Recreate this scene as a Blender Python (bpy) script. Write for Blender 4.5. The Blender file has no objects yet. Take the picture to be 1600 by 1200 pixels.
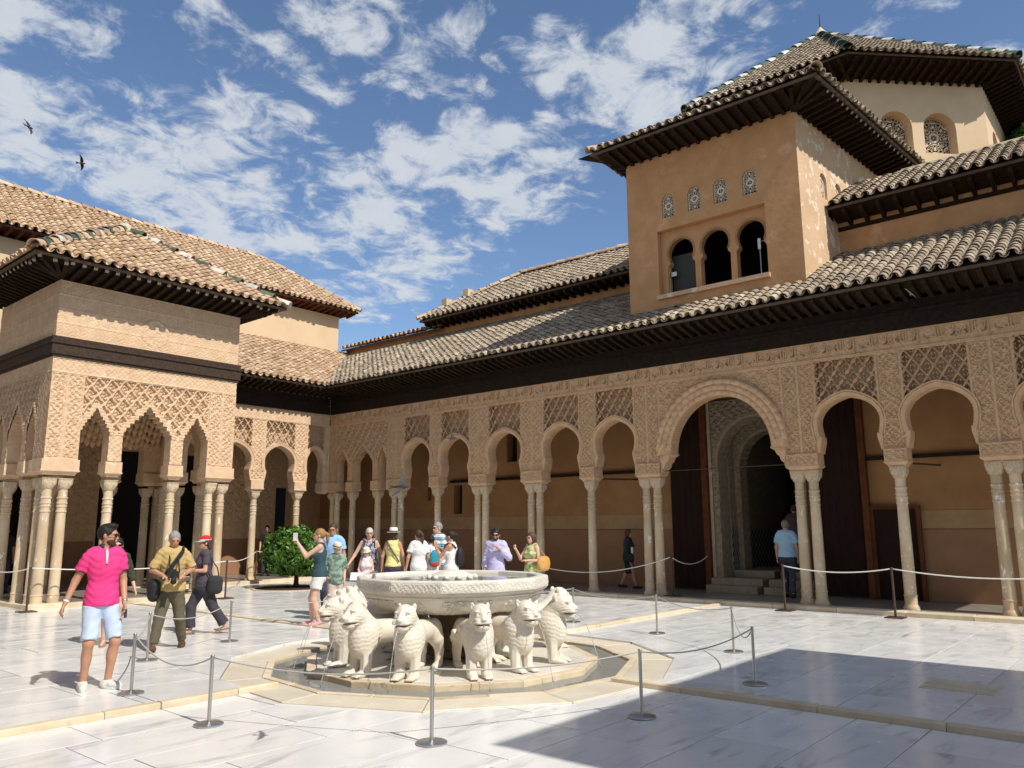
import bpy, math, random
import numpy as np
from mathutils import Vector, Matrix
from mathutils.geometry import tessellate_polygon

random.seed(7)
rng = np.random.default_rng(7)
SC = bpy.context.scene
COL = SC.collection
PI = math.pi
R = math.radians

# ---------------------------------------------------------------- camera
cam_d = bpy.data.cameras.new("camera")
cam = bpy.data.objects.new("camera", cam_d)
COL.objects.link(cam)
SC.camera = cam
CAM_H = 1.75
cam_d.sensor_width = 36.0
cam_d.lens = 27.753
cam_d.clip_end = 1000.0
_p, _y, _r = R(10.184), R(49.838), R(-0.309)
_fw = Vector((math.sin(_y) * math.cos(_p), math.cos(_y) * math.cos(_p), math.sin(_p)))
_rt = Vector((math.cos(_y), -math.sin(_y), 0))
_up = _rt.cross(_fw)
_r2 = _rt * math.cos(_r) + _up * math.sin(_r)
_u2 = -_rt * math.sin(_r) + _up * math.cos(_r)
_m = Matrix.Identity(4)
for _i in range(3):
    _m[_i][0] = _r2[_i]
    _m[_i][1] = _u2[_i]
    _m[_i][2] = -_fw[_i]
_m.translation = (0, 0, CAM_H)
cam.matrix_world = _m

# ---------------------------------------------------------------- sun and sky
SUN_EL, SUN_AZ = R(48.5), R(183.0)       # azimuth clockwise from +Y
sun_dir = Vector((math.sin(SUN_AZ) * math.cos(SUN_EL), math.cos(SUN_AZ) * math.cos(SUN_EL), math.sin(SUN_EL)))
sun_d = bpy.data.lights.new("sun", 'SUN')
sun_d.energy = 4.1
sun_d.angle = R(0.53)
sun_d.color = (1.0, 0.94, 0.84)
sun = bpy.data.objects.new("sun", sun_d)
COL.objects.link(sun)
sun.rotation_euler = sun_dir.to_track_quat('Z', 'Y').to_euler()
sun.location = (0, -30, 40)

world = bpy.data.worlds.new("World")
SC.world = world
world.use_nodes = True
wt = world.node_tree
wt.nodes.clear()
def wn(t, **k):
    n = wt.nodes.new(t)
    for a, b in k.items():
        setattr(n, a, b)
    return n
def wmath(op, a, b=None, clamp=False):
    n = wn('ShaderNodeMath', operation=op, use_clamp=clamp)
    for i, v in enumerate((a, b)):
        if v is None:
            continue
        if isinstance(v, (int, float)):
            n.inputs[i].default_value = v
        else:
            wt.links.new(v, n.inputs[i])
    return n.outputs[0]
sky = wn('ShaderNodeTexSky', sky_type='NISHITA')
sky.sun_disc = False
sky.sun_elevation = SUN_EL
sky.sun_rotation = SUN_AZ
sky.altitude = 700
sky.air_density = 1.0
sky.dust_density = 0.1
sky.ozone_density = 3.4
SKY_STRENGTH = 0.118
tc = wn('ShaderNodeTexCoord')
sep = wn('ShaderNodeSeparateXYZ')
wt.links.new(tc.outputs['Generated'], sep.inputs[0])
zz = wmath('ADD', wmath('MAXIMUM', sep.outputs[2], 0.0), 0.16)
pxn = wmath('DIVIDE', sep.outputs[0], zz)
pyn = wmath('DIVIDE', sep.outputs[1], zz)
cmb = wn('ShaderNodeCombineXYZ')
wt.links.new(pxn, cmb.inputs[0])
wt.links.new(pyn, cmb.inputs[1])
_wp = wn('ShaderNodeTexNoise'); _wp.inputs['Scale'].default_value = 3.2; _wp.inputs['Detail'].default_value = 5.0
wt.links.new(cmb.outputs[0], _wp.inputs['Vector'])
_w1 = wn('ShaderNodeVectorMath', operation='SUBTRACT'); wt.links.new(_wp.outputs['Color'], _w1.inputs[0]); _w1.inputs[1].default_value = (0.5, 0.5, 0.5)
_w2 = wn('ShaderNodeVectorMath', operation='SCALE'); wt.links.new(_w1.outputs[0], _w2.inputs[0]); _w2.inputs['Scale'].default_value = 0.36
warp = wn('ShaderNodeVectorMath', operation='ADD'); wt.links.new(cmb.outputs[0], warp.inputs[0]); wt.links.new(_w2.outputs[0], warp.inputs[1])
def wnoise(scale, detail, rough, dist, off):
    mp = wn('ShaderNodeMapping')
    mp.inputs['Location'].default_value = off
    wt.links.new(cmb.outputs[0], mp.inputs[0])
    n = wn('ShaderNodeTexNoise')
    n.inputs['Scale'].default_value = scale
    n.inputs['Detail'].default_value = detail
    n.inputs['Roughness'].default_value = rough
    n.inputs['Distortion'].default_value = dist
    wt.links.new(mp.outputs[0], n.inputs['Vector'])
    return n.outputs[0]
# cloud field: banks drifting in a sheet, placed where they stand in the sky
BANKS = [
    (0.351, 1.255, 0.142), (0.419, 1.266, 0.116), (0.421, 1.487, 0.182), (0.546, 1.587, 0.268), (0.685, 1.618, 0.333), (0.727, 1.385, 0.263), (0.823, 1.635, 0.404), (0.908, 1.514, 0.326), (1.084, 1.594, 0.232), (0.619, 1.376, 0.126), (0.523, 1.045, 0.089),
    (0.629, 1.075, 0.118), (0.735, 1.102, 0.151), (0.670, 0.927, 0.108), (0.801, 1.136, 0.121), (0.765, 0.885, 0.183), (0.786, 0.819, 0.126), (0.724, 0.931, 0.097), (0.815, 0.991, 0.168), (0.947, 1.126, 0.157), (1.001, 1.271, 0.153), (1.145, 1.311, 0.236),
    (1.315, 1.404, 0.240), (1.064, 1.029, 0.211), (1.099, 0.957, 0.182), (1.260, 1.060, 0.219), (1.191, 0.916, 0.140), (1.162, 1.469, 0.192), (0.948, 0.674, 0.131), (1.032, 0.643, 0.175), (1.159, 0.671, 0.179), (1.046, 0.531, 0.163), (1.153, 0.541, 0.143),
    (1.123, 0.803, 0.145), (1.043, 0.730, 0.129), (1.064, 0.442, 0.107), (1.231, 0.211, 0.107), (1.397, 0.120, 0.101), (0.934, 0.784, 0.051), (0.927, 0.867, 0.091), (1.398, 1.647, 0.242), (1.403, 1.765, 0.212),
]
bank = None
for (bx, by, br) in BANKS:
    d = wn('ShaderNodeVectorMath', operation='DISTANCE')
    wt.links.new(warp.outputs[0], d.inputs[0])
    d.inputs[1].default_value = (bx, by, 0)
    v = wmath('SUBTRACT', 1.0, wmath('DIVIDE', d.outputs['Value'], br), True)
    bank = v if bank is None else wmath('MAXIMUM', bank, v)
# broken cloud added outside the view, whitening the fill light from the sky
far_n = wnoise(1.3, 4.0, 0.5, 0.2, (5.5, 2.2, 1.0))
far_r = wn('ShaderNodeMapRange', interpolation_type='SMOOTHSTEP')
wt.links.new(far_n, far_r.inputs['Value']); far_r.inputs['From Min'].default_value = 0.36; far_r.inputs['From Max'].default_value = 0.58
dt_ = wn('ShaderNodeVectorMath', operation='DOT_PRODUCT')
wt.links.new(tc.outputs['Generated'], dt_.inputs[0]); dt_.inputs[1].default_value = (0.693, 0.585, 0.422)
edge = wn('ShaderNodeMapRange', interpolation_type='SMOOTHSTEP')
wt.links.new(dt_.outputs['Value'], edge.inputs['Value']); edge.inputs['From Min'].default_value = 0.80; edge.inputs['From Max'].default_value = 0.64
bank = wmath('MAXIMUM', bank, wmath('MULTIPLY', far_r.outputs[0], edge.outputs[0]))
n1 = wnoise(4.2, 10.0, 0.62, 0.3, (3.1, 1.7, 0))
n2 = wnoise(11.0, 8.0, 0.66, 0.5, (8.2, 4.4, 2.0))
dens = wmath('ADD', wmath('ADD', wmath('MULTIPLY', n1, 0.75), wmath('MULTIPLY', n2, 0.85)), wmath('MULTIPLY', bank, 0.34))
mr = wn('ShaderNodeMapRange', interpolation_type='SMOOTHSTEP')
wt.links.new(dens, mr.inputs['Value'])
mr.inputs['From Min'].default_value = 0.895
mr.inputs['From Max'].default_value = 1.13
cov = wmath('MULTIPLY', mr.outputs[0], 0.86)
bg1 = wn('ShaderNodeBackground')
bg1.inputs['Strength'].default_value = SKY_STRENGTH
wt.links.new(sky.outputs[0], bg1.inputs['Color'])
bg2 = wn('ShaderNodeBackground')
ramp = wn('ShaderNodeMix', data_type='RGBA')
ramp.inputs['A'].default_value = (0.62, 0.70, 0.80, 1)
ramp.inputs['B'].default_value = (0.86, 0.87, 0.88, 1)
wt.links.new(n2, ramp.inputs['Factor'])
wt.links.new(ramp.outputs['Result'], bg2.inputs['Color'])
bg2.inputs['Strength'].default_value = 0.76
mx = wn('ShaderNodeMixShader')
wt.links.new(cov, mx.inputs[0])
wt.links.new(bg1.outputs[0], mx.inputs[1])
wt.links.new(bg2.outputs[0], mx.inputs[2])
wo = wn('ShaderNodeOutputWorld')
wt.links.new(mx.outputs[0], wo.inputs[0])

SC.view_settings.view_transform = 'Standard'
SC.view_settings.look = 'None'
SC.view_settings.exposure = 0.25
SC.view_settings.gamma = 1.0
SC.view_settings.use_curve_mapping = False
SC.cycles.max_bounces = 8
SC.cycles.diffuse_bounces = 4
SC.cycles.glossy_bounces = 3
SC.cycles.transmission_bounces = 4
SC.cycles.transparent_max_bounces = 8
SC.cycles.caustics_reflective = False
SC.cycles.caustics_refractive = False

# ---------------------------------------------------------------- materials
def mat(name, c1, c2=None, scale=4.0, contrast=0.3, rough=0.7, bump=0.0, bscale=30.0, rnd=0.0, spot=None, spot_scale=2.0,
        spot_at=0.6, metal=0.0, spec=0.4, stretch=(1, 1, 1), detail=5.0, attr=False, bdist=0.02, hue=None, voro=0.0):
    m = bpy.data.materials.new(name)
    m.use_nodes = True
    t = m.node_tree
    b = t.nodes['Principled BSDF']
    def N(tp, **k):
        n = t.nodes.new(tp)
        for a, v in k.items():
            setattr(n, a, v)
        return n
    L = t.links.new
    tcn = N('ShaderNodeTexCoord')
    vec = tcn.outputs['Object']
    info = None
    fr = None
    if rnd or attr or hue:
        info = N('ShaderNodeObjectInfo')
        fr = info.outputs['Random']
        if attr:
            at = N('ShaderNodeAttribute', attribute_name='rnd')
            ad = N('ShaderNodeMath', operation='ADD')
            L(fr, ad.inputs[0]); L(at.outputs['Fac'], ad.inputs[1])
            f2 = N('ShaderNodeMath', operation='FRACT')
            L(ad.outputs[0], f2.inputs[0])
            fr = f2.outputs[0]
        av = N('ShaderNodeVectorMath', operation='ADD')
        sc = N('ShaderNodeMath', operation='MULTIPLY')
        sc.inputs[1].default_value = 37.0
        L(fr, sc.inputs[0])
        cb = N('ShaderNodeCombineXYZ')
        for i in range(3):
            L(sc.outputs[0], cb.inputs[i])
        L(vec, av.inputs[0]); L(cb.outputs[0], av.inputs[1])
        vec = av.outputs[0]
    if stretch != (1, 1, 1):
        mp = N('ShaderNodeMapping')
        mp.inputs['Scale'].default_value = stretch
        L(vec, mp.inputs[0])
        vec = mp.outputs[0]
    c = None
    if c2 is not None:
        n = N('ShaderNodeTexNoise')
        n.inputs['Scale'].default_value = scale
        n.inputs['Detail'].default_value = detail
        n.inputs['Roughness'].default_value = 0.6
        L(vec, n.inputs['Vector'])
        r = N('ShaderNodeMapRange', interpolation_type='SMOOTHSTEP')
        r.inputs['From Min'].default_value = 0.5 - contrast / 2
        r.inputs['From Max'].default_value = 0.5 + contrast / 2
        L(n.outputs[0], r.inputs['Value'])
        x = N('ShaderNodeMix', data_type='RGBA')
        x.inputs['A'].default_value = (*c1, 1)
        x.inputs['B'].default_value = (*c2, 1)
        L(r.outputs[0], x.inputs['Factor'])
        c = x.outputs['Result']
    if hue is not None:
        x = N('ShaderNodeValToRGB')
        el = x.color_ramp.elements
        while len(el) < len(hue):
            el.new(0.5)
        for i, h in enumerate(hue):
            el[i].position = i / (len(hue) - 1)
            el[i].color = (*h, 1)
        L(fr, x.inputs[0])
        if c is None:
            c = x.outputs[0]
        else:
            y = N('ShaderNodeMix', data_type='RGBA', blend_type='MULTIPLY')
            y.inputs['Factor'].default_value = 1.0
            L(c, y.inputs['A']); L(x.outputs[0], y.inputs['B'])
            c = y.outputs['Result']
    if spot is not None:
        n = N('ShaderNodeTexNoise')
        n.inputs['Scale'].default_value = spot_scale
        n.inputs['Detail'].default_value = 6.0
        n.inputs['Roughness'].default_value = 0.65
        L(vec, n.inputs['Vector'])
        r = N('ShaderNodeMapRange', interpolation_type='SMOOTHSTEP')
        r.inputs['From Min'].default_value = spot_at
        r.inputs['From Max'].default_value = spot_at + 0.08
        L(n.outputs[0], r.inputs['Value'])
        x = N('ShaderNodeMix', data_type='RGBA')
        x.inputs['B'].default_value = (*spot, 1)
        if c is None:
            x.inputs['A'].default_value = (*c1, 1)
        else:
            L(c, x.inputs['A'])
        L(r.outputs[0], x.inputs['Factor'])
        c = x.outputs['Result']
    if rnd:
        mr_ = N('ShaderNodeMapRange')
        mr_.inputs['To Min'].default_value = 1 - rnd
        mr_.inputs['To Max'].default_value = 1 + rnd * 0.5
        L(fr, mr_.inputs['Value'])
        h = N('ShaderNodeHueSaturation')
        L(mr_.outputs[0], h.inputs['Value'])
        if c is None:
            h.inputs['Color'].default_value = (*c1, 1)
        else:
            L(c, h.inputs['Color'])
        c = h.outputs[0]
    if c is None:
        b.inputs['Base Color'].default_value = (*c1, 1)
    else:
        L(c, b.inputs['Base Color'])
    b.inputs['Roughness'].default_value = rough
    b.inputs['Metallic'].default_value = metal
    b.inputs['Specular IOR Level'].default_value = spec
    if bump:
        if voro:
            n = N('ShaderNodeTexVoronoi', feature='SMOOTH_F1')
            n.inputs['Scale'].default_value = voro
            out = n.outputs['Distance']
        else:
            n = N('ShaderNodeTexNoise')
            n.inputs['Scale'].default_value = bscale
            n.inputs['Detail'].default_value = 5.0
            out = n.outputs[0]
        L(vec, n.inputs['Vector'])
        bp = N('ShaderNodeBump')
        bp.inputs['Strength'].default_value = bump
        bp.inputs['Distance'].default_value = bdist
        L(out, bp.inputs['Height'])
        L(bp.outputs[0], b.inputs['Normal'])
    return m

MT = {}
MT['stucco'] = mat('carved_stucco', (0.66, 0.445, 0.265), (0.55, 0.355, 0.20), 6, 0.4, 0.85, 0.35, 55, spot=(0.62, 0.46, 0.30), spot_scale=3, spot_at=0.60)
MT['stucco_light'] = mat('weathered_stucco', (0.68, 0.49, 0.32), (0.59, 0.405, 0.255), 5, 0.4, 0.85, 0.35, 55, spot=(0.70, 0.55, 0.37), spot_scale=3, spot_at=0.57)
MT['plaster'] = mat('ochre_plaster', (0.57, 0.318, 0.150), (0.46, 0.25, 0.112), 1.9, 0.5, 0.9, 0.35, 7, spot=(0.61, 0.37, 0.20), spot_scale=1.3, spot_at=0.58)
MT['plaster_worn'] = mat('worn_plaster', (0.66, 0.46, 0.29), (0.56, 0.37, 0.22), 1.6, 0.5, 0.9, 0.3, 14, spot=(0.76, 0.64, 0.50), spot_scale=3.2, spot_at=0.53, detail=10)
MT['plaster_pale'] = mat('pale_plaster', (0.68, 0.52, 0.34), (0.62, 0.46, 0.29), 1.2, 0.5, 0.9, 0.12, 10)
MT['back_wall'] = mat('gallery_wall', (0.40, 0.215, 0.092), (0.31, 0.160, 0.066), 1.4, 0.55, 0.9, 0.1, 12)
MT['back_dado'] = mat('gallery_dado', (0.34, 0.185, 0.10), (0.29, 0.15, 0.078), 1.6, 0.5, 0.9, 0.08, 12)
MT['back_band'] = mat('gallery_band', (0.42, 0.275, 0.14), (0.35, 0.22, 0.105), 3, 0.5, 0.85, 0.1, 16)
MT['wood'] = mat('dark_timber', (0.038, 0.022, 0.012), (0.018, 0.011, 0.006), 5, 0.5, 0.85, spec=0.15, bump=0.4, bscale=40, rnd=0.25, stretch=(1, 1, 4))
MT['beam'] = mat('carved_beam', (0.030, 0.019, 0.012), (0.016, 0.010, 0.007), 9, 0.5, 0.85, 0.6, 60, spec=0.15)
MT['beam_grey'] = mat('sunlit_beam', (0.075, 0.050, 0.036), (0.040, 0.027, 0.020), 14, 0.5, 0.85, 0.6, 60, spec=0.15, spot=(0.16, 0.12, 0.09), spot_scale=9, spot_at=0.66)  # lighter copy of the beam timber, for the pavilion beam in sun
MT['wood_red'] = mat('red_timber', (0.15, 0.050, 0.020), (0.095, 0.032, 0.014), 5, 0.5, 0.85, 0.3, 40, rnd=0.2, spec=0.15)
MT['door'] = mat('door_timber', (0.030, 0.013, 0.007), (0.018, 0.008, 0.005), 7, 0.5, 0.8, 0.4, 30, spec=0.2, stretch=(1, 1, 0.3))
MT['marble_col'] = mat('column_marble', (0.66, 0.54, 0.38), (0.49, 0.35, 0.20), 2.2, 0.55, 0.5, 0.1, 20, rnd=0.16, spot=(0.84, 0.80, 0.72), spot_scale=9, spot_at=0.585, stretch=(1, 1, 0.5))
MT['marble_lion'] = mat('lion_marble', (0.74, 0.69, 0.60), (0.67, 0.60, 0.49), 3.0, 0.5, 0.5, 0.12, 45, rnd=0.06, spot=(0.58, 0.45, 0.29), spot_scale=2.2, spot_at=0.66)
MT['marble_basin'] = mat('basin_marble', (0.72, 0.68, 0.60), (0.60, 0.56, 0.49), 3.0, 0.45, 0.5, 0.10, 40, stretch=(1, 1, 5), spot=(0.56, 0.50, 0.41), spot_scale=2.0, spot_at=0.62)
MT['stem'] = mat('stained_stone', (0.30, 0.22, 0.14), (0.20, 0.14, 0.085), 6, 0.5, 0.8, 0.2, 30)
MT['kerb'] = mat('kerb_stone', (0.68, 0.58, 0.43), (0.55, 0.44, 0.28), 3.5, 0.5, 0.7, 0.25, 25, rnd=0.15, spot=(0.42, 0.31, 0.18), spot_scale=4, spot_at=0.63)
MT['pool_stone'] = mat('wet_stone', (0.66, 0.58, 0.43), (0.52, 0.44, 0.28), 4, 0.5, 0.35, 0.15, 20)
MT['tan_tile'] = mat('terracotta_tile', (0.86, 0.80, 0.74), (0.62, 0.55, 0.47), 9, 0.5, 0.85, 0.3, 40, attr=True, rnd=0.20,
                     hue=[(0.58, 0.40, 0.26), (0.76, 0.59, 0.41), (0.66, 0.47, 0.32), (0.84, 0.71, 0.54), (0.56, 0.42, 0.30), (0.80, 0.64, 0.46)])
MT['grey_tile'] = mat('lichened_tile', (0.86, 0.84, 0.80), (0.50, 0.46, 0.40), 9, 0.5, 0.85, 0.35, 40, attr=True, rnd=0.18,
                      hue=[(0.40, 0.33, 0.26), (0.56, 0.48, 0.37), (0.34, 0.29, 0.24), (0.60, 0.50, 0.38), (0.44, 0.35, 0.26), (0.62, 0.56, 0.47)])
MT['bed'] = mat('roof_mortar', (0.13, 0.09, 0.06), (0.08, 0.055, 0.04), 6, 0.5, 0.95)
MT['glaze_green'] = mat('green_glaze', (0.035, 0.085, 0.050), (0.12, 0.15, 0.10), 6, 0.5, 0.3, rnd=0.3)
MT['glaze_teal'] = mat('teal_glaze', (0.025, 0.085, 0.075), (0.09, 0.14, 0.12), 6, 0.5, 0.3, rnd=0.3)
MT['glaze_white'] = mat('white_glaze', (0.75, 0.72, 0.65), (0.50, 0.46, 0.38), 5, 0.4, 0.35, rnd=0.2)
MT['flash'] = mat('lead_flashing', (0.42, 0.44, 0.46), (0.30, 0.31, 0.32), 5, 0.5, 0.5)
MT['dark'] = mat('interior_shade_black', (0.012, 0.010, 0.009), rough=0.9)  # near-black: the shade of unlit rooms put into the colour
MT['screen'] = mat('window_screen', (0.68, 0.58, 0.45), (0.58, 0.48, 0.36), 6, 0.5, 0.85)
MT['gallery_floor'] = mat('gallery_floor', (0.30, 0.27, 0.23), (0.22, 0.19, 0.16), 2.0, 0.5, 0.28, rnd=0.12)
MT['steel'] = mat('brushed_steel', (0.50, 0.48, 0.45), rough=0.35, metal=0.9)
MT['rust_iron'] = mat('brown_iron', (0.10, 0.065, 0.045), (0.06, 0.04, 0.03), 12, 0.5, 0.6, metal=0.3)
MT['rope'] = mat('white_rope', (0.72, 0.70, 0.64), rough=0.8)
MT['rope_grey'] = mat('grey_cord', (0.42, 0.40, 0.36), rough=0.7)
MT['soil'] = mat('dark_soil', (0.05, 0.035, 0.022), (0.03, 0.02, 0.013), 10, 0.5, 0.95, 0.6, 30)
MT['bark'] = mat('bark', (0.07, 0.05, 0.035), (0.04, 0.028, 0.02), 14, 0.5, 0.9, 0.5, 40)

def marble():
    m = bpy.data.materials.new('floor_marble')
    m.use_nodes = True
    t = m.node_tree
    b = t.nodes['Principled BSDF']
    L = t.links.new
    def N(tp, **k):
        n = t.nodes.new(tp)
        for a, v in k.items():
            setattr(n, a, v)
        return n
    tcn = N('ShaderNodeTexCoord'); info = N('ShaderNodeObjectInfo')
    mul = N('ShaderNodeMath', operation='MULTIPLY'); mul.inputs[1].default_value = 91.0
    L(info.outputs['Random'], mul.inputs[0])
    cb = N('ShaderNodeCombineXYZ')
    L(mul.outputs[0], cb.inputs[0]); L(mul.outputs[0], cb.inputs[1]); L(mul.outputs[0], cb.inputs[2])
    av = N('ShaderNodeVectorMath', operation='ADD')
    L(tcn.outputs['Object'], av.inputs[0]); L(cb.outputs[0], av.inputs[1])
    rot = N('ShaderNodeMapping')
    rot.inputs['Scale'].default_value = (0.8, 3.6, 1)
    rot.inputs['Rotation'].default_value = (0, 0, 0.55)
    L(av.outputs[0], rot.inputs[0])
    n1 = N('ShaderNodeTexNoise'); n1.inputs['Scale'].default_value = 1.1; n1.inputs['Detail'].default_value = 8; n1.inputs['Roughness'].default_value = 0.62; n1.inputs['Distortion'].default_value = 0.7
    L(rot.outputs[0], n1.inputs['Vector'])
    r1 = N('ShaderNodeMapRange', interpolation_type='SMOOTHSTEP'); r1.inputs['From Min'].default_value = 0.53; r1.inputs['From Max'].default_value = 0.72
    L(n1.outputs[0], r1.inputs['Value'])
    x = N('ShaderNodeMix', data_type='RGBA')
    x.inputs['A'].default_value = (0.74, 0.735, 0.715, 1); x.inputs['B'].default_value = (0.46, 0.465, 0.46, 1)
    L(r1.outputs[0], x.inputs['Factor'])
    n2 = N('ShaderNodeTexNoise'); n2.inputs['Scale'].default_value = 0.9; n2.inputs['Detail'].default_value = 6; n2.inputs['Roughness'].default_value = 0.6
    L(tcn.outputs['Object'], n2.inputs['Vector'])
    r2 = N('ShaderNodeMapRange', interpolation_type='SMOOTHSTEP'); r2.inputs['From Min'].default_value = 0.56; r2.inputs['From Max'].default_value = 0.80; r2.inputs['To Max'].default_value = 0.6
    L(n2.outputs[0], r2.inputs['Value'])
    y = N('ShaderNodeMix', data_type='RGBA')
    y.inputs['B'].default_value = (0.55, 0.50, 0.40, 1)
    L(x.outputs['Result'], y.inputs['A']); L(r2.outputs[0], y.inputs['Factor'])
    mr_ = N('ShaderNodeMapRange'); mr_.inputs['To Min'].default_value = 0.93; mr_.inputs['To Max'].default_value = 1.04
    L(info.outputs['Random'], mr_.inputs['Value'])
    h = N('ShaderNodeHueSaturation'); L(mr_.outputs[0], h.inputs['Value']); L(y.outputs['Result'], h.inputs['Color'])
    L(h.outputs[0], b.inputs['Base Color'])
    n3 = N('ShaderNodeTexNoise'); n3.inputs['Scale'].default_value = 3.0; n3.inputs['Detail'].default_value = 6
    L(av.outputs[0], n3.inputs['Vector'])
    r3 = N('ShaderNodeMapRange'); r3.inputs['From Min'].default_value = 0.3; r3.inputs['From Max'].default_value = 0.7; r3.inputs['To Min'].default_value = 0.13; r3.inputs['To Max'].default_value = 0.30
    L(n3.outputs[0], r3.inputs['Value']); L(r3.outputs[0], b.inputs['Roughness'])
    b.inputs['Specular IOR Level'].default_value = 0.5
    bp = N('ShaderNodeBump'); bp.inputs['Strength'].default_value = 0.03; bp.inputs['Distance'].default_value = 0.02
    L(n3.outputs[0], bp.inputs['Height']); L(bp.outputs[0], b.inputs['Normal'])
    return m
MT['marble'] = marble()

# ---------------------------------------------------------------- mesh tools
WOFF = {}
def make_mesh(name, V, Fs, smooth=False, attr=None):
    V = np.asarray(V, dtype=np.float64).reshape(-1, 3)
    Fs = [np.asarray(f, dtype=np.int32) for f in Fs if len(f)]
    me = bpy.data.meshes.new(name)
    nl = sum(f.size for f in Fs)
    nf = sum(len(f) for f in Fs)
    me.vertices.add(len(V))
    me.vertices.foreach_set('co', V.ravel())
    me.loops.add(nl)
    me.loops.foreach_set('vertex_index', np.concatenate([f.ravel() for f in Fs]) if Fs else np.zeros(0, np.int32))
    me.polygons.add(nf)
    tot = np.concatenate([np.full(len(f), f.shape[1], np.int32) for f in Fs])
    st = np.concatenate([[0], np.cumsum(tot)[:-1]]).astype(np.int32)
    me.polygons.foreach_set('loop_start', st)
    try:
        me.polygons.foreach_set('loop_total', tot)
    except Exception:
        pass
    me.polygons.foreach_set('use_smooth', np.full(nf, bool(smooth)))
    if attr is not None:
        a = me.attributes.new('rnd', 'FLOAT', 'POINT')
        a.data.foreach_set('value', np.asarray(attr, np.float32))
    me.update(calc_edges=True)
    return me

class MB:
    def __init__(s):
        s.v = []; s.n = 0; s.f = {}; s.a = []
    def add(s, V, F, a=None):
        V = np.asarray(V, float).reshape(-1, 3)
        for f in F:
            f = np.asarray(f, np.int32)
            if f.ndim == 1:
                f = f[None]
            s.f.setdefault(f.shape[1], []).append(f + s.n)
        s.v.append(V); s.n += len(V)
        if a is not None:
            s.a.append(np.full(len(V), a))
        return s
    def box(s, x0, x1, y0, y1, z0, z1):
        V = [(x, y, z) for z in (z0, z1) for y in (y0, y1) for x in (x0, x1)]
        return s.add(V, [[(0, 2, 3, 1), (4, 5, 7, 6), (0, 1, 5, 4), (2, 6, 7, 3), (0, 4, 6, 2), (1, 3, 7, 5)]])
    def obox(s, M, x0, x1, y0, y1, z0, z1):
        V = np.array([(x, y, z, 1) for z in (z0, z1) for y in (y0, y1) for x in (x0, x1)], float) @ np.array(M).T
        return s.add(V[:, :3], [[(0, 2, 3, 1), (4, 5, 7, 6), (0, 1, 5, 4), (2, 6, 7, 3), (0, 4, 6, 2), (1, 3, 7, 5)]])
    def bbox(s, x0, x1, y0, y1, z0, z1, b):
        """box with its top edges chamfered"""
        V = [(x0, y0, z0), (x1, y0, z0), (x1, y1, z0), (x0, y1, z0), (x0, y0, z1 - b), (x1, y0, z1 - b), (x1, y1, z1 - b), (x0, y1, z1 - b),
             (x0 + b, y0 + b, z1), (x1 - b, y0 + b, z1), (x1 - b, y1 - b, z1), (x0 + b, y1 - b, z1)]
        return s.add(V, [[(3, 2, 1, 0), (0, 1, 5, 4), (1, 2, 6, 5), (2, 3, 7, 6), (3, 0, 4, 7), (4, 5, 9, 8), (5, 6, 10, 9), (6, 7, 11, 10), (7, 4, 8, 11), (8, 9, 10, 11)]])
    def lathe(s, prof, seg=24, c=(0, 0, 0), cap=True, phase=0.0):
        n = len(prof)
        a = np.arange(seg) * 2 * PI / seg + phase
        pr = np.array(prof, float)
        V = np.stack([np.outer(pr[:, 0], np.cos(a)) + c[0], np.outer(pr[:, 0], np.sin(a)) + c[1], np.repeat(pr[:, 1:2] + c[2], seg, 1)], -1).reshape(-1, 3)
        F = []
        for i in range(n - 1):
            k = np.arange(seg); k2 = (k + 1) % seg
            F.append(np.stack([i * seg + k, i * seg + k2, (i + 1) * seg + k2, (i + 1) * seg + k], 1))
        s.add(V, F)
        if cap:
            base = s.n - len(V)
            s.f.setdefault(seg, []).append(np.array([[base + k for k in range(seg)][::-1]], np.int32))
            s.f.setdefault(seg, []).append(np.array([[base + (n - 1) * seg + k for k in range(seg)]], np.int32))
        return s
    def tube(s, pts, r, seg=8, cap=True):
        P = [Vector(p) for p in pts]
        n = len(P)
        rs = r if hasattr(r, '__len__') else [r] * n
        V = []
        pn = None
        for i in range(n):
            d = (P[min(i + 1, n - 1)] - P[max(i - 1, 0)]).normalized()
            if pn is None:
                pn = d.orthogonal().normalized()
            else:
                pn = (pn - d * pn.dot(d)).normalized()
            b = d.cross(pn)
            for k in range(seg):
                a = 2 * PI * k / seg
                V.append(P[i] + (pn * math.cos(a) + b * math.sin(a)) * rs[i])
        F = []
        for i in range(n - 1):
            k = np.arange(seg); k2 = (k + 1) % seg
            F.append(np.stack([i * seg + k, i * seg + k2, (i + 1) * seg + k2, (i + 1) * seg + k], 1))
        if cap:
            F.append(np.array([list(range(seg))[::-1]])); F.append(np.array([[(n - 1) * seg + k for k in range(seg)]]))
        return s.add(V, F)
    def prism(s, poly, fmap, h0, h1):
        """poly: 2D outline (ccw); fmap(u,v,h)->xyz"""
        n = len(poly)
        V = [fmap(u, v, h0) for u, v in poly] + [fmap(u, v, h1) for u, v in poly]
        tri = tessellate_polygon([[Vector((u, v, 0)) for u, v in poly]])
        F = [np.array([t for t in tri]) + n, np.array([t[::-1] for t in tri])]
        k = np.arange(n); k2 = (k + 1) % n
        F.append(np.stack([k, k2, k2 + n, k + n], 1))
        return s.add(V, F)
    def mesh(s, name, smooth=False):
        Fs = [np.concatenate(v) for k, v in sorted(s.f.items())]
        V = np.concatenate(s.v)
        return make_mesh(name, V, Fs, smooth, np.concatenate(s.a) if s.a else None)

def fix_normals(me):
    import bmesh
    bm = bmesh.new(); bm.from_mesh(me)
    bmesh.ops.recalc_face_normals(bm, faces=bm.faces)
    bm.to_mesh(me); bm.free()

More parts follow.
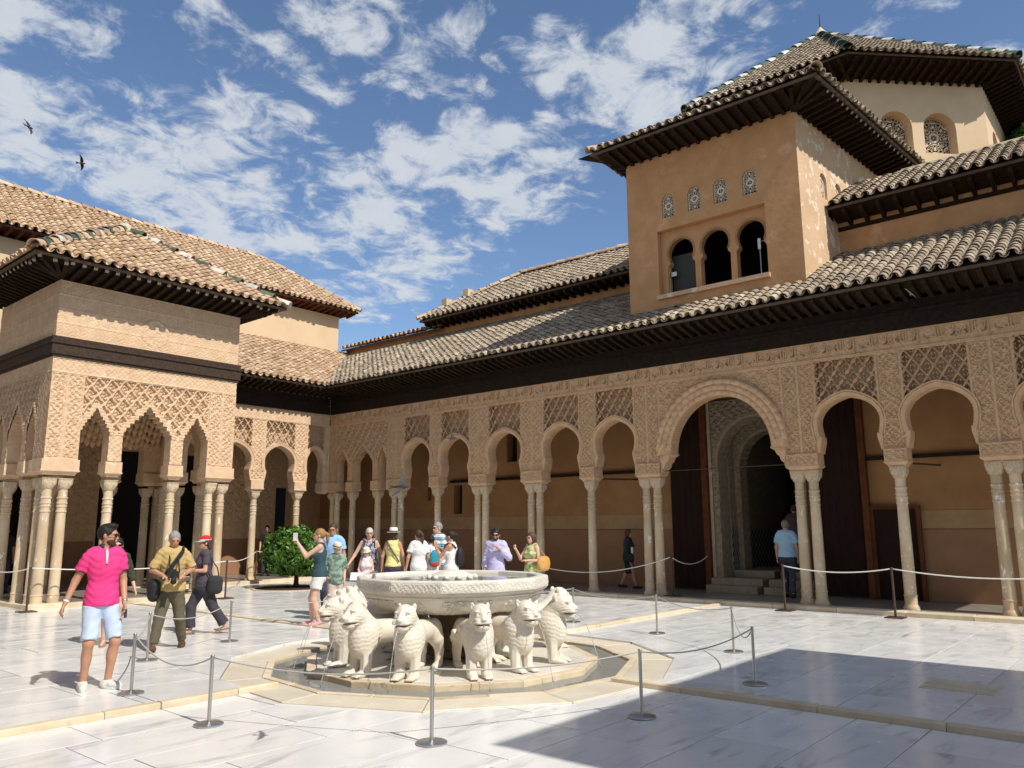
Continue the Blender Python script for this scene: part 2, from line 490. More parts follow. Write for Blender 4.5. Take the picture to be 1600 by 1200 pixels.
def thing(name, label, cat, loc=(0, 0, 0), rotz=0.0, group=None):
    o = bpy.data.objects.new(name, None)
    COL.objects.link(o)
    o.empty_display_size = 0.2
    o.location = loc
    o.rotation_euler = (0, 0, rotz)
    o['label'] = label; o['category'] = cat
    if group:
        o['group'] = group
    WOFF[o.name] = Vector(loc)
    return o
def tag(o, label, cat, group=None):
    o['label'] = label; o['category'] = cat
    if group:
        o['group'] = group
    return o
def put(name, me, m, parent=None, M=None, kind=None, label=None):
    o = bpy.data.objects.new(name, me)
    COL.objects.link(o)
    if m is not None and not me.materials:
        me.materials.append(m)
    if parent is not None:
        o.parent = parent
    if M is not None:
        o.matrix_basis = M
    if parent is not None:
        WOFF[o.name] = WOFF.get(parent.name, Vector((0, 0, 0)))
    if kind:
        o['kind'] = kind
    if label:
        o['label'] = label
    return o
def part(name, mb, m, parent, smooth=False, kind=None, local=False, fix=False, label=None, sharp=None):
    """mesh given in world coordinates (or the parent's own when local)"""
    me = mb.mesh(name, smooth) if isinstance(mb, MB) else mb
    if not local and parent is not None:
        w = WOFF.get(parent.name, Vector((0, 0, 0)))
        if w.length > 0:
            me.transform(Matrix.Translation(-w))
    if fix:
        fix_normals(me)
    o = put(name, me, m, parent, kind=kind, label=label)
    if sharp is not None:
        me.set_sharp_from_angle(angle=R(sharp))
    return o
def inst(name, me, parent, M, m=None):
    """a piece that shares mesh data, placed by a world matrix"""
    w = WOFF.get(parent.name, Vector((0, 0, 0)))
    return put(name, me, m, parent, Matrix.Translation(-w) @ M)
def structure(name, mb, m, smooth=False):
    me = mb.mesh(name, smooth) if isinstance(mb, MB) else mb
    return put(name, me, m, None, kind='structure')
def frame(O, U, N):
    O = Vector(O); U = Vector(U); N = Vector(N); Z = Vector((0, 0, 1))
    f = lambda u, v, h: tuple(O + U * u + Z * v + N * h)
    f.O, f.U, f.N = np.array(O), np.array(U), np.array(N)
    f.flip = U.cross(Z).dot(N) < 0
    return f
def smooth01(x, a, b):
    t = np.clip((x - a) / (b - a), 0, 1)
    return t * t * (3 - 2 * t)
# ---------------------------------------------------------------- ground and court floor
FC = np.array([7.8, 7.65])            # fountain centre
PH = math.atan2(-FC[1], -FC[0]) - R(5.5)   # orientation of its twelve sides
def dodec(r, z=0.0, c=FC, n=12):
    return [(c[0] + r * math.cos(PH + 2 * PI * k / n), c[1] + r * math.sin(PH + 2 * PI * k / n), z) for k in range(n)]

g = MB(); g.add([(-150, -150, -0.09), (150, -150, -0.09), (150, 150, -0.09), (-150, 150, -0.09)], [[(0, 1, 2, 3)]])
structure('ground', g, mat('mortar_bed', (0.20, 0.17, 0.13), (0.14, 0.12, 0.09), 3, 0.5, 0.95))

def clip_poly(poly, p, n):
    """keep the part of poly on the side n points to from p"""
    out = []
    for i in range(len(poly)):
        a, b = poly[i], poly[(i + 1) % len(poly)]
        da = (a[0] - p[0]) * n[0] + (a[1] - p[1]) * n[1]
        db = (b[0] - p[0]) * n[0] + (b[1] - p[1]) * n[1]
        if da >= 0:
            out.append(a)
        if (da >= 0) != (db >= 0):
            t = da / (da - db)
            out.append((a[0] + (b[0] - a[0]) * t, a[1] + (b[1] - a[1]) * t))
    return out
def slab_mesh(poly, z, th=0.05, b=0.0015):
    c = np.mean(poly, 0)
    P = np.array(poly)
    d = P - c
    L = np.linalg.norm(d, axis=1, keepdims=True)
    Q = P - d / L * b * 1.6
    n = len(P)
    V = np.concatenate([np.c_[P, np.full(n, -th)], np.c_[P, np.full(n, -b)], np.c_[Q, np.zeros(n)]])
    V[:, :2] -= c
    k = np.arange(n); k2 = (k + 1) % n
    F = [np.stack([k, k2, k2 + n, k + n], 1), np.stack([k + n, k2 + n, k2 + 2 * n, k + 2 * n], 1), (k + 2 * n)[None]]
    return make_mesh('slab', V, F), (c[0], c[1], z)
court = put('courtyard_floor', None, None, kind='structure')
AP = 2.93 * math.cos(PI / 12)
def lay_slabs(x0, x1, y0, y1, z, along_x=True, w=(0.62, 0.95), ln=(1.0, 1.75), holes=True):
    rr = random.Random(int(x0 * 10 + y0 * 7 + 3))
    a0, a1, b0, b1 = (y0, y1, x0, x1) if along_x else (x0, x1, y0, y1)
    a = a0
    while a < a1 - 0.02:
        wa = min(rr.uniform(*w), a1 - a)
        if a1 - a - wa < 0.25:
            wa = a1 - a
        b = b0 - rr.uniform(0, ln[0])
        while b < b1 - 0.02:
            lb = rr.uniform(*ln)
            s0, s1 = max(b, b0), min(b + lb, b1)
            if b1 - s1 < 0.25:
                s1 = b1; lb = b1 - b
            if s1 - s0 > 0.08:
                gp = 0.0055
                r4 = (s0 + gp, a + gp, s1 - gp, a + wa - gp) if along_x else (a + gp, s0 + gp, a + wa - gp, s1 - gp)
                poly = [(r4[0], r4[1]), (r4[2], r4[1]), (r4[2], r4[3]), (r4[0], r4[3])]
                c = np.mean(poly, 0) - FC
                pieces = [poly]
                if holes and min(np.hypot(*(np.array(q) - FC)) for q in poly + [tuple(c + FC)]) < 3.4:
                    pieces = []
                    for k in range(12):
                        an = PH + PI / 12 + k * PI / 6
                        nn = (math.cos(an), math.sin(an))
                        pc = clip_poly(poly, (FC[0] + nn[0] * AP, FC[1] + nn[1] * AP), nn)
                        for sg in (-1, 1):
                            e = an + sg * PI / 12
                            if len(pc) >= 3:
                                pc = clip_poly(pc, tuple(FC), (sg * math.sin(e), -sg * math.cos(e)))
                        if len(pc) >= 3:
                            A_ = np.array(pc); x_, y_ = A_[:, 0], A_[:, 1]
                            if abs(np.dot(x_, np.roll(y_, -1)) - np.dot(y_, np.roll(x_, -1))) > 0.01:
                                pieces.append(pc)
                for poly in pieces:
                    me, loc = slab_mesh(poly, z + rr.uniform(-0.0012, 0.0012))
                    o = put('slab', me, MT['marble'], court)
                    o.location = loc
            b += lb
        a += wa
MT['joint'] = mat('joint_mortar', (0.34, 0.32, 0.28), (0.24, 0.22, 0.19), 5, 0.5, 0.95)
QZ = {1: 0.0, 2: 0.05, 3: 0.045, 4: 0.04}
XK, YK = 7.86, 7.92
def joint_bed(x0, x1, y0, y1, z):
    mb = MB()
    for k in range(12):
        an = PH + PI / 12 + k * PI / 6
        nn = (math.cos(an), math.sin(an))
        pc = clip_poly([(x0, y0), (x1, y0), (x1, y1), (x0, y1)], (FC[0] + nn[0] * AP, FC[1] + nn[1] * AP), nn)
        for sg in (-1, 1):
            e = an + sg * PI / 12
            if len(pc) >= 3:
                pc = clip_poly(pc, tuple(FC), (sg * math.sin(e), -sg * math.cos(e)))
        if len(pc) >= 3:
            mb.add([(a, b, z - 0.006) for a, b in pc], [np.arange(len(pc))[None]])
    part('joint_mortar', mb, MT['joint'], court)
joint_bed(0.6, XK, 0.2, YK, QZ[1]); joint_bed(0.9, 8.55, YK + .11, 22.3, QZ[2])
joint_bed(8.66, 16.45, YK + .11, 22.3, QZ[3]); joint_bed(XK + .11, 16.45, -1.6, YK, QZ[4])
lay_slabs(0.6, XK, 0.2, YK, QZ[1])
lay_slabs(0.9, 8.55, YK + 0.11, 22.3, QZ[2])
lay_slabs(8.55 + 0.11, 16.45, YK + 0.11, 22.3, QZ[3], w=(0.9, 1.3), ln=(1.5, 2.4))
lay_slabs(XK + 0.11, 16.45, -1.6, YK, QZ[4], w=(0.75, 1.1), ln=(1.2, 2.1))

# stone kerbs that step up from one quarter of the court to the next
def kerb_run(p0, p1, ztop, w=0.11, seg=1.35):
    p0, p1 = Vector((*p0, 0)), Vector((*p1, 0))
    L = (p1 - p0).length; d = (p1 - p0) / L
    ang = math.atan2(d.y, d.x)
    s = 0
    while s < L - 0.05:
        l = min(seg * random.uniform(0.75, 1.25), L - s)
        mb = MB().bbox(0.003, l - 0.003, -w / 2, w / 2, -0.09, 0.0, 0.012)
        o = put('kerb_stone', mb.mesh('kerb_stone'), MT['kerb'], court)
        q = p0 + d * s
        o.location = (q.x, q.y, ztop + random.uniform(-0.002, 0.002)); o.rotation_euler = (0, 0, ang)
        s += l
kerb_run((0.8, YK + 0.055), (5.35, YK + 0.055), 0.062)
kerb_run((XK + 0.055, -1.6), (XK + 0.055, 5.2), 0.062)
kerb_run((8.55 + 0.055, 10.1), (8.55 + 0.055, 18.2), 0.085)
kerb_run((10.2, YK + 0.055), (16.4, YK + 0.055), 0.085)

# drain cover set in the floor on the right
dr = MB().box(9.55, 10.05, 1.75, 2.35, QZ[4] - 0.03, QZ[4] + 0.012)
dr.box(9.50, 10.10, 1.70, 2.40, QZ[4] - 0.03, QZ[4] + 0.006)
part('floor_hatch', dr, MT['kerb'], court)

# ---------------------------------------------------------------- fountain base, pool ring
pool = put('fountain_pool', None, None, kind='structure')
def ring_slabs(name, r0, r1, z, th, m, split=1, gap=0.004):
    for k in range(12):
        a, b = PH + k * PI / 6, PH + (k + 1) * PI / 6
        for s in range(split):
            t0, t1 = s / split, (s + 1) / split
            P = []
            for r, t in ((r0, t0), (r1, t0), (r1, t1), (r0, t1)):
                p = np.array([math.cos(a), math.sin(a)]) * r * (1 - t) + np.array([math.cos(b), math.sin(b)]) * r * t
                P.append(tuple(FC + p))
            c = np.mean(P, 0)
            P = [tuple(c + (np.array(p) - c) * (1 - gap * 2)) for p in P]
            me, loc = slab_mesh(P, z, th, 0.008)
            o = put(name, me, m, pool); o.location = loc
MT['surround'] = mat('cream_slab', (0.70, 0.64, 0.52), (0.60, 0.52, 0.39), 2.5, 0.5, 0.45, 0.08, 25, rnd=0.1)
MT['platform'] = mat('platform_marble', (0.70, 0.67, 0.60), (0.62, 0.57, 0.48), 2.5, 0.5, 0.4, 0.05, 25, rnd=0.06)
ring_slabs('surround_slab', 2.44, 2.925, 0.012, 0.09, MT['surround'], 1)
ring_slabs('pool_kerb', 2.34, 2.435, 0.018, 0.14, MT['kerb'], 2)
ring_slabs('platform_kerb', 1.80, 1.92, 0.052, 0.22, MT['kerb'], 2)
for k in range(12):
    a, b = PH + k * PI / 6, PH + (k + 1) * PI / 6
    P = [tuple(FC), tuple(FC + 1.795 * np.array([math.cos(a), math.sin(a)])), tuple(FC + 1.795 * np.array([math.cos(b), math.sin(b)]))]
    c = np.mean(P, 0); P = [tuple(c + (np.array(p) - c) * 0.996) for p in P]
    me, loc = slab_mesh(P, 0.058, 0.10, 0.004)
    o = put('platform_slab', me, MT['platform'], pool); o.location = loc
pf = MB()
V = dodec(1.85, -0.022) + dodec(2.40, -0.022)
pf.add(V, [[(k, 12 + k, 12 + (k + 1) % 12, (k + 1) % 12) for k in range(12)]])
part('pool_bed', pf, MT['pool_stone'], pool)
def water_mat(name, col, rough=0.03, ior=1.33):
    m = bpy.data.materials.new(name); m.use_nodes = True
    b = m.node_tree.nodes['Principled BSDF']
    b.inputs['Base Color'].default_value = (*col, 1)
    b.inputs['Roughness'].default_value = rough
    b.inputs['Transmission Weight'].default_value = 0.75
    b.inputs['IOR'].default_value = ior
    n = m.node_tree.nodes.new('ShaderNodeTexNoise'); n.inputs['Scale'].default_value = 7.0
    tcn = m.node_tree.nodes.new('ShaderNodeTexCoord')
    m.node_tree.links.new(tcn.outputs['Object'], n.inputs['Vector'])
    bp = m.node_tree.nodes.new('ShaderNodeBump'); bp.inputs['Strength'].default_value = 0.12; bp.inputs['Distance'].default_value = 0.02
    m.node_tree.links.new(n.outputs[0], bp.inputs['Height']); m.node_tree.links.new(bp.outputs[0], b.inputs['Normal'])
    return m
MT['pool_water'] = water_mat('pool_water', (0.92, 0.93, 0.86), 0.05, 1.16)
MT['water'] = water_mat('water', (0.86, 0.88, 0.78), 0.06)
MT['jet'] = water_mat('running_water', (0.95, 0.97, 0.98), 0.08)
pw = MB(); V = dodec(1.86, -0.014) + dodec(2.38, -0.014)
pw.add(V, [[(k, 12 + k, 12 + (k + 1) % 12, (k + 1) % 12) for k in range(12)]])
part('pool_water', pw, MT['pool_water'], pool)

# ---------------------------------------------------------------- columns
def column_meshes():
    base = MB().lathe([(0.155, 0.0), (0.155, 0.03), (0.138, 0.075), (0.122, 0.105), (0.118, 0.115), (0.118, 0.255), (0.126, 0.262), (0.126, 0.282), (0.113, 0.29)], 20)
    sh = MB().lathe([(0.112, 0.28), (0.111, 0.9), (0.106, 1.5), (0.099, 2.0), (0.098, 2.02), (0.112, 2.03), (0.112, 2.05), (0.101, 2.06), (0.101, 2.13),
                     (0.113, 2.14), (0.113, 2.16), (0.102, 2.17), (0.102, 2.20), (0.113, 2.21), (0.113, 2.235), (0.102, 2.245), (0.101, 2.31), (0.115, 2.325), (0.115, 2.345),
                     (0.097, 2.36), (0.098, 2.53)], 20)
    cp = MB()
    # carved lower drum of leaves that swells into a square block
    n = 24
    rows = []
    for z, r, sq in ((2.52, 0.098, 0), (2.55, 0.125, 0.05), (2.585, 0.135, 0.35), (2.62, 0.142, 0.8), (2.65, 0.147, 1.0), (2.73, 0.152, 1.0), (2.742, 0.152, 1.0), (2.742, 0.160, 1.0), (2.76, 0.160, 1.0)):
        row = []
        for k in range(n):
            a = 2 * PI * (k + 0.5) / n
            cx, cy = math.cos(a), math.sin(a)
            q = max(abs(cx), abs(cy))
            rad = r * ((1 - sq) + sq / q) * (1 + (0.05 * math.cos(a * 8) if sq < 0.9 else 0))
            row.append((rad * cx, rad * cy, z))
        rows.append(row)
    V = np.array(rows).reshape(-1, 3)
    F = []
    for i in range(len(rows) - 1):
        k = np.arange(n); k2 = (k + 1) % n
        F.append(np.stack([i * n + k, i * n + k2, (i + 1) * n + k2, (i + 1) * n + k], 1))
    cp.add(V, F)
    m1, m2, m3 = sh.mesh('column', True), base.mesh('column_base', True), cp.mesh('capital', True)
    for m in (m1, m2, m3):
        m.set_sharp_from_angle(angle=R(35))
    return m1, m2, m3
COLM = column_meshes()
MT['capital'] = mat('carved_capital', (0.68, 0.56, 0.41), (0.50, 0.37, 0.23), 26, 0.35, 0.7, 0.8, 70, bdist=0.03)
def add_col(root, x, y, z):
    c = inst('column', COLM[0], root, Matrix.Translation((x, y, z)) @ Matrix.Rotation(0.0, 4, 'Z'), MT['marble_col'])
    put('column_base', COLM[1], MT['marble_col'], c)
    put('capital', COLM[2], MT['capital'], c)
    return c
def abacus(mb, x0, x1, y0, y1, z0, z1, z2):
    """flared slab from z0 to z1 under an upright block up to z2"""
    e = 0.065
    V = [(x0 + e, y0 + e, z0), (x1 - e, y0 + e, z0), (x1 - e, y1 - e, z0), (x0 + e, y1 - e, z0),
         (x0 + e * .8, y0 + e * .8, z0 + .04), (x1 - e * .8, y0 + e * .8, z0 + .04), (x1 - e * .8, y1 - e * .8, z0 + .04), (x0 + e * .8, y1 - e * .8, z0 + .04),
         (x0, y0, z1 - 0.03), (x1, y0, z1 - 0.03), (x1, y1, z1 - 0.03), (x0, y1, z1 - 0.03), (x0, y0, z1), (x1, y0, z1), (x1, y1, z1), (x0, y1, z1)]
    F = [(3, 2, 1, 0), (12, 13, 14, 15)]
    for l in range(3):
        for k in range(4):
            F.append((l * 4 + k, l * 4 + (k + 1) % 4, l * 4 + 4 + (k + 1) % 4, l * 4 + 4 + k))
    mb.add(V, [F])
    i = 0.012
    mb.box(x0 + i, x1 - i, y0 + i, y1 - i, z1 - 0.002, z2)

# ---------------------------------------------------------------- carved stucco
def arab(u, v, s):
    """interlaced leaf scrolls, cut to two levels"""
    k = 2 * PI / s
    q = 0.35 * s
    u = u + q * 0.5 * np.sin(v * 2.1 / s + 0.7 * np.sin(u * 1.3 / s)); v = v + q * 0.5 * np.sin(u * 1.7 / s + 1.0)
    x = (u + v) * k * 0.7071; y = (v - u) * k * 0.7071
    f = np.sin(x + 1.2 * np.sin(y)) * np.sin(y + 1.2 * np.sin(x)) + 0.55 * np.sin(1.6 * x + 1.5 * np.cos(2.1 * y)) * np.cos(1.7 * y - 1.2 * np.sin(1.3 * x)) + 0.30 * np.sin(u * k * 2.3) * np.sin(v * k * 1.9)
    return smooth01(f, -0.20, 0.16)
def star_net(u, v, s):
    x = u / s * 2 * PI; y = v / s * 2 * PI
    r = 0
    for k in range(4):
        a = k * PI / 4
        r = r + np.cos(x * math.cos(a) + y * math.sin(a))
    return r / 4
def relief(name, F, u0, u1, v0, v1, res, hf, m, root, mask=None, kind=None, solid=None):
    nu = max(2, int((u1 - u0) / res) + 1); nv = max(2, int((v1 - v0) / res) + 1)
    u, v = np.meshgrid(np.linspace(u0, u1, nu), np.linspace(v0, v1, nv))
    h = hf(u, v) * np.ones_like(u)
    P = F.O[None, None] + u[..., None] * F.U + h[..., None] * F.N
    P[..., 2] += v
    idx = np.arange(nu * nv).reshape(nv, nu)
    q = np.stack([idx[:-1, :-1], idx[:-1, 1:], idx[1:, 1:], idx[1:, :-1]], -1).reshape(-1, 4)
    P = P.reshape(-1, 3)
    if mask is not None:
        mk = mask(u, v).ravel()
        q = q[mk[q].all(1)]
        if not len(q):
            return None
        used = np.unique(q)
        re = np.zeros(len(P), np.int32); re[used] = np.arange(len(used))
        P = P[used]; q = re[q]
    if F.flip:
        q = q[:, ::-1]
    o = part(name, make_mesh(name, P, [q], True), m, root, kind=kind)
    if solid:
        md = o.modifiers.new('thickness', 'SOLIDIFY'); md.thickness = solid; md.offset = -1
    return o

T_SMALL = [(3.22, .575), (3.30, .562), (3.38, .542), (3.46, .525), (3.54, .525), (3.56, .525), (3.565, .545), (3.70, .572), (3.85, .585), (3.96, .568), (4.06, .522), (4.15, .45), (4.23, .355), (4.29, .25), (4.33, .15), (4.36, .05), (4.37, 0.0)]
T_BIG = [(2.98, 1.50), (3.06, 1.49), (3.12, 1.42), (3.2, 1.40), (3.26, 1.33), (3.34, 1.30), (3.40, 1.20), (3.42, 1.20)] + [(3.42 + 1.27 * math.sin(a), 1.225 * math.cos(a) + 0.0) for a in np.linspace(0.02, PI / 2, 24)]
def opening(tab, uc, k=1.0, step=0.03):
    pts = [(uc - w * k, v) for v, w in tab] + [(uc + w * k, v) for v, w in tab[::-1]]
    out = [pts[0]]
    for a, b in zip(pts, pts[1:]):
        L = math.hypot(b[0] - a[0], b[1] - a[1])
        n = max(1, int(L / step))
        for i in range(1, n + 1):
            out.append((a[0] + (b[0] - a[0]) * i / n, a[1] + (b[1] - a[1]) * i / n))
    o2 = [out[0]]
    for p in out[1:]:
        if math.hypot(p[0] - o2[-1][0], p[1] - o2[-1][1]) > 1e-4:
            o2.append(p)
    return o2
def dist_to(pts):
    P = np.array(pts)
    A, B = P[:-1], P[1:]
    def f(u, v):
        x = np.stack([u.ravel(), v.ravel()], 1)
        best = np.full(len(x), 9.0)
        for a, b in zip(A, B):
            d = b - a
            t = np.clip(((x - a) @ d) / (d @ d + 1e-12), 0, 1)
            e = x - a - t[:, None] * d
            best = np.minimum(best, np.hypot(e[:, 0], e[:, 1]))
        return best.reshape(u.shape)
    return f
def inside(tab, uc, k=1.0):
    vs = np.array([t[0] for t in tab]); ws = np.array([t[1] for t in tab]) * k
    def f(u, v):
        w = np.interp(v, vs, ws, left=ws[0], right=-1.0)
        return np.abs(u - uc) < w
    return f
def pierced(u, v, p, q, kind):
    rib, gr, leaf = sebka(u, v, p, q, kind)
    return (rib < 0.02) & (leaf < 0.10)
def sebka(u, v, p, q, kind):
    """network of lobed lozenges: 1 on a rib, with a carved leaf in each cell"""
    a = u / p + v / q; b = u / p - v / q
    if kind == 1:
        w = 0.055 * np.sin(2 * PI * (a + b)); a, b = a + w, b - w
    elif kind == 2:
        w = 0.045 * np.sin(4 * PI * (a + b)); a, b = a + w, b - w
    da = np.abs(a - np.round(a)); db = np.abs(b - np.round(b))
    d = np.minimum(da, db)
    rib = 1 - smooth01(d, 0.070, 0.125)
    groove = 1 - smooth01(d, 0.0, 0.03)
    ca, cb = a - np.floor(a) - 0.5, b - np.floor(b) - 0.5
    rr = np.sqrt(ca ** 2 + cb ** 2)
    leaf = smooth01(np.cos(rr * 26) * 0.7 + np.cos(4 * np.arctan2(ca, cb)) * 0.5, -0.15, 0.25) * (rr < 0.33)
    return rib, groove, leaf
def molding(name, F, pts, width, root, m, depth=0.32, front=0.02, scallop=0.0):
    P = np.array(pts)
    d = np.gradient(P, axis=0)
    n = np.stack([-d[:, 1], d[:, 0]], 1); n /= np.linalg.norm(n, axis=1, keepdims=True) + 1e-9
    for _ in range(3):
        n[1:-1] = (n[:-2] + n[1:-1] * 2 + n[2:]) / 4
    n /= np.linalg.norm(n, axis=1, keepdims=True) + 1e-9
    # outward = away from the opening (left of the direction of travel up the left side)
    w = width
    if scallop:
        cs = [(0, -depth), (0, front - .03), (.01, front - .01), (.04, front)] + [(t * w, None) for t in np.linspace(.08 / w, 1 - .03 / w, 26)] + [(w, front - .02), (w, -.07)]
    else:
        cs = [(0, -depth), (0, front - .03), (.012, front - .005), (.03, front - .008), (.045, front), (w * .62, front + .004), (w * .74, front - .012), (w * .8, front + .008), (w * .97, front + .008), (w, front - .008), (w, -.07)]
    s = np.concatenate([[0], np.cumsum(np.hypot(*np.diff(P, axis=0).T))])
    V = []
    K = len(cs)
    for i, (p, nn) in enumerate(zip(P, n)):
        tooth = 0.009 if (i % 2 == 0) else -0.004
        for j, (o, h) in enumerate(cs):
            oo = o + (tooth if j <= 2 and not scallop else (tooth * 1.2 if j <= 3 and scallop else 0))
            if h is None:
                t = o / w * 3.0
                row = int(t)
                ph = s[i] / 0.17 + 0.5 * row
                cell = abs(math.sin(PI * ph)) ** .7 * max(0.0, math.sin(PI * min(max(t - row, 0.02), .98))) ** .6
                h = front - 0.03 + scallop * cell + 0.018 * row
            q = p - nn * -oo
            V.append(F(q[0], q[1], h))
    Fc = []
    for i in range(len(P) - 1):
        k = np.arange(K - 1)
        Fc.append(np.stack([i * K + k, i * K + k + 1, (i + 1) * K + k + 1, (i + 1) * K + k], 1))
    mb = MB().add(V, Fc)
    return part(name, mb, m, root, fix=True, smooth=True, sharp=50)
def bay(root, F, u0, u1, vt, tab, res, kind, m, big=False):
    uc, hb = (u0 + u1) / 2, (u1 - u0) / 2
    k = hb / 0.595 if not big else 1.0
    pts = opening(tab, uc, k, 0.02 if big else 0.03)
    vb = tab[0][0]
    poly = [(u0, vb)] + pts + [(u1, vb), (u1, vt), (u0, vt)]
    mb = MB().prism(poly, F, -0.32, -0.295)
    part('arch_wall', mb, m, root, fix=True)
    wd = 0.40 if big else 0.135
    up = [p for p in pts if p[1] > (3.38 if big else 3.5)]
    molding('arch_molding', F, up, wd, root, m, front=0.05 if big else 0.02, scallop=0.055 if big else 0)
    low = [p for p in pts if p[1] <= (3.44 if big else 3.58) and p[0] < uc]
    for lw in (low, [p for p in pts if p[1] <= (3.44 if big else 3.58) and p[0] > uc]):
        e = u0 if lw[0][0] < uc else u1
        pl = lw + [(e, lw[-1][1]), (e, lw[0][1])]
        part('bracket', MB().prism(pl, F, -0.30, 0.012), m, root, fix=True)
    dt = dist_to(up)
    ins = inside(tab, uc, k)
    p = (u1 - u0) / 4.6; q = p * 1.5
    def hf(u, v):
        ed = np.minimum(np.minimum(u - u0, u1 - u), vt - v)
        if big:
            h = -0.035 + 0.03 * arab(u, v, 0.17)
        else:
            rib, gr, leaf = sebka(u - uc, v - vt, p, q, kind)
            h = -0.11 + np.maximum(rib * 0.122 - gr * 0.02, leaf * 0.06)
        fr = 1 - smooth01(ed, 0.018, 0.028)
        return np.where(fr > 0, np.maximum(h, -0.11 + fr * 0.115), h)
    relief('lattice_panel' if not big else 'spandrel_panel', F, u0, u1, (3.58 if not big else 3.5), vt, res, hf, m, root,
           mask=lambda u, v: (~ins(u, v)) & (dt(u, v) > wd - 0.03) & (big | ~(pierced(u - uc, v - vt, p, q, kind) & (np.minimum(np.minimum(u - u0, u1 - u), vt - v) > 0.03))))
def pilaster(root, F, u0, u1, vb, vt, res, m, depth=0.32, strips=1):
    mb = MB().prism([(u0, vb), (u1, vb), (u1, vt), (u0, vt)], F, -depth, -0.018)
    part('pilaster', mb, m, root, fix=True)
    w = (u1 - u0) / strips
    def hf(u, v):
        x = ((u - u0) / w) % 1.0
        ed = np.minimum(np.minimum(x, 1 - x) * w, np.minimum(v - vb, vt - v))
        fr = 1 - smooth01(ed, 0.022, 0.03)
        g = smooth01(ed, 0.03, 0.04) * (1 - smooth01(ed, 0.046, 0.054))
        dia = np.abs((np.abs((u - u0) % w - w / 2) / (w / 2) + np.abs(((v - vb) / 0.5) % 1.0 - 0.5) * 2) - 0.8)
        line = 1 - smooth01(dia, 0.05, 0.10)
        return -0.016 + np.maximum(np.maximum(fr * 0.024, line * 0.026), (1 - g) * 0.028 * arab(u, v, 0.105) - g * 0.006)
    relief('carved_panel', F, u0, u1, vb, vt, res, hf, m, root)
def impost(root, F, u0, u1, v0, v1, res, m):
    def hf(u, v):
        ed = np.minimum(np.minimum(u - u0, u1 - u), np.minimum(v - v0, v1 - v))
        fr = 1 - smooth01(ed, 0.018, 0.026)
        return -0.004 + np.maximum(fr * 0.018, 0.022 * arab(u, v, 0.10))
    relief('carved_panel', F, u0, u1, v0, v1, res, hf, m, root)
# ---------------------------------------------------------------- roof tiles
def tile_template(r0=0.098, r1=0.080, ln=0.36, th=0.014, seg=7, up=0.030):
    V = []
    for (y, r, z) in ((-0.03, r0, up), (ln, r1, 0.0)):
        for ro in (r, r - th):
            for k in range(seg + 1):
                a = PI * k / seg
                V.append((ro * math.cos(a), y, ro * math.sin(a) * 1.0 + z))
    n = seg + 1
    F = []
    for k in range(seg):
        F.append((k, k + 1, 2 * n + k + 1, 2 * n + k))              # outer
        F.append((n + k + 1, n + k, 3 * n + k, 3 * n + k + 1))      # inner
        F.append((k + 1, k, n + k, n + k + 1))                      # lower end
    F.append((0, 2 * n, 3 * n, n)); F.append((seg, n + seg, 3 * n + seg, 2 * n + seg))
    return np.array(V), np.array(F)
TV, TF = tile_template()
def pan_template(r=0.085, ln=0.36, seg=4):
    V = []
    for y, z in ((-0.05, 0.012), (ln, 0.0)):
        for rr in (r, r - 0.012):
            for k in range(seg + 1):
                a = PI + PI * k / seg
                V.append((rr * math.cos(a), y, 0.07 + rr * math.sin(a) + z))
    n = seg + 1; F = []
    for k in range(seg):
        F.append((n + k, n + k + 1, 3 * n + k + 1, 3 * n + k)); F.append((k, n + k, n + k + 1, k + 1))
        F.append((k + 1, k, 2 * n + k, 2 * n + k + 1))
    return np.array(V), np.array(F)
PV, PF = pan_template()
TILE_MESH = {}
def tile_mesh(m):
    if m not in TILE_MESH:
        me = make_mesh('roof_tile', TV, [TF], True)
        me.set_sharp_from_angle(angle=R(40))
        me.materials.append(MT[m])
        TILE_MESH[m] = me
    return TILE_MESH[m]
def inpoly(poly, x, y):
    s = None
    n = len(poly)
    for i in range(n):
        a, b = poly[i], poly[(i + 1) % n]
        c = (b[0] - a[0]) * (y - a[1]) - (b[1] - a[1]) * (x - a[0])
        if abs(c) < 1e-9:
            continue
        if s is None:
            s = c > 0
        elif (c > 0) != s:
            return False
    return True
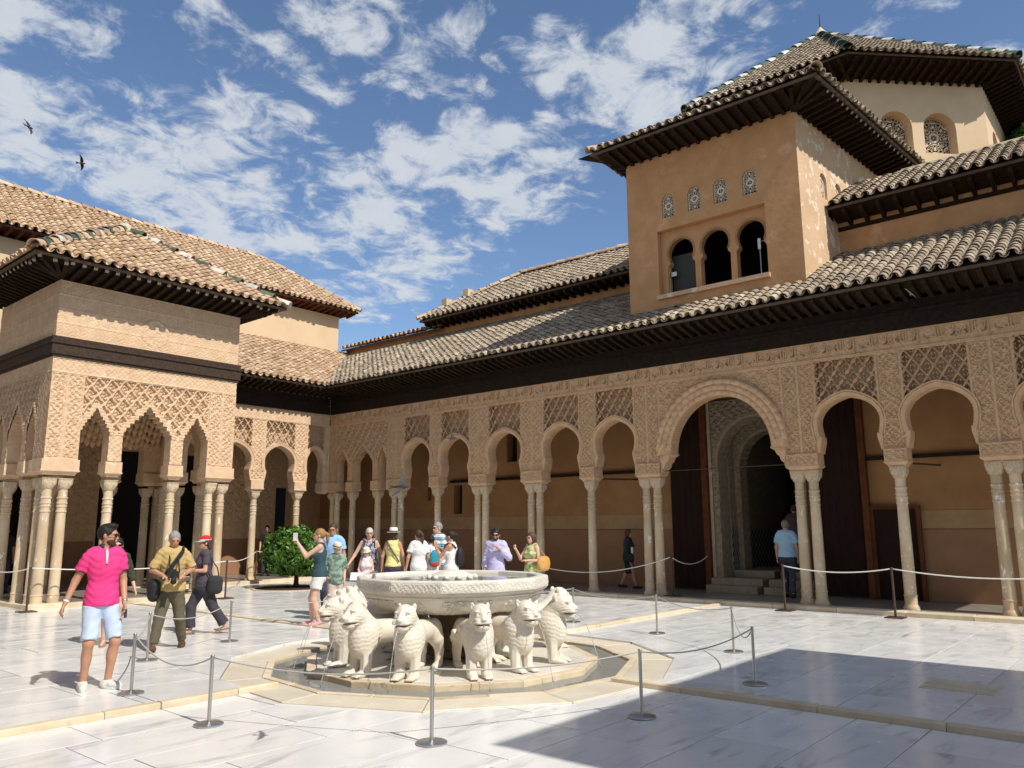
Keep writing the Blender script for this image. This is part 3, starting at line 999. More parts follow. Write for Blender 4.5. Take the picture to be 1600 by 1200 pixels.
class Roof:
    """collects the tiles of one building's roof, then builds them"""
    def __init__(s, root, m):
        s.root, s.m, s.T, s.P, s.bed = root, m, [], [], MB()
    def face(s, P0, u, up, poly, sp=0.245, co=0.225, bed=True, thick=0.09):
        P0, u, up = Vector(P0), Vector(u).normalized(), Vector(up).normalized()
        n = u.cross(up)
        x = u
        if n.z < 0:
            n = -n; x = -u
        a0, a1 = min(p[0] for p in poly), max(p[0] for p in poly)
        b1 = max(p[1] for p in poly); b0 = min(p[1] for p in poly)
        if bed:
            f = lambda a, b, h: tuple(P0 + u * a + up * b + n * h)
            s.bed.prism(poly, f, -thick, -0.03)
        i = math.floor(a0 / sp)
        while i * sp < a1 + sp:
            a = (i + 0.5) * sp
            jx = random.gauss(0, 0.006)
            for j in range(int(math.floor(b0 / co)), int(b1 / co) + 1):
                b = j * co
                for (lst, aa, mid) in ((s.T, a, 0.14), (s.P, a - sp / 2, 0.14)):
                    if not inpoly(poly, aa, b + mid):
                        continue
                    M = Matrix.Identity(4)
                    wob = random.gauss(0, 0.035)
                    xx = x * math.cos(wob) + up * math.sin(wob); yy = up * math.cos(wob) - x * math.sin(wob)
                    q = P0 + u * (aa + jx + random.gauss(0, 0.004)) + up * (b + random.gauss(0, 0.014)) + n * (0.012 + abs(random.gauss(0, 0.006)))
                    for r_ in range(3):
                        M[r_][0] = xx[r_]; M[r_][1] = yy[r_]; M[r_][2] = n[r_]; M[r_][3] = q[r_]
                    lst.append(M)
            i += 1
    def build(s, nparts=300):
        if s.bed.n:
            part('roof_bed', s.bed, MT['bed'], s.root, fix=True)
        d = sorted(s.T, key=lambda M: (M.translation - Vector((0, 0, CAM_H))).length)
        me = tile_mesh(s.m)
        for M in d[:nparts]:
            inst('roof_tile', me, s.root, M)
        def joined(name, lst, TV_, TF_):
            if not lst:
                return
            A = np.array([np.array(M) for M in lst])
            V = np.einsum('nij,kj->nki', A[:, :3, :3], TV_) + A[:, None, :3, 3]
            n = len(lst); k = len(TV_)
            F = (TF_[None] + (np.arange(n) * k)[:, None, None]).reshape(-1, 4)
            me2 = make_mesh(name, V.reshape(-1, 3), [F], True, np.repeat(rng.random(n), k))
            part(name, me2, MT[s.m], s.root, kind='stuff')
            me2.set_sharp_from_angle(angle=R(40))
        joined('roof_tiles', d[nparts:], TV, TF)
        joined('channel_tiles', s.P, PV, PF)
RIDGE_ME = {}
def ridge(root, A, B, mats, r=0.125, ln=0.36, name='ridge_tile', off=0.03):
    A, B = Vector(A), Vector(B)
    L = (B - A).length; d = (B - A) / L
    x = d.cross(Vector((0, 0, 1))).normalized(); n = x.cross(d)
    k = int(L / ln)
    for i in range(k):
        mk = mats[i % len(mats)]
        key = (mk, r)
        if key not in RIDGE_ME:
            V, F = tile_template(r, r * 0.82, ln * 1.2, 0.02, 8, 0.03)
            me = make_mesh(name, V, [F], True); me.materials.append(MT[mk]); me.set_sharp_from_angle(angle=R(40))
            RIDGE_ME[key] = me
        q = A + d * (i * L / k) + n * (off + random.gauss(0, 0.006))
        M = Matrix.Identity(4)
        for r_ in range(3):
            M[r_][0] = x[r_]; M[r_][1] = d[r_]; M[r_][2] = n[r_]; M[r_][3] = q[r_]
        inst(name, RIDGE_ME[key], root, M)
RAFT = {}
def rafter_mesh(L, tip):
    key = (round(L, 2), tip)
    if key not in RAFT:
        # carved tail: profile in (y outward, z)
        pr = [(0, 0), (L * .72, 0), (L * .78, 0.02), (L * .86, -0.012), (L * .95, 0.005), (L, 0.045), (L, 0.11), (0, 0.11)]
        mb = MB().prism(pr, lambda a, b, h: (h, a, b), -0.042, 0.042)
        me = mb.mesh('rafter'); fix_normals(me)
        me.materials.append(MT['wood'])
        if tip:
            me.materials.append(MT['tip'])
            for p in me.polygons:
                if p.center.y > L * 0.93 and abs(p.normal.x) < 0.5:
                    p.material_index = 1
        RAFT[key] = me
    return RAFT[key]
MT['tip'] = mat('sunlit_rafter_tip', (0.34, 0.29, 0.23), rough=0.6)  # pale ends: the light caught by the rafter tails, put into the colour
def eave(root, P0, u, out, L, over, z0, z1, sp=0.235, tip=False, board=True, fan=None):
    """rafters run outward from P0 + u*s (wall side, height z0) to height z1 at the drip edge"""
    P0, u, out = Vector(P0), Vector(u), Vector(out)
    d = (out * over + Vector((0, 0, z1 - z0))).normalized()
    rl = math.hypot(over, z1 - z0)
    n = int(L / sp)
    me = rafter_mesh(rl, tip)
    zed = u.cross(d)
    if zed.z < 0:
        zed = -zed
    x = d.cross(zed)
    for i in range(n + 1):
        q = P0 + u * (i * L / n); q.z = z0
        M = Matrix.Identity(4)
        for r_ in range(3):
            M[r_][0] = x[r_]; M[r_][1] = d[r_]; M[r_][2] = zed[r_]; M[r_][3] = q[r_]
        inst('rafter', me, root, M)
    if board:
        f = lambda a, b, h: tuple(Vector((P0.x, P0.y, z0)) + u * a + d * b + zed * h)
        mb = MB().prism([(0, -0.1), (L, -0.1), (L + (over if fan else 0), rl + 0.02), (-(over if fan else 0), rl + 0.02)], f, 0.112, 0.135)
        part('soffit_board', mb, MT['wood'], root, fix=True)

# ---------------------------------------------------------------- long shaded arcade on the right
FR = frame((16.85, 0, 0), (0, 1, 0), (-1, 0, 0))
gal = thing('arcade', 'long shaded arcade of stucco arches on slim marble columns along the right side', 'arcade', (17, 8, 0))
GZ = 0.13
S, D = 'stucco', 0
piers = [(0.45, 0.92, 1), (2.12, 2.85, 2), (4.05, 4.52, 1), (5.78, 6.50, 2), (9.54, 10.26, 2), (11.43, 11.93, 1), (13.13, 13.91, 2), (15.13, 15.88, 2), (17.08, 17.53, 1), (18.72, 19.50, 2)]
VT = 5.19
for i, (a, b, nc) in enumerate(piers):
    res = 0.0095 if a < 13 else 0.015
    pilaster(gal, FR, a, b, 3.22, VT, res, MT[S], strips=2 if nc == 2 else 1)
    mb = MB(); e = 0.02
    abacus(mb, 16.80, 17.20, a + e - .01, b - e + .01, 2.86, 2.975, 3.225)
    part('impost', mb, MT[S], gal, fix=True)
    impost(gal, frame((16.809, 0, 0), (0, 1, 0), (-1, 0, 0)), a + .025, b - .025, 2.98, 3.215, res, MT[S])
    c = (a + b) / 2
    for dy in ((0,) if nc == 1 else (-0.15, 0.15)):
        add_col(gal, 17.0, c + dy, GZ - 0.02)
kinds = [1, 0, 2, None, 1, 0, 1, 0, 0]
ends = [(piers[i][1], piers[i + 1][0]) for i in range(len(piers) - 1)]
kk = [1, 0, 1, 9, 1, 0, 1, 0, 0]
for (a, b), k in zip(ends, kk):
    big = k == 9
    bay(gal, FR, a, b, VT, T_BIG if big else T_SMALL, 0.0095 if a < 13 else 0.014, k, MT[S], big)

# triple pointed arches beside the inner corner
T_MUQ = [(3.22, .62), (3.90, .62), (3.905, .56), (3.97, .56), (3.975, .47), (4.05, .47), (4.055, .37), (4.13, .37), (4.135, .26), (4.21, .26), (4.215, .15), (4.30, .13), (4.38, 0.0)]
def muq_group(root, F, bays, u0, u1, vt, vb, res, m, kind=2, q=0.26, dp=0.32, top=None, tabs=None, pcell=None):
    """wall over several stepped arches with one lozenge panel above"""
    poly = [(u0, vb)]
    inss, paths = [], []
    for i, (a, b) in enumerate(bays):
        uc, hb = (a + b) / 2, (b - a) / 2
        tab = tabs[i]
        k = hb / tab[0][1]
        pts = opening(tab, uc, k, 0.04)
        poly += pts
        inss.append(inside(tab, uc, k)); paths.append(pts)
    poly += [(u1, vb), (u1, vt), (u0, vt)]
    part('arch_wall', MB().prism(poly, F, -dp, -0.075), m, root, fix=True)
    dts = [dist_to(p) for p in paths]
    mid = (u0 + u1) / 2
    p = pcell or 0.30
    def hf(u, v):
        ed = np.minimum(np.minimum(u - u0, u1 - u), vt - v)
        rib, gr, leaf = sebka(u - mid, v - vt, p, p * 1.35, kind)
        h = -0.070 + np.maximum(rib * 0.075 - gr * 0.018, leaf * 0.045)
        fr = 1 - smooth01(ed, 0.018, 0.028)
        h = np.maximum(h, -0.07 + fr * 0.07)
        d = np.minimum.reduce([t(u, v) for t in dts])
        low = smooth01(3.97 - v, 0, 0.05)
        h = h * (1 - low) + low * (-0.012 + 0.016 * arab(u, v, 0.1))
        sc = np.abs(np.sin(PI * v / 0.075))
        band = 1 - smooth01(d, 0.085 + 0.02 * sc, 0.10 + 0.02 * sc)
        hb_ = 0.0 + 0.022 * np.sqrt(np.abs(np.sin(PI * (u * 9))) * np.abs(np.sin(PI * v / 0.075)) + 1e-6)
        return np.where((band > 0.5) & (v > 3.86), hb_, h)
    relief('lattice_panel', F, u0, u1, vb + 0.02, vt, res, hf, m, root, mask=lambda u, v: ~np.logical_or.reduce([f(u, v) for f in inss]))
    # stepped soffits: small hanging prisms that follow each step
    for pts in paths:
        mb = MB()
        P = np.array(pts)
        ring = []
        for h in (-0.0745, -0.01):
            ring += [F(u, v, h) for u, v in P]
        n = len(P); k = np.arange(n - 1)
        mb.add(ring, [np.stack([k, k + 1, k + 1 + n, k + n], 1)])
        part('arch_soffit', mb, m, root)
tb = [T_MUQ, [(v + 0.02 if v > 3.3 else v, w) for v, w in T_MUQ], T_MUQ]
muq_group(gal, FR, [(19.55, 19.93), (20.23, 21.22), (21.52, 22.1)], 19.50, 22.22, VT, 3.22, 0.015, MT[S], 2, tabs=[[(v if v < 3.9 else 3.9 + (v - 3.9) * 0.8, w) for v, w in T_MUQ], [(v if v < 3.9 else 3.9 + (v - 3.9) * 1.0, w) for v, w in T_MUQ], [(v if v < 3.9 else 3.9 + (v - 3.9) * 0.8, w) for v, w in T_MUQ]], pcell=0.33)
pilaster(gal, FR, 22.22, 22.56, 3.22, VT, 0.016, MT[S])
for a, b, ys in ((19.93, 20.23, (20.08,)), (21.22, 21.52, (21.37,)), (22.1, 22.56, (22.2, 22.45))):
    mb = MB(); abacus(mb, 16.80, 17.20, a - .04, b + (.04 if b < 22.5 else 0), 2.86, 2.975, 3.222)
    part('impost', mb, MT[S], gal, fix=True)
    for y in ys:
        add_col(gal, 17.0, y, GZ - .02)
# inscription band under the beam
Y0, Y1 = 0.45, 22.56
mb = MB().prism([(Y0, VT), (Y1, VT), (Y1, 5.60), (Y0, 5.60)], FR, -0.32, -0.016)
mb.prism([(Y0, 5.192), (Y1, 5.192), (Y1, 5.225), (Y0, 5.225)], FR, -0.016, 0.016)
mb.prism([(Y0, 5.56), (Y1, 5.56), (Y1, 5.585), (Y0, 5.585)], FR, -0.016, 0.014)
part('frieze', mb, MT[S], gal, fix=True)
for a in np.arange(Y0, Y1 - 1, 2.0):
    b = min(a + 2.0, Y1)
    def hf(u, v):
        return -0.015 + 0.008 * arab(u, v, 0.075)
    relief('inscription_band', FR, a, b, 5.226, 5.559, 0.013 if a < 12 else 0.02, hf, MT[S], gal)
# carved verses: the same short phrase again and again in tall flowing letters
_ph = "\uFEED\uFEFB \uFECF\uFE8E\uFEDF\uFE90 \uFE87\uFEFB \uFE8D\uFEDF\uFEE0\uFEEA"
_tc = bpy.data.curves.new('inscription', 'FONT'); _tc.body = _ph[::-1]; _tc.size = 1.0; _tc.extrude = 0.05; _tc.resolution_u = 2
_to = bpy.data.objects.new('inscription', _tc); COL.objects.link(_to)
bpy.context.view_layer.update()
VERSE = bpy.data.meshes.new_from_object(_to.evaluated_get(bpy.context.evaluated_depsgraph_get()))
bpy.data.objects.remove(_to)
_vv = np.array([v.co for v in VERSE.vertices]); _lo, _hi = _vv.min(0), _vv.max(0)
VERSE.transform(Matrix.Translation((-_lo[0], -_lo[1], 0)))
VERSE.transform(Matrix.Diagonal((1.18 / (_hi[0] - _lo[0]), 0.29 / (_hi[1] - _lo[1]), 0.42, 1)))
VERSE.materials.clear(); VERSE.materials.append(MT[S])
def verses(root, F, a, b, z, ln=1.22, flip=False):
    n = int((b - a) / ln)
    for i in range(n):
        u = a + (i + (1 if flip else 0)) * (b - a) / n
        M = Matrix.Identity(4); U_ = -F.U if flip else F.U
        for r_ in range(3):
            M[r_][0] = U_[r_]; M[r_][1] = (0, 0, 1)[r_]; M[r_][2] = F.N[r_]
        M.translation = Vector(F(u, z, -0.004))
        inst('inscription', VERSE, root, M)
verses(gal, FR, Y0, Y1 - .1, 5.245, flip=True)
# carved beam, rafters, tiles
mb = MB().box(16.79, 17.15, -1.0, 22.49, 5.602, 5.90)
mb.box(16.74, 17.15, -1.0, 22.44, 5.903, 5.96).box(16.77, 17.15, -1.0, 22.46, 5.963, 6.16)
part('beam', mb, MT['beam'], gal)
eave(gal, (16.80, -0.9, 0), (0, 1, 0), (-1, 0, 0), 22.6, 0.72, 6.13, 6.27, 0.235)
TH = math.atan(0.554); CS, SN = math.cos(TH), math.sin(TH)
EX, EY, EZ = 16.05, 21.75, 6.44
rf = Roof(gal, 'grey_tile')
def rp(y0, y1, T, valley=False):
    return [(y0, 0), (y1, 0), (y1 + (T if valley else 0), T / CS), (y0, T / CS)]
rf.face((EX, 0, EZ), (0, 1, 0), (CS, 0, SN), rp(-1.0, 5.80, 2.95))
rf.face((EX, 0, EZ), (0, 1, 0), (CS, 0, SN), rp(5.80, 10.36, 0.98))
rf.face((EX, 0, EZ), (0, 1, 0), (CS, 0, SN), rp(10.36, EY, 4.02, True))
rf.build(300)
# gallery floor, front step, back wall, ceiling
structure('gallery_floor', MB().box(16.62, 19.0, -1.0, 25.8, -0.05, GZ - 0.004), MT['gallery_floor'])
stp = put('gallery_step', None, None, kind='structure')
y = -1.0
while y < 22.3:
    l = min(random.uniform(1.0, 1.7), 22.3 - y)
    if not (7.75 < y + l / 2 < 8.05):
        o = put('kerb_stone', MB().bbox(-0.20, 0.14, 0.004, l - 0.004, -0.2, 0, 0.015).mesh('kerb_stone'), MT['kerb'], stp)
        o.location = (16.56, y, GZ + 0.001)
    y += l
bw = MB()
FB = frame((18.9, 0, 0), (0, 1, 0), (-1, 0, 0))
def wall_holes(mb, F, outer, holes, h_front, thick):
    pl = [[Vector((*p, 0)) for p in outer]] + [[Vector((*p, 0)) for p in h] for h in holes]
    flat = [p for l in pl for p in l]
    tri = tessellate_polygon(pl)
    V = [F(p.x, p.y, h_front) for p in flat]
    mb.add(V, [np.array(tri)])
    for h in holes + [outer]:
        n = len(h)
        V = [F(u, v, h_front) for u, v in h] + [F(u, v, h_front - thick) for u, v in h]
        k = np.arange(n); k2 = (k + 1) % n
        mb.add(V, [np.stack([k, k2, k2 + n, k + n], 1)])
def rect(a, b, c, d):
    return [(a, c), (b, c), (b, d), (a, d)]
doorway = [(6.82, GZ), (9.18, GZ), (9.18, 3.30)] + [(8.0 + 1.18 * math.cos(t), 3.32 + 1.25 * math.sin(t)) for t in np.linspace(0.05, PI - 0.05, 20)] + [(6.82, 3.30)]
slits = [rect(19.56, 19.75, 2.61, 3.07), rect(18.11, 18.50, 2.14, 3.09), rect(15.76, 16.17, 3.72, 4.67)]
dv = [(9.18, 2.03), (9.18, 3.30)] + doorway[3:-1] + [(6.82, 3.30), (6.82, 2.03)]
wall_holes(bw, FB, [(-1.0, 2.03)] + dv[::-1] + [(25.9, 2.03), (25.9, 5.35), (-1.0, 5.35)], slits, 0, 0.35)
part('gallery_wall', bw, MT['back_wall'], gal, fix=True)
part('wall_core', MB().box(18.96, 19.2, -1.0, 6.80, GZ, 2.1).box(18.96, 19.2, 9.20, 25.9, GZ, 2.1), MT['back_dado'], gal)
part('wall_plate', MB().box(16.95, 17.12, -1.0, 22.6, 6.162, 6.82), MT['wood'], gal)
for (y0, y1) in ((-1.0, 6.82), (9.18, 25.9)):
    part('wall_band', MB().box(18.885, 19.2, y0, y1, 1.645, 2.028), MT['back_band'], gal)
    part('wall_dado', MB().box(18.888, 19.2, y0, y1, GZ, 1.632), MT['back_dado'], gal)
sb = MB()
for (a, b, c, d) in ((19.56, 19.75, 2.61, 3.07), (18.11, 18.50, 2.14, 3.09), (15.76, 16.17, 3.72, 4.67)):
    sb.box(19.2, 19.24, a - .1, b + .1, c - .1, d + .1)
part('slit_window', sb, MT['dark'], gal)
part('gallery_ceiling', MB().box(16.9, 18.9, -1.0, 25.8, 5.352, 5.45), MT['wood'], gal)
# tie rods across the arches
for (a, b), k in zip(ends, kk):
    if k == 9:
        part('tie_rod', MB().tube([(17.0, a, 3.03), (17.0, b, 3.03)], 0.010, 6), MT['rust_iron'], gal)
for a, b in ((2.9, 5.75), (10.3, 18.6)):
    part('tie_beam', MB().box(18.80, 18.88, a, b, 3.16, 3.24), MT['wood'], gal)
for y in (4.28, 11.7):
    part('tie_rod', MB().tube([(17.15, y - .2, 2.93), (18.85, y - .35, 2.98)], 0.022, 6), MT['rust_iron'], gal)

# doorway: two great timber leaves folded back against the wall, carved reveal, steps
hall0 = thing('doorway', 'carved stucco doorway with arched reveals leading into a dark hall behind the big arch', 'doorway', (19, 8, 0))
dl = thing('door', 'great dark timber door leaf folded open on the left of the carved doorway', 'door', (18.8, 9.3, GZ))
def leaf(root, y0, y1, z1):
    x = 18.80
    part('door_panel', MB().box(x, x + 0.06, y0, y1, GZ + 0.03, z1), MT['door'], root)
    n = 5
    for i in range(n):
        for j in range(11):
            a = y0 + 0.06 + i * (y1 - y0 - 0.12) / n; b = a + (y1 - y0 - 0.12) / n - 0.03
            c = GZ + 0.1 + j * (z1 - GZ - 0.2) / 11; d = c + (z1 - GZ - 0.2) / 11 - 0.03
            part('panel', MB().obox(Matrix.Translation((x - 0.004, (a + b) / 2, (c + d) / 2)), -0.004, 0.01, -(b - a) / 2, (b - a) / 2, -(d - c) / 2, (d - c) / 2), MT['door'], root)
leaf(dl, 9.42, 10.38, 4.95)
part('door_post', MB().box(18.66, 18.86, 9.27, 9.42, GZ, 5.0), MT['wood_red'], dl)
part('jamb', MB().box(18.78, 18.86, 9.19, 9.265, GZ, 4.9), MT['marble_col'], hall0)
dr_ = thing('door', 'great dark timber door leaf folded open on the right of the carved doorway', 'door', (18.8, 6.5, GZ))
leaf(dr_, 5.55, 6.55, 4.95)
part('door_post', MB().box(18.70, 18.86, 6.55, 6.68, GZ, 5.0), MT['wood_red'], dr_)
part('door_post', MB().box(18.70, 18.86, 5.42, 5.55, GZ, 5.0), MT['wood_red'], dr_)
dw = thing('wicket', 'low dark wicket door in a reddish timber frame against the arcade wall', 'door', (18.8, 5.0, GZ))
part('wicket_panel', MB().box(18.78, 18.86, 4.48, 5.34, GZ, 2.06), MT['door'], dw)
for a, b, c, d in ((4.40, 4.48, GZ, 2.14), (5.34, 5.42, GZ, 2.14), (4.48, 5.34, 2.06, 2.14)):
    part('frame_rail', MB().box(18.74, 18.86, a, b, c, d), MT['wood_red'], dw)
hall = hall0
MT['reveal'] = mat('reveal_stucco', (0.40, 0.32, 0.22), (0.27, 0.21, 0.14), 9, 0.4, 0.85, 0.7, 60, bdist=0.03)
mb = MB()
for x0, x1, w, sp_ in ((18.82, 19.35, 1.02, 3.30), (19.75, 20.2, 0.86, 3.2)):
    arch = [(8 - w, GZ), (8 - w, sp_)] + [(8 + w * -math.cos(t), sp_ + (w + .08) * math.sin(t)) for t in np.linspace(0.0, PI, 22)] + [(8 + w, sp_), (8 + w, GZ)]
    Fx = frame((x0, 0, 0), (0, 1, 0), (-1, 0, 0))
    poly = [(8 - 1.18, GZ)] + arch + [(8 + 1.18, GZ), (8 + 1.18, 4.9), (8 - 1.18, 4.9)]
    m2 = MB().prism(poly, Fx, -(x1 - x0), 0)
    part('arch_reveal', m2, MT['reveal'], hall, fix=True)
    dtr = dist_to(arch)
    inr = lambda u, v, w=w, s_=sp_: (np.abs(u - 8) < w) & (v < s_) | (((u - 8) / w) ** 2 + (np.maximum(v - s_, 0) / (w + .08)) ** 2 < 1)
    relief('carved_panel', Fx, 6.83, 9.17, sp_, 4.88, 0.016, lambda u, v: 0.004 + 0.03 * arab(u, v, 0.16), MT['reveal'], hall, mask=lambda u, v: ~inr(u, v) & (dtr(u, v) > .1))
    for s in (-1, 1):
        ja, jb = sorted((8 + s * (w + .012), 8 + s * 1.16))
        relief('carved_panel', Fx, ja, jb, 1.55, sp_ - .05, 0.014, lambda u, v: 0.004 + 0.026 * arab(u - ja, v, 0.12), MT['reveal'], hall)
    # carved undersides of the arches, ribbed across
    V = []; K = 40
    for i in range(K):
        t = PI * (i + .5) / K
        for q in (0.02, (x1 - x0) - .02):
            rr_ = w - .002 - (0.018 if i % 2 else 0.0)
            V.append((x0 + q, 8 - rr_ * math.cos(t), sp_ + (rr_ + .08) * math.sin(t)))
    part('ribbed_soffit', MB().add(V, [[(2 * i, 2 * i + 1, 2 * i + 3, 2 * i + 2) for i in range(K - 1)]]), MT['reveal'], hall)
    molding('arch_molding', Fx, [p for p in arch if p[1] > sp_ - .01], 0.12, hall, MT['reveal'], depth=0.1, front=0.03)
MT['dado_tile'] = mat('dado_tile', (0.36, 0.35, 0.30), rough=0.3, rnd=0.2)
MT['dado_dark'] = mat('dado_dark_tile', (0.03, 0.05, 0.04), rough=0.3, rnd=0.3)
mb2 = MB(); mb2.box(19.36, 19.74, 9.0, 9.1, GZ + 0.3, 4.8).box(20.2, 23.5, 9.1, 9.2, GZ + .3, 4.9).box(20.2, 23.5, 6.8, 6.9, GZ + .3, 4.9).box(19.36, 19.74, 6.9, 7.0, GZ + .3, 4.8)
part('hall_wall', mb2, MT['reveal'], hall)
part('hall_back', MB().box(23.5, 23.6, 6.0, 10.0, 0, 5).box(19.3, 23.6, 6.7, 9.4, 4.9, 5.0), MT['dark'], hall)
for i in range(7):
    for j in range(9):
        dk = (i + j) % 2
        part('dado_tile', MB().box(19.37 + i * .053, 19.37 + i * .053 + .05, 8.985, 8.999, 0.62 + j * .11, 0.725 + j * .11), MT['dado_dark' if dk else 'dado_tile'], hall)
for i in range(20):
    for j in range(9):
        dk = (i + j) % 2
        part('dado_tile', MB().box(20.22 + i * .11, 20.22 + i * .11 + .105, 9.085, 9.099, 0.62 + j * .11, 0.725 + j * .11), MT['dado_dark' if dk else 'dado_tile'], hall)
MT['step'] = mat('shaded_step', (0.36, 0.29, 0.20), (0.26, 0.20, 0.13), 4, 0.5, 0.6, 0.2, 25, rnd=0.12)  # darkened copy of the kerb stone, for the steps in shade
for i, (x, z) in enumerate(((18.30, 0.30), (18.62, 0.46), (19.36, 0.62))):
    for a, b in ((6.75, 7.78), (7.94, 9.25)):
        part('step', MB().bbox(x, x + (0.34 if i < 1 else 0.9 if i < 2 else 4.2), a, b, GZ - 0.0, z, 0.015), MT['step'], hall)
# ---------------------------------------------------------------- arcade across the far end of the court
FF = frame((0, 22.55, 0), (1, 0, 0), (0, -1, 0))
far = thing('arcade', 'sunlit arcade across the far end of the court beside the pavilion', 'arcade', (13, 22.7, 0))
SL = 'stucco_light'
fp = [(10.70, 11.20, 1), (12.25, 12.72, 1), (13.85, 14.33, 1), (15.46, 15.94, 1)]
for a, b, nc in fp:
    pilaster(far, FF, a, b, 3.22, VT, 0.016, MT[SL])
    mb = MB(); abacus(mb, a, b, 22.50, 22.90, 2.86, 2.975, 3.222); part('impost', mb, MT[SL], far, fix=True)
    add_col(far, (a + b) / 2, 22.7, GZ - .02)
pilaster(far, FF, 16.62, 16.84, 3.22, VT, 0.016, MT[SL])
mb = MB(); abacus(mb, 16.55, 16.86, 22.50, 22.90, 2.86, 2.975, 3.222); part('impost', mb, MT[SL], far, fix=True)
for (a, b), k in zip(((11.20, 12.25), (12.72, 13.85), (14.33, 15.46), (15.94, 16.62)), (1, 1, 1, 0)):
    bay(far, FF, a, b, VT, T_SMALL, 0.015, k, MT[SL])
mb = MB().prism([(10.7, VT), (16.84, VT), (16.84, 5.60), (10.7, 5.60)], FF, -0.32, -0.016)
mb.prism([(10.7, 5.192), (16.83, 5.192), (16.83, 5.225), (10.7, 5.225)], FF, -0.016, 0.016)
part('frieze', mb, MT[SL], far, fix=True)
relief('inscription_band', FF, 10.7, 16.83, 5.226, 5.56, 0.018, lambda u, v: -0.014 + 0.014 * arab(u, v, 0.09), MT[SL], far)
mb = MB().box(10.9, 16.78, 22.49, 22.85, 5.602, 5.90).box(10.9, 16.735, 22.44, 22.85, 5.903, 5.96).box(10.9, 16.765, 22.47, 22.85, 5.963, 6.16)
part('beam', mb, MT['beam'], far)
eave(far, (10.9, 22.50, 0), (1, 0, 0), (0, -1, 0), 5.9, 0.72, 6.13, 6.27, 0.235)
rf = Roof(far, 'tan_tile')
rf.face((0, EY, EZ), (1, 0, 0), (0, CS, SN), [(10.4, 0), (EX, 0), (EX + 4.15, 4.15 / CS), (10.4, 4.15 / CS)])
rf.build(300)
# lead gutter in the valley where the two roofs meet
vz = lambda t: EZ + 0.554 * t
mb = MB()
V = []
for t in (-0.02, 3.6):
    for s, dz in ((-0.11, 0.08), (-0.03, 0.05), (0.03, 0.05), (0.11, 0.08)):
        V.append((EX + t + s * .7071, EY + t - s * .7071, vz(t) + dz + 0.045))
mb.add(V, [[(0, 4, 5, 1), (1, 5, 6, 2), (2, 6, 7, 3)]])
o = part('valley_gutter', mb, MT['flash'], far); md = o.modifiers.new('thickness', 'SOLIDIFY'); md.thickness = 0.01
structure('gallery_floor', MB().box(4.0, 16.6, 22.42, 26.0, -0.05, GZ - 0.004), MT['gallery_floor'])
x = 11.0
while x < 16.4:
    l = min(random.uniform(1.0, 1.6), 16.42 - x)
    o = put('kerb_stone', MB().bbox(0.004, l - 0.004, -0.16, 0.14, -0.2, 0, 0.015).mesh('kerb_stone'), MT['kerb'], stp)
    o.location = (x, 22.34, GZ + 0.001); x += l
# back wall of the far arcade with carved panels and dark openings
FBK = frame((0, 25.75, 0), (1, 0, 0), (0, -1, 0))
mb = MB()
wall_holes(mb, FBK, rect(3.0, 19.0, 0.05, 5.35), [rect(5.6, 8.6, GZ, 3.8), rect(10.6, 14.75, GZ, 4.2), rect(16.9, 17.6, GZ, 3.2)], 0, 0.4)
part('gallery_wall', mb, MT['stucco'], far, fix=True)
part('hall_back', MB().box(5, 19, 28.0, 28.1, 0, 5.4), MT['dark'], far)
for a, b in ((8.65, 10.55), (14.85, 16.8)):
    part('wall_dado', MB().box(a, b, 25.72, 25.76, GZ, 1.35), MT['back_dado'], far)
    relief('carved_panel', FBK, a, b, 1.4, 5.0, 0.03, lambda u, v: 0.012 + 0.03 * arab(u, v, 0.28), MT['stucco'], far)
    relief('carved_panel', FBK, a, b, 1.36, 1.95, 0.03, lambda u, v: 0.035 + 0.03 * star_net(u, v, 0.3), MT['stucco'], far)
part('gallery_ceiling', MB().box(4.0, 18.9, 22.9, 25.75, 5.352, 5.45), MT['wood'], far)
# hanging honeycomb corbels seen through the far arches
hc = MB()
for i, (cx, cy) in enumerate(((13.2, 24.0), (15.0, 24.2), (11.6, 24.0))):
    for j in range(5):
        for k in range(7 - j):
            x = cx + (k - (6 - j) / 2) * 0.16
            hc.lathe([(0.075, 4.7 - j * .14), (0.08, 4.6 - j * .14), (0.05, 4.54 - j * .14), (0.02, 4.5 - j * .14)], 6, (x, cy, 0))
part('honeycomb_corbel', hc, MT['stucco'], far, kind='stuff')

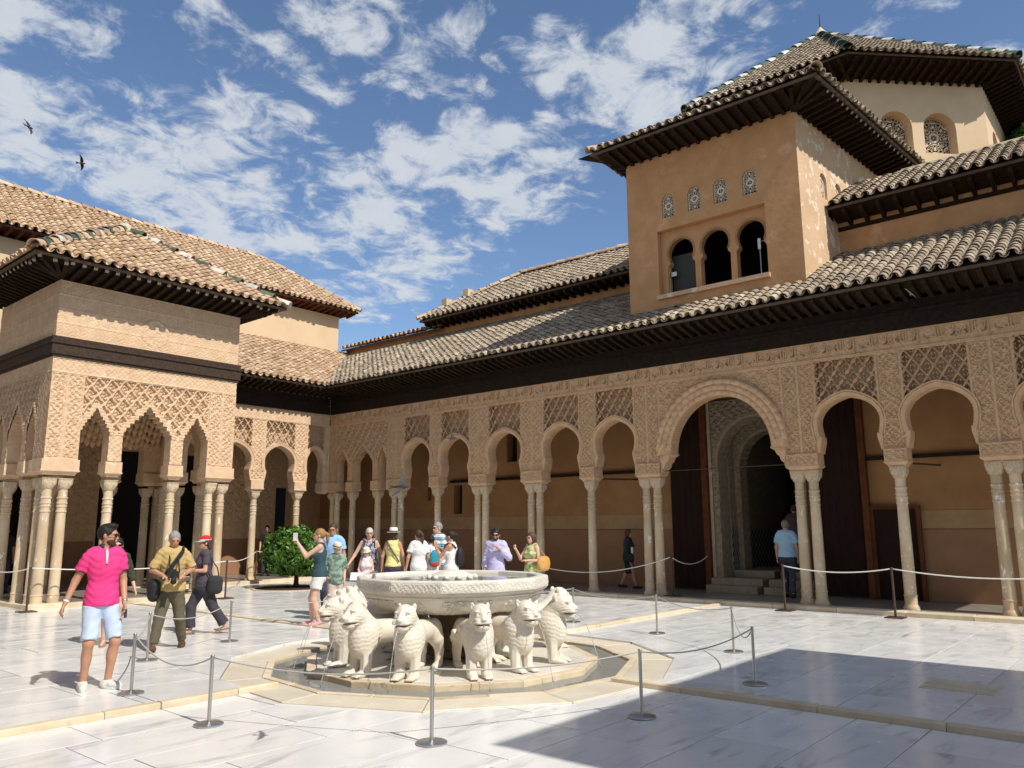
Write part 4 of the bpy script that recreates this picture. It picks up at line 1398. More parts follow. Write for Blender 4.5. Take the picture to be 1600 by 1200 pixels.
# ---------------------------------------------------------------- square pavilion on the left
PX0, PX1, PY0, PY1 = 6.50, 10.97, 18.75, 22.48
pav = thing('pavilion', 'square stucco pavilion on marble columns with a hipped tile roof and green and white ridges', 'pavilion', (8.735, 18.75, 0))
PZ = 0.17
def stepped(hw, spring, apex):
    h = apex - spring
    t = [(3.24, 1.0), (spring, 1.0)]
    st = [(0.0, .90), (.16, .90), (.165, .76), (.32, .76), (.325, .60), (.48, .60), (.485, .42), (.64, .42), (.645, .24), (.80, .22), (.805, .12), (.92, .10), (1.0, 0.0)]
    return [(v, w * hw) for v, w in t] + [(spring + 0.005 + a * h, w * hw) for a, w in st]
def pav_face(F, u0, u1, relief_on, m):
    L = u1 - u0
    k = L / 4.47
    q = lambda x: u0 + (x - 6.5) * k
    T1, T2 = stepped(.31, 3.92, 4.44), stepped(.555, 3.95, 4.58)
    bays_ = [(q(7.21), q(7.83)), (q(8.15), q(9.30)), (q(9.62), q(10.24))]
    if relief_on:
        muq_group(pav, F, bays_, q(7.21) - .01, q(10.24) + .01, 5.16, 3.24, 0.0135, m, kind=1, tabs=[T1, T2, T1], pcell=0.30 * k)
        for a, b, st in ((q(6.5) + .005, q(7.2), 2), (q(10.25), q(10.97) - .005, 2)):
            pilaster(pav, F, a, b, 3.24, 5.16, 0.0135, m, strips=st)
    else:
        muq_group(pav, F, bays_, q(6.5) + .3, q(10.97) - .3, 5.16, 3.24, 0.03, m, kind=1, tabs=[T1, T2, T1], pcell=0.30 * k)
    for a, b in ((q(7.83), q(8.15)), (q(9.30), q(9.62))):
        c = (a + b) / 2
        x, y, _ = F(c, 0, -0.17)
        w = 0.19
        mb = MB(); abacus(mb, x - .2, x + .2, y - .2, y + .2, 2.90, 3.01, 3.245); part('impost', mb, m, pav, fix=True)
        add_col(pav, x, y, PZ - .11 + .01)
FP = frame((0, PY0, 0), (1, 0, 0), (0, -1, 0))
FPL = frame((PX0, 0, 0), (0, 1, 0), (-1, 0, 0))
FPR = frame((PX1, 0, 0), (0, 1, 0), (1, 0, 0))
FPB = frame((0, PY1, 0), (1, 0, 0), (0, 1, 0))
pav_face(FP, PX0, PX1, True, MT[SL])
pav_face(FPL, PY0 + .02, PY1, True, MT[SL])
pav_face(FPR, PY0, PY1, False, MT[SL])
pav_face(FPB, PX0, PX1, False, MT[SL])
for cx, cy in ((PX0, PY0), (PX1, PY0), (PX0, PY1), (PX1, PY1)):
    sx, sy = (1 if cx == PX0 else -1), (1 if cy == PY0 else -1)
    part('corner_pier', MB().box(min(cx + sx * .02, cx + sx * .36), max(cx + sx * .02, cx + sx * .36), min(cy + sy * .02, cy + sy * .36), max(cy + sy * .02, cy + sy * .36), 3.23, 5.5), MT[SL], pav)
    mb = MB()
    abacus(mb, min(cx - sx * .05, cx + sx * .75), max(cx - sx * .05, cx + sx * .75), min(cy - sy * .05, cy + sy * .40), max(cy - sy * .05, cy + sy * .40), 2.90, 3.01, 3.243)
    abacus(mb, min(cx - sx * .045, cx + sx * .40), max(cx - sx * .045, cx + sx * .40), min(cy - sy * .045, cy + sy * .75), max(cy - sy * .045, cy + sy * .75), 2.902, 3.008, 3.241)
    part('impost', mb, MT[SL], pav, fix=True)
    for dx, dy in ((.19, .17), (.52, .17), (.19, .52)):
        add_col(pav, cx + sx * dx, cy + sy * dy, PZ - .11 + .01)
    part('plinth', MB().bbox(min(cx - sx * .02, cx + sx * .78), max(cx - sx * .02, cx + sx * .78), min(cy - sy * .02, cy + sy * .4), max(cy - sy * .02, cy + sy * .4), -0.02, PZ, 0.015), MT['kerb'], pav)
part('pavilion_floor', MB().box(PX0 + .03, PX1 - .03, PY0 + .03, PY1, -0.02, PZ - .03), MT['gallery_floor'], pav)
for (a, b) in ((PX0 + .78, PX1 - .78),):
    part('kerb_stone', MB().bbox(a + .005, b - .005, PY0, PY0 + .3, -.02, PZ - .02, .015), MT['kerb'], pav)
part('kerb_stone', MB().bbox(PX0, PX0 + .3, PY0 + .41, PY1 - .41, -.02, PZ - .022, .015), MT['kerb'], pav)
# band, beam, upper brick-patterned wall
def ring(mb, o, z0, z1, t=0.30):
    mb.box(PX0 - o, PX1 + o, PY0 - o, PY0 + t, z0, z1).box(PX0 - o, PX1 + o, PY1 - t, PY1 + o, z0, z1)
    mb.box(PX0 - o, PX0 + t, PY0 + t, PY1 - t, z0, z1).box(PX1 - t, PX1 + o, PY0 + t, PY1 - t, z0, z1)
    return mb
part('frieze', ring(MB(), -0.015, 5.16, 5.502), MT[SL], pav)
for F, a, b in ((FP, PX0, PX1), (FPL, PY0 + .01, PY1)):
    relief('inscription_band', F, a, b, 5.165, 5.50, 0.016, lambda u, v: -0.012 + 0.014 * arab(u, v, 0.09) + 0.012 * (v < 5.19) + 0.012 * (v > 5.475), MT[SL], pav)
mb = ring(MB(), 0.03, 5.504, 5.56); ring(mb, 0.06, 5.562, 5.80); ring(mb, 0.09, 5.802, 5.86); ring(mb, 0.06, 5.862, 5.965)
part('beam', mb, MT['beam_grey'], pav)
part('wall_plate', ring(MB(), -0.03, 7.263, 7.50), MT['wood'], pav)
part('upper_wall', ring(MB(), -0.02, 5.967, 7.262), MT[SL], pav)
def brickish(u, v):
    row = np.floor((v - 5.967) / 0.325)
    x = (u + row * 0.21) / 0.46
    e = np.minimum(np.abs(x - np.round(x)) * 0.46, np.abs((v - 5.967) / 0.325 - np.round((v - 5.967) / 0.325)) * 0.325)
    line = 1 - smooth01(e, 0.010, 0.018)
    return -0.016 + line * 0.016 + (1 - line) * 0.011 * smooth01(np.sin(u * 70 + 2 * np.sin(v * 31)) * np.sin(v * 105 + 1.5 * np.sin(u * 23)), -0.2, 0.3)
def med(u, v):
    r = np.hypot(u - 8.72, v - 6.40)
    ringh = (1 - smooth01(np.abs(r - 0.33), 0.02, 0.035)) * (v > 6.3)
    return brickish(u, v) * (r > 0.33) + np.where(r <= 0.33, -0.006 + 0.012 * arab(u, v, 0.2), 0) + ringh * 0.014
relief('carved_panel', FP, PX0 + .005, PX1, 5.968, 7.26, 0.014, med, MT[SL], pav)
relief('carved_panel', FPL, PY0 + .005, PY1, 5.968, 7.26, 0.014, brickish, MT[SL], pav)
part('ceiling', MB().box(PX0 + .28, PX1 - .28, PY0 + .28, PY1 - .28, 5.2, 5.3), MT['wood'], pav)
# inner stalactite corbels above the arches
hc = MB()
for i in range(26):
    x = PX0 + .45 + i * (PX1 - PX0 - .9) / 25
    for j in range(5):
        dy = .42 + j * .10
        for yy in (PY1 - dy,):
            z = 4.95 - (4 - j) * .19 - .12 * abs(math.sin(i * 0.85))
            hc.lathe([(0.075, z), (0.085, z - .1), (0.055, z - .17), (0.02, z - .21)], 6, (x, yy, 0))
part('honeycomb_corbel', hc, MT['stucco'], pav, kind='stuff')
OV = 0.86
ZE = 7.56
eave(pav, (PX0 - .05, PY0 + .01, 0), (1, 0, 0), (0, -1, 0), PX1 - PX0 + .1, OV - .08, 7.27, 7.43, 0.23, tip=True, fan=True)
eave(pav, (PX0 + .01, PY0 - .05, 0), (0, 1, 0), (-1, 0, 0), PY1 - PY0 + .1, OV - .08, 7.27, 7.43, 0.23, tip=True, fan=True)
eave(pav, (PX1 - .01, PY0 - .05, 0), (0, 1, 0), (1, 0, 0), PY1 - PY0 + .1, OV - .08, 7.27, 7.43, 0.23, fan=True)
for (cx, cy, sx, sy) in ((PX0, PY0, -1, -1), (PX1, PY0, 1, -1)):
    for t in (0.16, 0.33, 0.5, 0.67, 0.84):
        d = Vector((sx * math.sin(t * PI / 2), sy * math.cos(t * PI / 2), 0.19)); rl = (OV - .1) / max(abs(d.x), abs(d.y))
        d.normalize()
        me = rafter_mesh(rl, True)
        zed = Vector((0, 0, 1)); x = d.cross(zed).normalized(); zed = x.cross(d)
        M = Matrix.Identity(4); q = (cx - sx * .02, cy - sy * .02, 7.262)
        for r_ in range(3):
            M[r_][0] = x[r_]; M[r_][1] = d[r_]; M[r_][2] = zed[r_]; M[r_][3] = q[r_]
        inst('rafter', me, pav, M)
rf = Roof(pav, 'tan_tile')
ax0, ax1, ay0, ay1 = PX0 - OV, PX1 + OV, PY0 - OV, PY1 + 1.1
acx, acy, az = (ax0 + ax1) / 2, 21.0, 9.62
def hip_face(rf, A, B, C, **k):
    A, B, C = Vector(A), Vector(B), Vector(C)
    u = (B - A).normalized(); w = C - A
    a = w.dot(u); upv = w - u * a; h = upv.length
    rf.face(A, u, upv, [(0, 0), ((B - A).length, 0), (a, h)], **k)
E1, E2, E3, E4, AP_ = (ax0, ay0, ZE), (ax1, ay0, ZE), (ax1, ay1, ZE), (ax0, ay1, ZE), (acx, acy, az)
hip_face(rf, E1, E2, AP_); hip_face(rf, E4, E1, AP_); hip_face(rf, E2, E3, AP_)
rf.build(300)
ridge(pav, E1, AP_, ['tan_tile', 'glaze_green', 'tan_tile', 'glaze_white', 'grey_tile', 'glaze_green', 'grey_tile'], 0.15, 0.30)
ridge(pav, E2, AP_, ['glaze_white', 'glaze_green'], 0.15, 0.46)
ridge(pav, E3, AP_, ['tan_tile'], 0.15, 0.40)
part('finial', MB().lathe([(0.22, az - .02), (0.2, az + .1), (0.1, az + .2), (0.02, az + .22)], 10, (acx, acy, 0)), MT['kerb'], pav)

# ---------------------------------------------------------------- houses around the court
def plain_roof(name_root, tilem, faces, nparts=300, **k):
    rf = Roof(name_root, tilem)
    for f in faces:
        hip_face(rf, *f, **k) if len(f) == 3 else quad_face(rf, *f, **k)
    rf.build(nparts)
def quad_face(rf, A, B, C, D_, **k):
    A, B, C, D_ = map(Vector, (A, B, C, D_))
    u = (B - A).normalized()
    w = D_ - A; up = (w - u * w.dot(u)); h = up.length; up.normalize()
    rf.face(A, u, up, [(0, 0), ((B - A).length, 0), ((C - A).dot(u), (C - A).dot(up)), ((D_ - A).dot(u), h)], **k)

# long tiled hall behind the far arcade
lh = thing('tiled_building', 'long ochre hall with a broad tiled roof rising behind the pavilion', 'building', (12, 26, 0))
WY, WX, HZ = 25.9, 19.6, 10.28
part('wall', MB().box(-2, WX, WY, WY + 0.4, 5.4, HZ).box(WX - .4, WX, WY + .401, WY + 5.0, 5.4, HZ), MT['plaster_pale'], lh)
ex, ey, ez = WX + .56, WY - .60, 10.50
rw = 2.78; rz = 12.66
part('wall_plate', MB().box(-2, WX - .02, WY + .03, WY + .3, HZ + .001, 10.86), MT['wood'], lh)
plain_roof(lh, 'tan_tile', [((-3, ey, ez), (ex, ey, ez), (ex - rw, ey + rw, rz), (-3, ey + rw, rz)), ((ex, ey, ez), (ex, ey + 2 * rw, ez), (ex - rw, ey + rw, rz))], 300)
ridge(lh, (-3, ey + rw, rz), (ex - rw, ey + rw, rz), ['tan_tile'], 0.14, 0.42)
ridge(lh, (ex, ey, ez), (ex - rw, ey + rw, rz), ['tan_tile'], 0.13, 0.42)
MT['wood_eave'] = MT['wood_red']
_w = MT['wood']; RAFT.clear(); MT['wood'] = MT['wood_red']
eave(lh, (-2, WY, 0), (1, 0, 0), (0, -1, 0), WX + 2.4, .55, 10.30, 10.38, 0.30, fan=False)
RAFT.clear(); MT['wood'] = _w

# set-back building left of the tower
sb_ = thing('tiled_building', 'low ochre building with a grey tiled roof set back left of the square tower', 'building', (21, 16, 0))
part('wall', MB().box(20.0, 20.3, 10.3, 20.32, 7.8, 9.02).box(20.3, 25.0, 20.02, 20.32, 7.8, 9.4), MT['plaster'], sb_)
part('wall_plate', MB().box(20.02, 20.25, 10.36, 20.30, 9.021, 9.55), MT['wood'], sb_)
plain_roof(sb_, 'grey_tile', [((19.3, 10.0, 9.18), (19.3, 20.75, 9.18), (22.3, 18.3, 11.15), (22.3, 10.0, 11.05)), ((19.3, 20.75, 9.18), (25.0, 20.75, 9.18), (22.3, 18.3, 11.15))], 300)
ridge(sb_, (22.3, 18.3, 11.15), (22.3, 10.0, 11.05), ['tan_tile'], 0.14, 0.42)
ridge(sb_, (19.3, 20.75, 9.18), (22.3, 18.3, 11.15), ['tan_tile'], 0.13, 0.42)
eave(sb_, (20.0, 10.3, 0), (0, 1, 0), (-1, 0, 0), 10.2, .62, 8.93, 8.97, 0.30)
for y_, z_ in ((20.1, 9.86), (19.6, 10.27)):
    part('hip_block', MB().obox(Matrix.Translation((19.3 + (20.75 - y_) * 1.22, y_, z_)), -.15, .15, -.13, .13, -.1, .18), MT['kerb'], sb_)
lw = thing('tiled_building', 'low ochre wall topped with a line of tiles beside the inner roof corner', 'building', (20, 23.5, 0))
part('wall', MB().box(20.02, 20.7, 20.33, 25.88, 7.8, 8.93), MT['plaster'], lw)
plain_roof(lw, 'tan_tile', [((19.72, 20.1, 8.93), (19.72, 25.85, 8.93), (20.7, 25.85, 9.25), (20.7, 20.1, 9.25))], 300)

# set-back building right of the tower
rb = thing('tiled_building', 'low ochre building with a ridged tile roof set back right of the square tower', 'building', (19, 2, 0))
part('wall', MB().box(19.0, 19.3, -1.0, 5.95, 7.5, 9.02), MT['plaster'], rb)
part('wall_plate', MB().box(18.98, 19.2, -1.0, 5.6, 9.021, 9.40), MT['wood'], rb)
plain_roof(rb, 'grey_tile', [((18.35, -1.2, 9.16), (18.35, 5.74, 9.16), (20.6, 5.60, 10.42), (20.6, -1.2, 10.42))], 300)
eave(rb, (19.0, -1.0, 0), (0, 1, 0), (-1, 0, 0), 6.72, .58, 8.80, 8.97, 0.36)
part('ridge_flashing', MB().tube([(20.62, -1.2, 10.47), (20.62, 4.5, 10.47)], 0.09, 8), MT['kerb'], rb)
part('beam', MB().box(18.97, 19.0, -1.0, 5.70, 8.70, 8.80), MT['wood'], rb)

# ---------------------------------------------------------------- square tower with the triple window
tw = thing('tower', 'square ochre tower with a triple arched window standing over the shaded arcade', 'tower', (17, 8, 7))
TF_ = frame((17.0, 0, 0), (0, 1, 0), (-1, 0, 0))
TY0, TY1, TZ0, TZ1 = 5.83, 10.34, 6.6, 11.14
def arch_hole(a, b, z0, z1, n=12, pt=1.0):
    c, w = (a + b) / 2, (b - a) / 2
    return [(a, z0), (b, z0), (b, z1 - w)] + [(c + w * math.cos(t), z1 - w + w * pt * math.sin(t)) for t in np.linspace(0, PI, n)[1:-1]] + [(a, z1 - w)]
small = [(6.81, 7.17), (7.55, 7.91), (8.25, 8.60), (8.99, 9.32)]
holes = [rect(6.66, 9.48, 7.40, 9.10)] + [arch_hole(a, b, 9.40, 10.02) for a, b in small]
mb = MB(); wall_holes(mb, TF_, rect(TY0, TY1, TZ0, TZ1), holes, 0, 0.16)
part('front_wall', mb, MT['plaster'], tw, fix=True)
# right flank, turned a little outward
ang = R(5.0)
TU = Vector((math.cos(ang), -math.sin(ang), 0)); TN = Vector((-math.sin(ang), -math.cos(ang), 0))
TS = frame((17.0, TY0, 0), TU, TN)
TL = 6.6
sw = [(1.15, 1.50, 9.36, 10.0), (2.0, 2.35, 9.36, 10.0)]
mb = MB(); wall_holes(mb, TS, rect(0.002, TL, 7.0, TZ1), [arch_hole(a, b, c, d) for a, b, c, d in sw], 0, 0.16)
part('side_wall', mb, MT['plaster_worn'], tw, fix=True)
far_c = TS(TL, 0, 0)
part('side_wall', MB().box(17.002, 23.0, TY1 - .3, TY1, TZ0, TZ1).box(23.0, 23.3, far_c[1], TY1, TZ0, TZ1), MT['plaster'], tw)
part('wall_plate', MB().box(17.03, 17.2, TY0 + .05, TY1 - .03, 11.141, 11.36).box(17.2, 23, TY0 + .0, TY0 + .1, 11.141, 11.36).box(17.2, 23, TY1 - .2, TY1 - .03, 11.141, 11.36), MT['wood'], tw)
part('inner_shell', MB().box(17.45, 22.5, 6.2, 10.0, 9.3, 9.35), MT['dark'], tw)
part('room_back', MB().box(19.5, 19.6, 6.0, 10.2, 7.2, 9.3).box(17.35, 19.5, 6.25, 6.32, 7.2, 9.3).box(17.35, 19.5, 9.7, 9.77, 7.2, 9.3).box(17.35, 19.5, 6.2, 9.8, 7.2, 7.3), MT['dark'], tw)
def lattice_screen(root, F, a, b, z0, z1, h, s=0.125, res=0.0085, m='screen', name='window_screen', frame_w=0.025):
    hole = arch_hole(a, b, z0, z1, 16)
    c, w = (a + b) / 2, (b - a) / 2
    def ins(u, v):
        return np.where(v < z1 - w, np.abs(u - c) <= w, np.hypot(u - c, v - (z1 - w)) <= w)
    def edge(u, v):
        return np.where(v < z1 - w, w - np.abs(u - c), w - np.hypot(u - c, v - (z1 - w)))
    def mask(u, v):
        g = star_net(u - c, v - z0 - (z1 - z0) / 2, s)
        x = np.abs(g)
        solid = (x > 0.07) & (x < 0.50) | (x > 0.72)
        return ins(u, v) & (solid | (edge(u, v) < frame_w) | (v < z0 + frame_w))
    return relief(name, F, a, b, z0, z1, res, lambda u, v: h + 0 * u, MT[m], root, mask=mask, solid=0.03)
for a, b in small:
    w = part('window', MB().prism(arch_hole(a, b, 9.40, 10.02), TF_, -0.165, -0.150), MT['dark'], tw, fix=True)
    lattice_screen(w, TF_, a + .003, b - .003, 9.403, 10.017, -0.04)
for a, b, c, d in sw:
    w = part('window', MB().prism(arch_hole(a, b, c, d), TS, -0.165, -0.150), MT['dark'], tw, fix=True)
    lattice_screen(w, TS, a + .003, b - .003, c + .003, d - .003, -0.06)
# recessed triple arcade
tri = [(6.72, 7.47), (7.62, 8.40), (8.55, 9.30)]
def horseshoe(a, b, z0, zs, z1):
    c, w = (a + b) / 2, (b - a) / 2
    k = 0.9
    R_ = w * 0.98
    zc = z1 - R_ * 1.02
    right = [(c + w, z0), (c + w, zs), (c + w * .84, zs + .06), (c + w * .84, zs + .14)] + [(c + R_ * math.cos(t), zc + R_ * 1.02 * math.sin(t)) for t in np.linspace(-0.35, PI / 2, 12)]
    left = [(2 * c - x, y) for x, y in right[:-1]][::-1]
    return [(2 * c - right[0][0], z0)] and right + left
mb = MB()
hh = [horseshoe(a, b, 7.43, 8.16, 8.86) for a, b in tri]
wall_holes(mb, TF_, rect(6.662, 9.478, 7.402, 9.098), hh, -0.16, 0.2)
part('arcade_wall', mb, MT['plaster'], tw, fix=True)
for (a, b), h in zip(tri, hh):
    up = [p for p in h if p[1] > 8.28]
    up = sorted(up, key=lambda p: math.atan2(p[0] - (a + b) / 2, p[1] - 8.5))
    # brick-toothed arch rim
    for p, q in zip(up[:-1], up[1:]):
        n = 2
        for i in range(n):
            t = (i + .5) / n
            x, y = p[0] + (q[0] - p[0]) * t, p[1] + (q[1] - p[1]) * t
            an = math.atan2(y - 8.5, x - (a + b) / 2)
            Mx = Matrix.Translation(TF_(x, y, -0.17)) @ Matrix.Rotation(an, 4, 'X')
            part('arch_tooth', MB().obox(Mx, -0.012, 0.10, -0.03, 0.035, -0.016, 0.016), MT['back_wall'], tw)
for y_ in (7.545, 8.475, 6.70, 9.34):
    c = part('window_column', MB().lathe([(0.06, 7.42), (0.06, 7.48), (0.048, 7.52), (0.045, 8.0), (0.055, 8.02), (0.048, 8.05), (0.05, 8.10)], 12, (17.24, y_, 0)), MT['marble_col'], tw, smooth=True, sharp=35)
    part('capital', MB().lathe([(0.05, 8.10), (0.08, 8.19)], 4, (17.24, y_, 0), phase=PI / 4), MT['capital'], c)
part('window_sill', MB().box(16.93, 17.30, 6.62, 9.52, 7.30, 7.405), MT['plaster_worn'], tw)
part('half_shutter', MB().box(17.42, 17.45, 8.56, 9.3, 7.42, 8.5), mat('shutter', (0.05, 0.052, 0.045), rough=0.7), tw)
lamp = part('window_lamp', MB().box(17.25, 17.42, 9.12, 9.27, 7.92, 8.03), MT['steel'], tw)
part('lamp_bracket', MB().tube([(17.3, 6.95, 7.45), (17.3, 6.95, 8.35)], 0.012, 6).tube([(17.3, 6.95, 8.3), (17.3, 6.72, 8.32)], 0.01, 6).box(17.28, 17.34, 6.92, 6.99, 8.12, 8.38), MT['steel'], tw)
# hipped roof of the tower
TO = 0.95; TE = 11.32
fl = Vector((17.0 - TO, TY1 + TO * .55, TE)); fr_ = Vector((17.0 - TO, TY0 - TO * .9, TE))
bk = Vector(TS(TL, 0, TO)); bk.z = TE; bl = Vector((23.6, TY1 + TO * .55, TE))
apx = Vector((20.2, 7.7, 13.3))
plain_roof(tw, 'grey_tile', [(tuple(fr_), tuple(fl), tuple(apx)), (tuple(bk), tuple(fr_), tuple(apx)), (tuple(fl), tuple(bl), tuple(apx))], 300)
ridge(tw, fr_, apx, ['tan_tile'], 0.14, 0.4); ridge(tw, fl, apx, ['tan_tile'], 0.14, 0.4)
eave(tw, (17.0, TY0 - .05, 0), (0, 1, 0), (-1, 0, 0), TY1 - TY0 + .1, TO - .08, 11.08, 11.20, 0.26, fan=True)
eave(tw, TS(-.05, 0, 0), TU, TN, TL, TO - .1, 11.08, 11.20, 0.26, fan=True, tip=True)
eave(tw, (17.0, TY1 - .02, 0), (1, 0, 0), (0, 1, 0), 6.0, TO * .5, 11.08, 11.20, 0.26, fan=True)
for t in (0.2, 0.4, 0.6, 0.8):
    d = Vector((-math.sin(t * PI / 2), -math.cos(t * PI / 2), 0.13)); rl = (TO - .12) / max(abs(d.x), abs(d.y)); d.normalize()
    x = d.cross(Vector((0, 0, 1))).normalized(); zed = x.cross(d)
    M = Matrix.Identity(4)
    for r_ in range(3):
        M[r_][0] = x[r_]; M[r_][1] = d[r_]; M[r_][2] = zed[r_]; M[r_][3] = (17.03, TY0 + .03, 11.075)[r_]
    inst('rafter', rafter_mesh(rl, False), tw, M)

# ---------------------------------------------------------------- eight-sided lantern behind the tower
ln_ = thing('lantern_tower', 'eight-sided pale lantern tower with arched lattice windows and teal ridged roof', 'tower', (27.6, 8, 9))
LS, LA = 4.355, 4.355 * 1.2071
LCx, LCy = 23.2 + .70711 * (LS / 2 + LA), 6.36 + .70711 * (LA - LS / 2)
LF = [PI + PI / 4 + k * PI / 4 for k in range(8)]      # face normals, the first looks toward the court
LZ0, LZ1 = 8.5, 15.03
def lframe(k, r=LA):
    n = Vector((math.cos(LF[k]), math.sin(LF[k]), 0)); u = Vector((0, 0, 1)).cross(n)
    return frame(Vector((LCx, LCy, 0)) + n * r, u, n)
lw_ = MB()
lw2 = []
for k in range(8):
    Fk = lframe(k)
    hs = []
    if k in (0, 1, 7):
        hs = [arch_hole(-LS / 2 + 0.98, -LS / 2 + 1.97, 12.66, 13.98, 14), arch_hole(-LS / 2 + 2.33, -LS / 2 + 3.36, 12.66, 13.98, 14)]
        lw2.append((Fk, hs))
    wall_holes(lw_, Fk, rect(-LS / 2, LS / 2, LZ0, LZ1), hs, 0, 0.42)
part('wall', lw_, MT['plaster_pale'], ln_, fix=True)
for Fk, hs in lw2:
    for a, b in ((-LS / 2 + 0.98, -LS / 2 + 1.97), (-LS / 2 + 2.33, -LS / 2 + 3.36)):
        w = part('window', MB().prism(arch_hole(a, b, 12.66, 13.98, 14), Fk, -0.44, -0.42), MT['dark'], ln_, fix=True)
        lattice_screen(w, Fk, a + .003, b - .003, 12.663, 13.977, -0.32, 0.21, 0.014, frame_w=.04)
Fk = lframe(0)
for u_ in (-0.75, 1.05):
    part('vent_shade_patch', MB().prism(rect(u_ - .16, u_ + .16, 12.22, 12.52), Fk, -0.02, 0.004), MT['dark'], ln_, fix=True)  # flat plate, the shade of a square hole painted near-black
part('lower_ledge', MB().prism(rect(-LS / 2 - .1, LS / 2, 8.6, 12.15), Fk, 0.01, 0.28), MT['plaster'], ln_, fix=True)
RO = (LA + 1.0) / math.cos(PI / 8)
LE = 15.25
Lv = [Vector((LCx + RO * math.cos(LF[k] - PI / 8), LCy + RO * math.sin(LF[k] - PI / 8), LE)) for k in range(8)]
Lap = Vector((LCx, LCy, 20.0))
plain_roof(ln_, 'grey_tile', [(tuple(Lv[k]), tuple(Lv[(k + 1) % 8]), tuple(Lap)) for k in (7, 0, 1, 6)], 300)
for k in range(8):
    if k in (7, 0, 1, 2, 6):
        ridge(ln_, Lv[k], Lap, ['glaze_teal', 'glaze_white'] if k != 0 else ['glaze_teal', 'glaze_teal', 'glaze_green', 'glaze_teal', 'glaze_white'], 0.17, 0.42)
for k in (7, 0, 1):
    Fk = lframe(k)
    P = Fk(-LS / 2 - .1, 0, 0)
    eave(ln_, P, Fk.U, Fk.N, LS + .2, 0.92, 14.87, 15.08, 0.28, fan=False)
    n_, u_v = Vector(Fk.N), Vector(Fk.U)
    f = lambda a, b, h: tuple(Vector(Fk(a, 0, 0)) + n_ * b + Vector((0, 0, 14.995 + .228 * b + h)))
    part('soffit_board', MB().prism([(-LS / 2, 0), (LS / 2, 0), (LS / 2 + .41, .98), (-LS / 2 - .41, .98)], f, 0, 0.03), MT['wood'], ln_, fix=True)
part('finial', MB().lathe([(0.36, 19.7), (0.26, 20.05), (0.06, 20.35), (0.03, 20.4)], 10, (LCx, LCy, 0)), MT['kerb'], ln_)
part('finial_rod', MB().tube([(LCx, LCy, 20.3), (LCx, LCy, 20.95)], [0.03, 0.012], 6), MT['rust_iron'], ln_)
# dark tree crown just beyond the lantern at the right edge of the photograph
# ---------------------------------------------------------------- opposite pavilion behind the viewpoint (its roof shades the near floor)
def copy_tree(o, parent=None, skip=()):
    c = o.copy(); COL.objects.link(c)
    if parent is not None:
        c.parent = parent
    for ch in list(o.children):
        if ch.name.split('.')[0] not in skip:
            copy_tree(ch, c, skip)
    return c
ep = copy_tree(pav, None, ('roof_tile', 'roof_tiles', 'channel_tiles', 'rafter', 'ridge_tile', 'honeycomb_corbel', 'carved_panel', 'inscription_band', 'lattice_panel'))
ep.location = (7.85, -2.95, 0); ep.rotation_euler = (0, 0, PI)
ng = copy_tree(gal, None, ('roof_tile', 'rafter', 'carved_panel', 'inscription_band', 'inscription', 'lattice_panel', 'slit_window'))  # unseen copy, added to hold back sky fill on the right arcade
ng.location = (-0.75, 13.0, 0); ng.rotation_euler = (0, 0, PI)
ng['label'] = 'unseen second long arcade added behind the viewpoint, facing the first across the court'
ep['label'] = 'second square stucco pavilion facing the first across the fountain'

# ---------------------------------------------------------------- fountain basin
ft = thing('fountain', 'great twelve-sided white marble basin on a stained column ringed by stone lions', 'fountain', (FC[0], FC[1], 0))
def poly_lathe(name, prof, m, root, n=12, phase=PH, smooth=False):
    mb = MB().lathe(prof, n, (FC[0], FC[1], 0), cap=False, phase=phase)
    return part(name, mb, m, root, smooth=smooth, fix=False)
BR = 1.285
o = poly_lathe('basin', [(0.02, 0.655), (0.55, 0.66), (0.86, 0.675), (0.94, 0.69), (1.05, 0.735), (1.14, 0.80), (1.195, 0.865), (1.205, 0.872), (1.205, 0.885), (1.222, 0.89), (1.228, 0.905), (1.218, 0.912), (1.225, 0.922), (1.25, 0.93), (1.265, 0.94), (1.27, 0.955),
     (BR, 0.962), (BR, 1.085), (BR - 0.012, 1.103), (BR - .10, 1.105), (BR - .125, 1.095), (BR - .14, 1.05), (BR - .30, 0.95), (0.5, 0.93), (0.02, 0.93)], MT['marble_basin'], ft)
bv = o.modifiers.new('edge', 'BEVEL'); bv.width = 0.008; bv.segments = 2; bv.limit_method = 'ANGLE'; bv.angle_limit = R(20)
part('basin_water', MB().add([(x, y, 1.062) for x, y, _ in dodec(BR - .132)], [np.arange(12)[None]]), MT['water'], ft)
part('stem', MB().lathe([(0.36, 0.10), (0.36, 0.16), (0.31, 0.19), (0.30, 0.55), (0.34, 0.64), (0.5, 0.67)], 12, (FC[0], FC[1], 0), phase=PH), MT['stem'], ft)
part('spout_dome', MB().lathe([(0.30, 1.02), (0.30, 1.10), (0.28, 1.115), (0.22, 1.13), (0.19, 1.15), (0.10, 1.17), (0.01, 1.175)], 24, (FC[0], FC[1], 0)), MT['marble_basin'], ft, smooth=True, sharp=30)
kn = MB()
for k in range(12):
    a = k * PI / 6
    kn.lathe([(0.035, 1.06), (0.04, 1.09), (0.02, 1.115), (0.004, 1.118)], 8, (FC[0] + .315 * math.cos(a), FC[1] + .315 * math.sin(a), 0))
part('spout_knob', kn, MT['marble_basin'], ft, smooth=True)
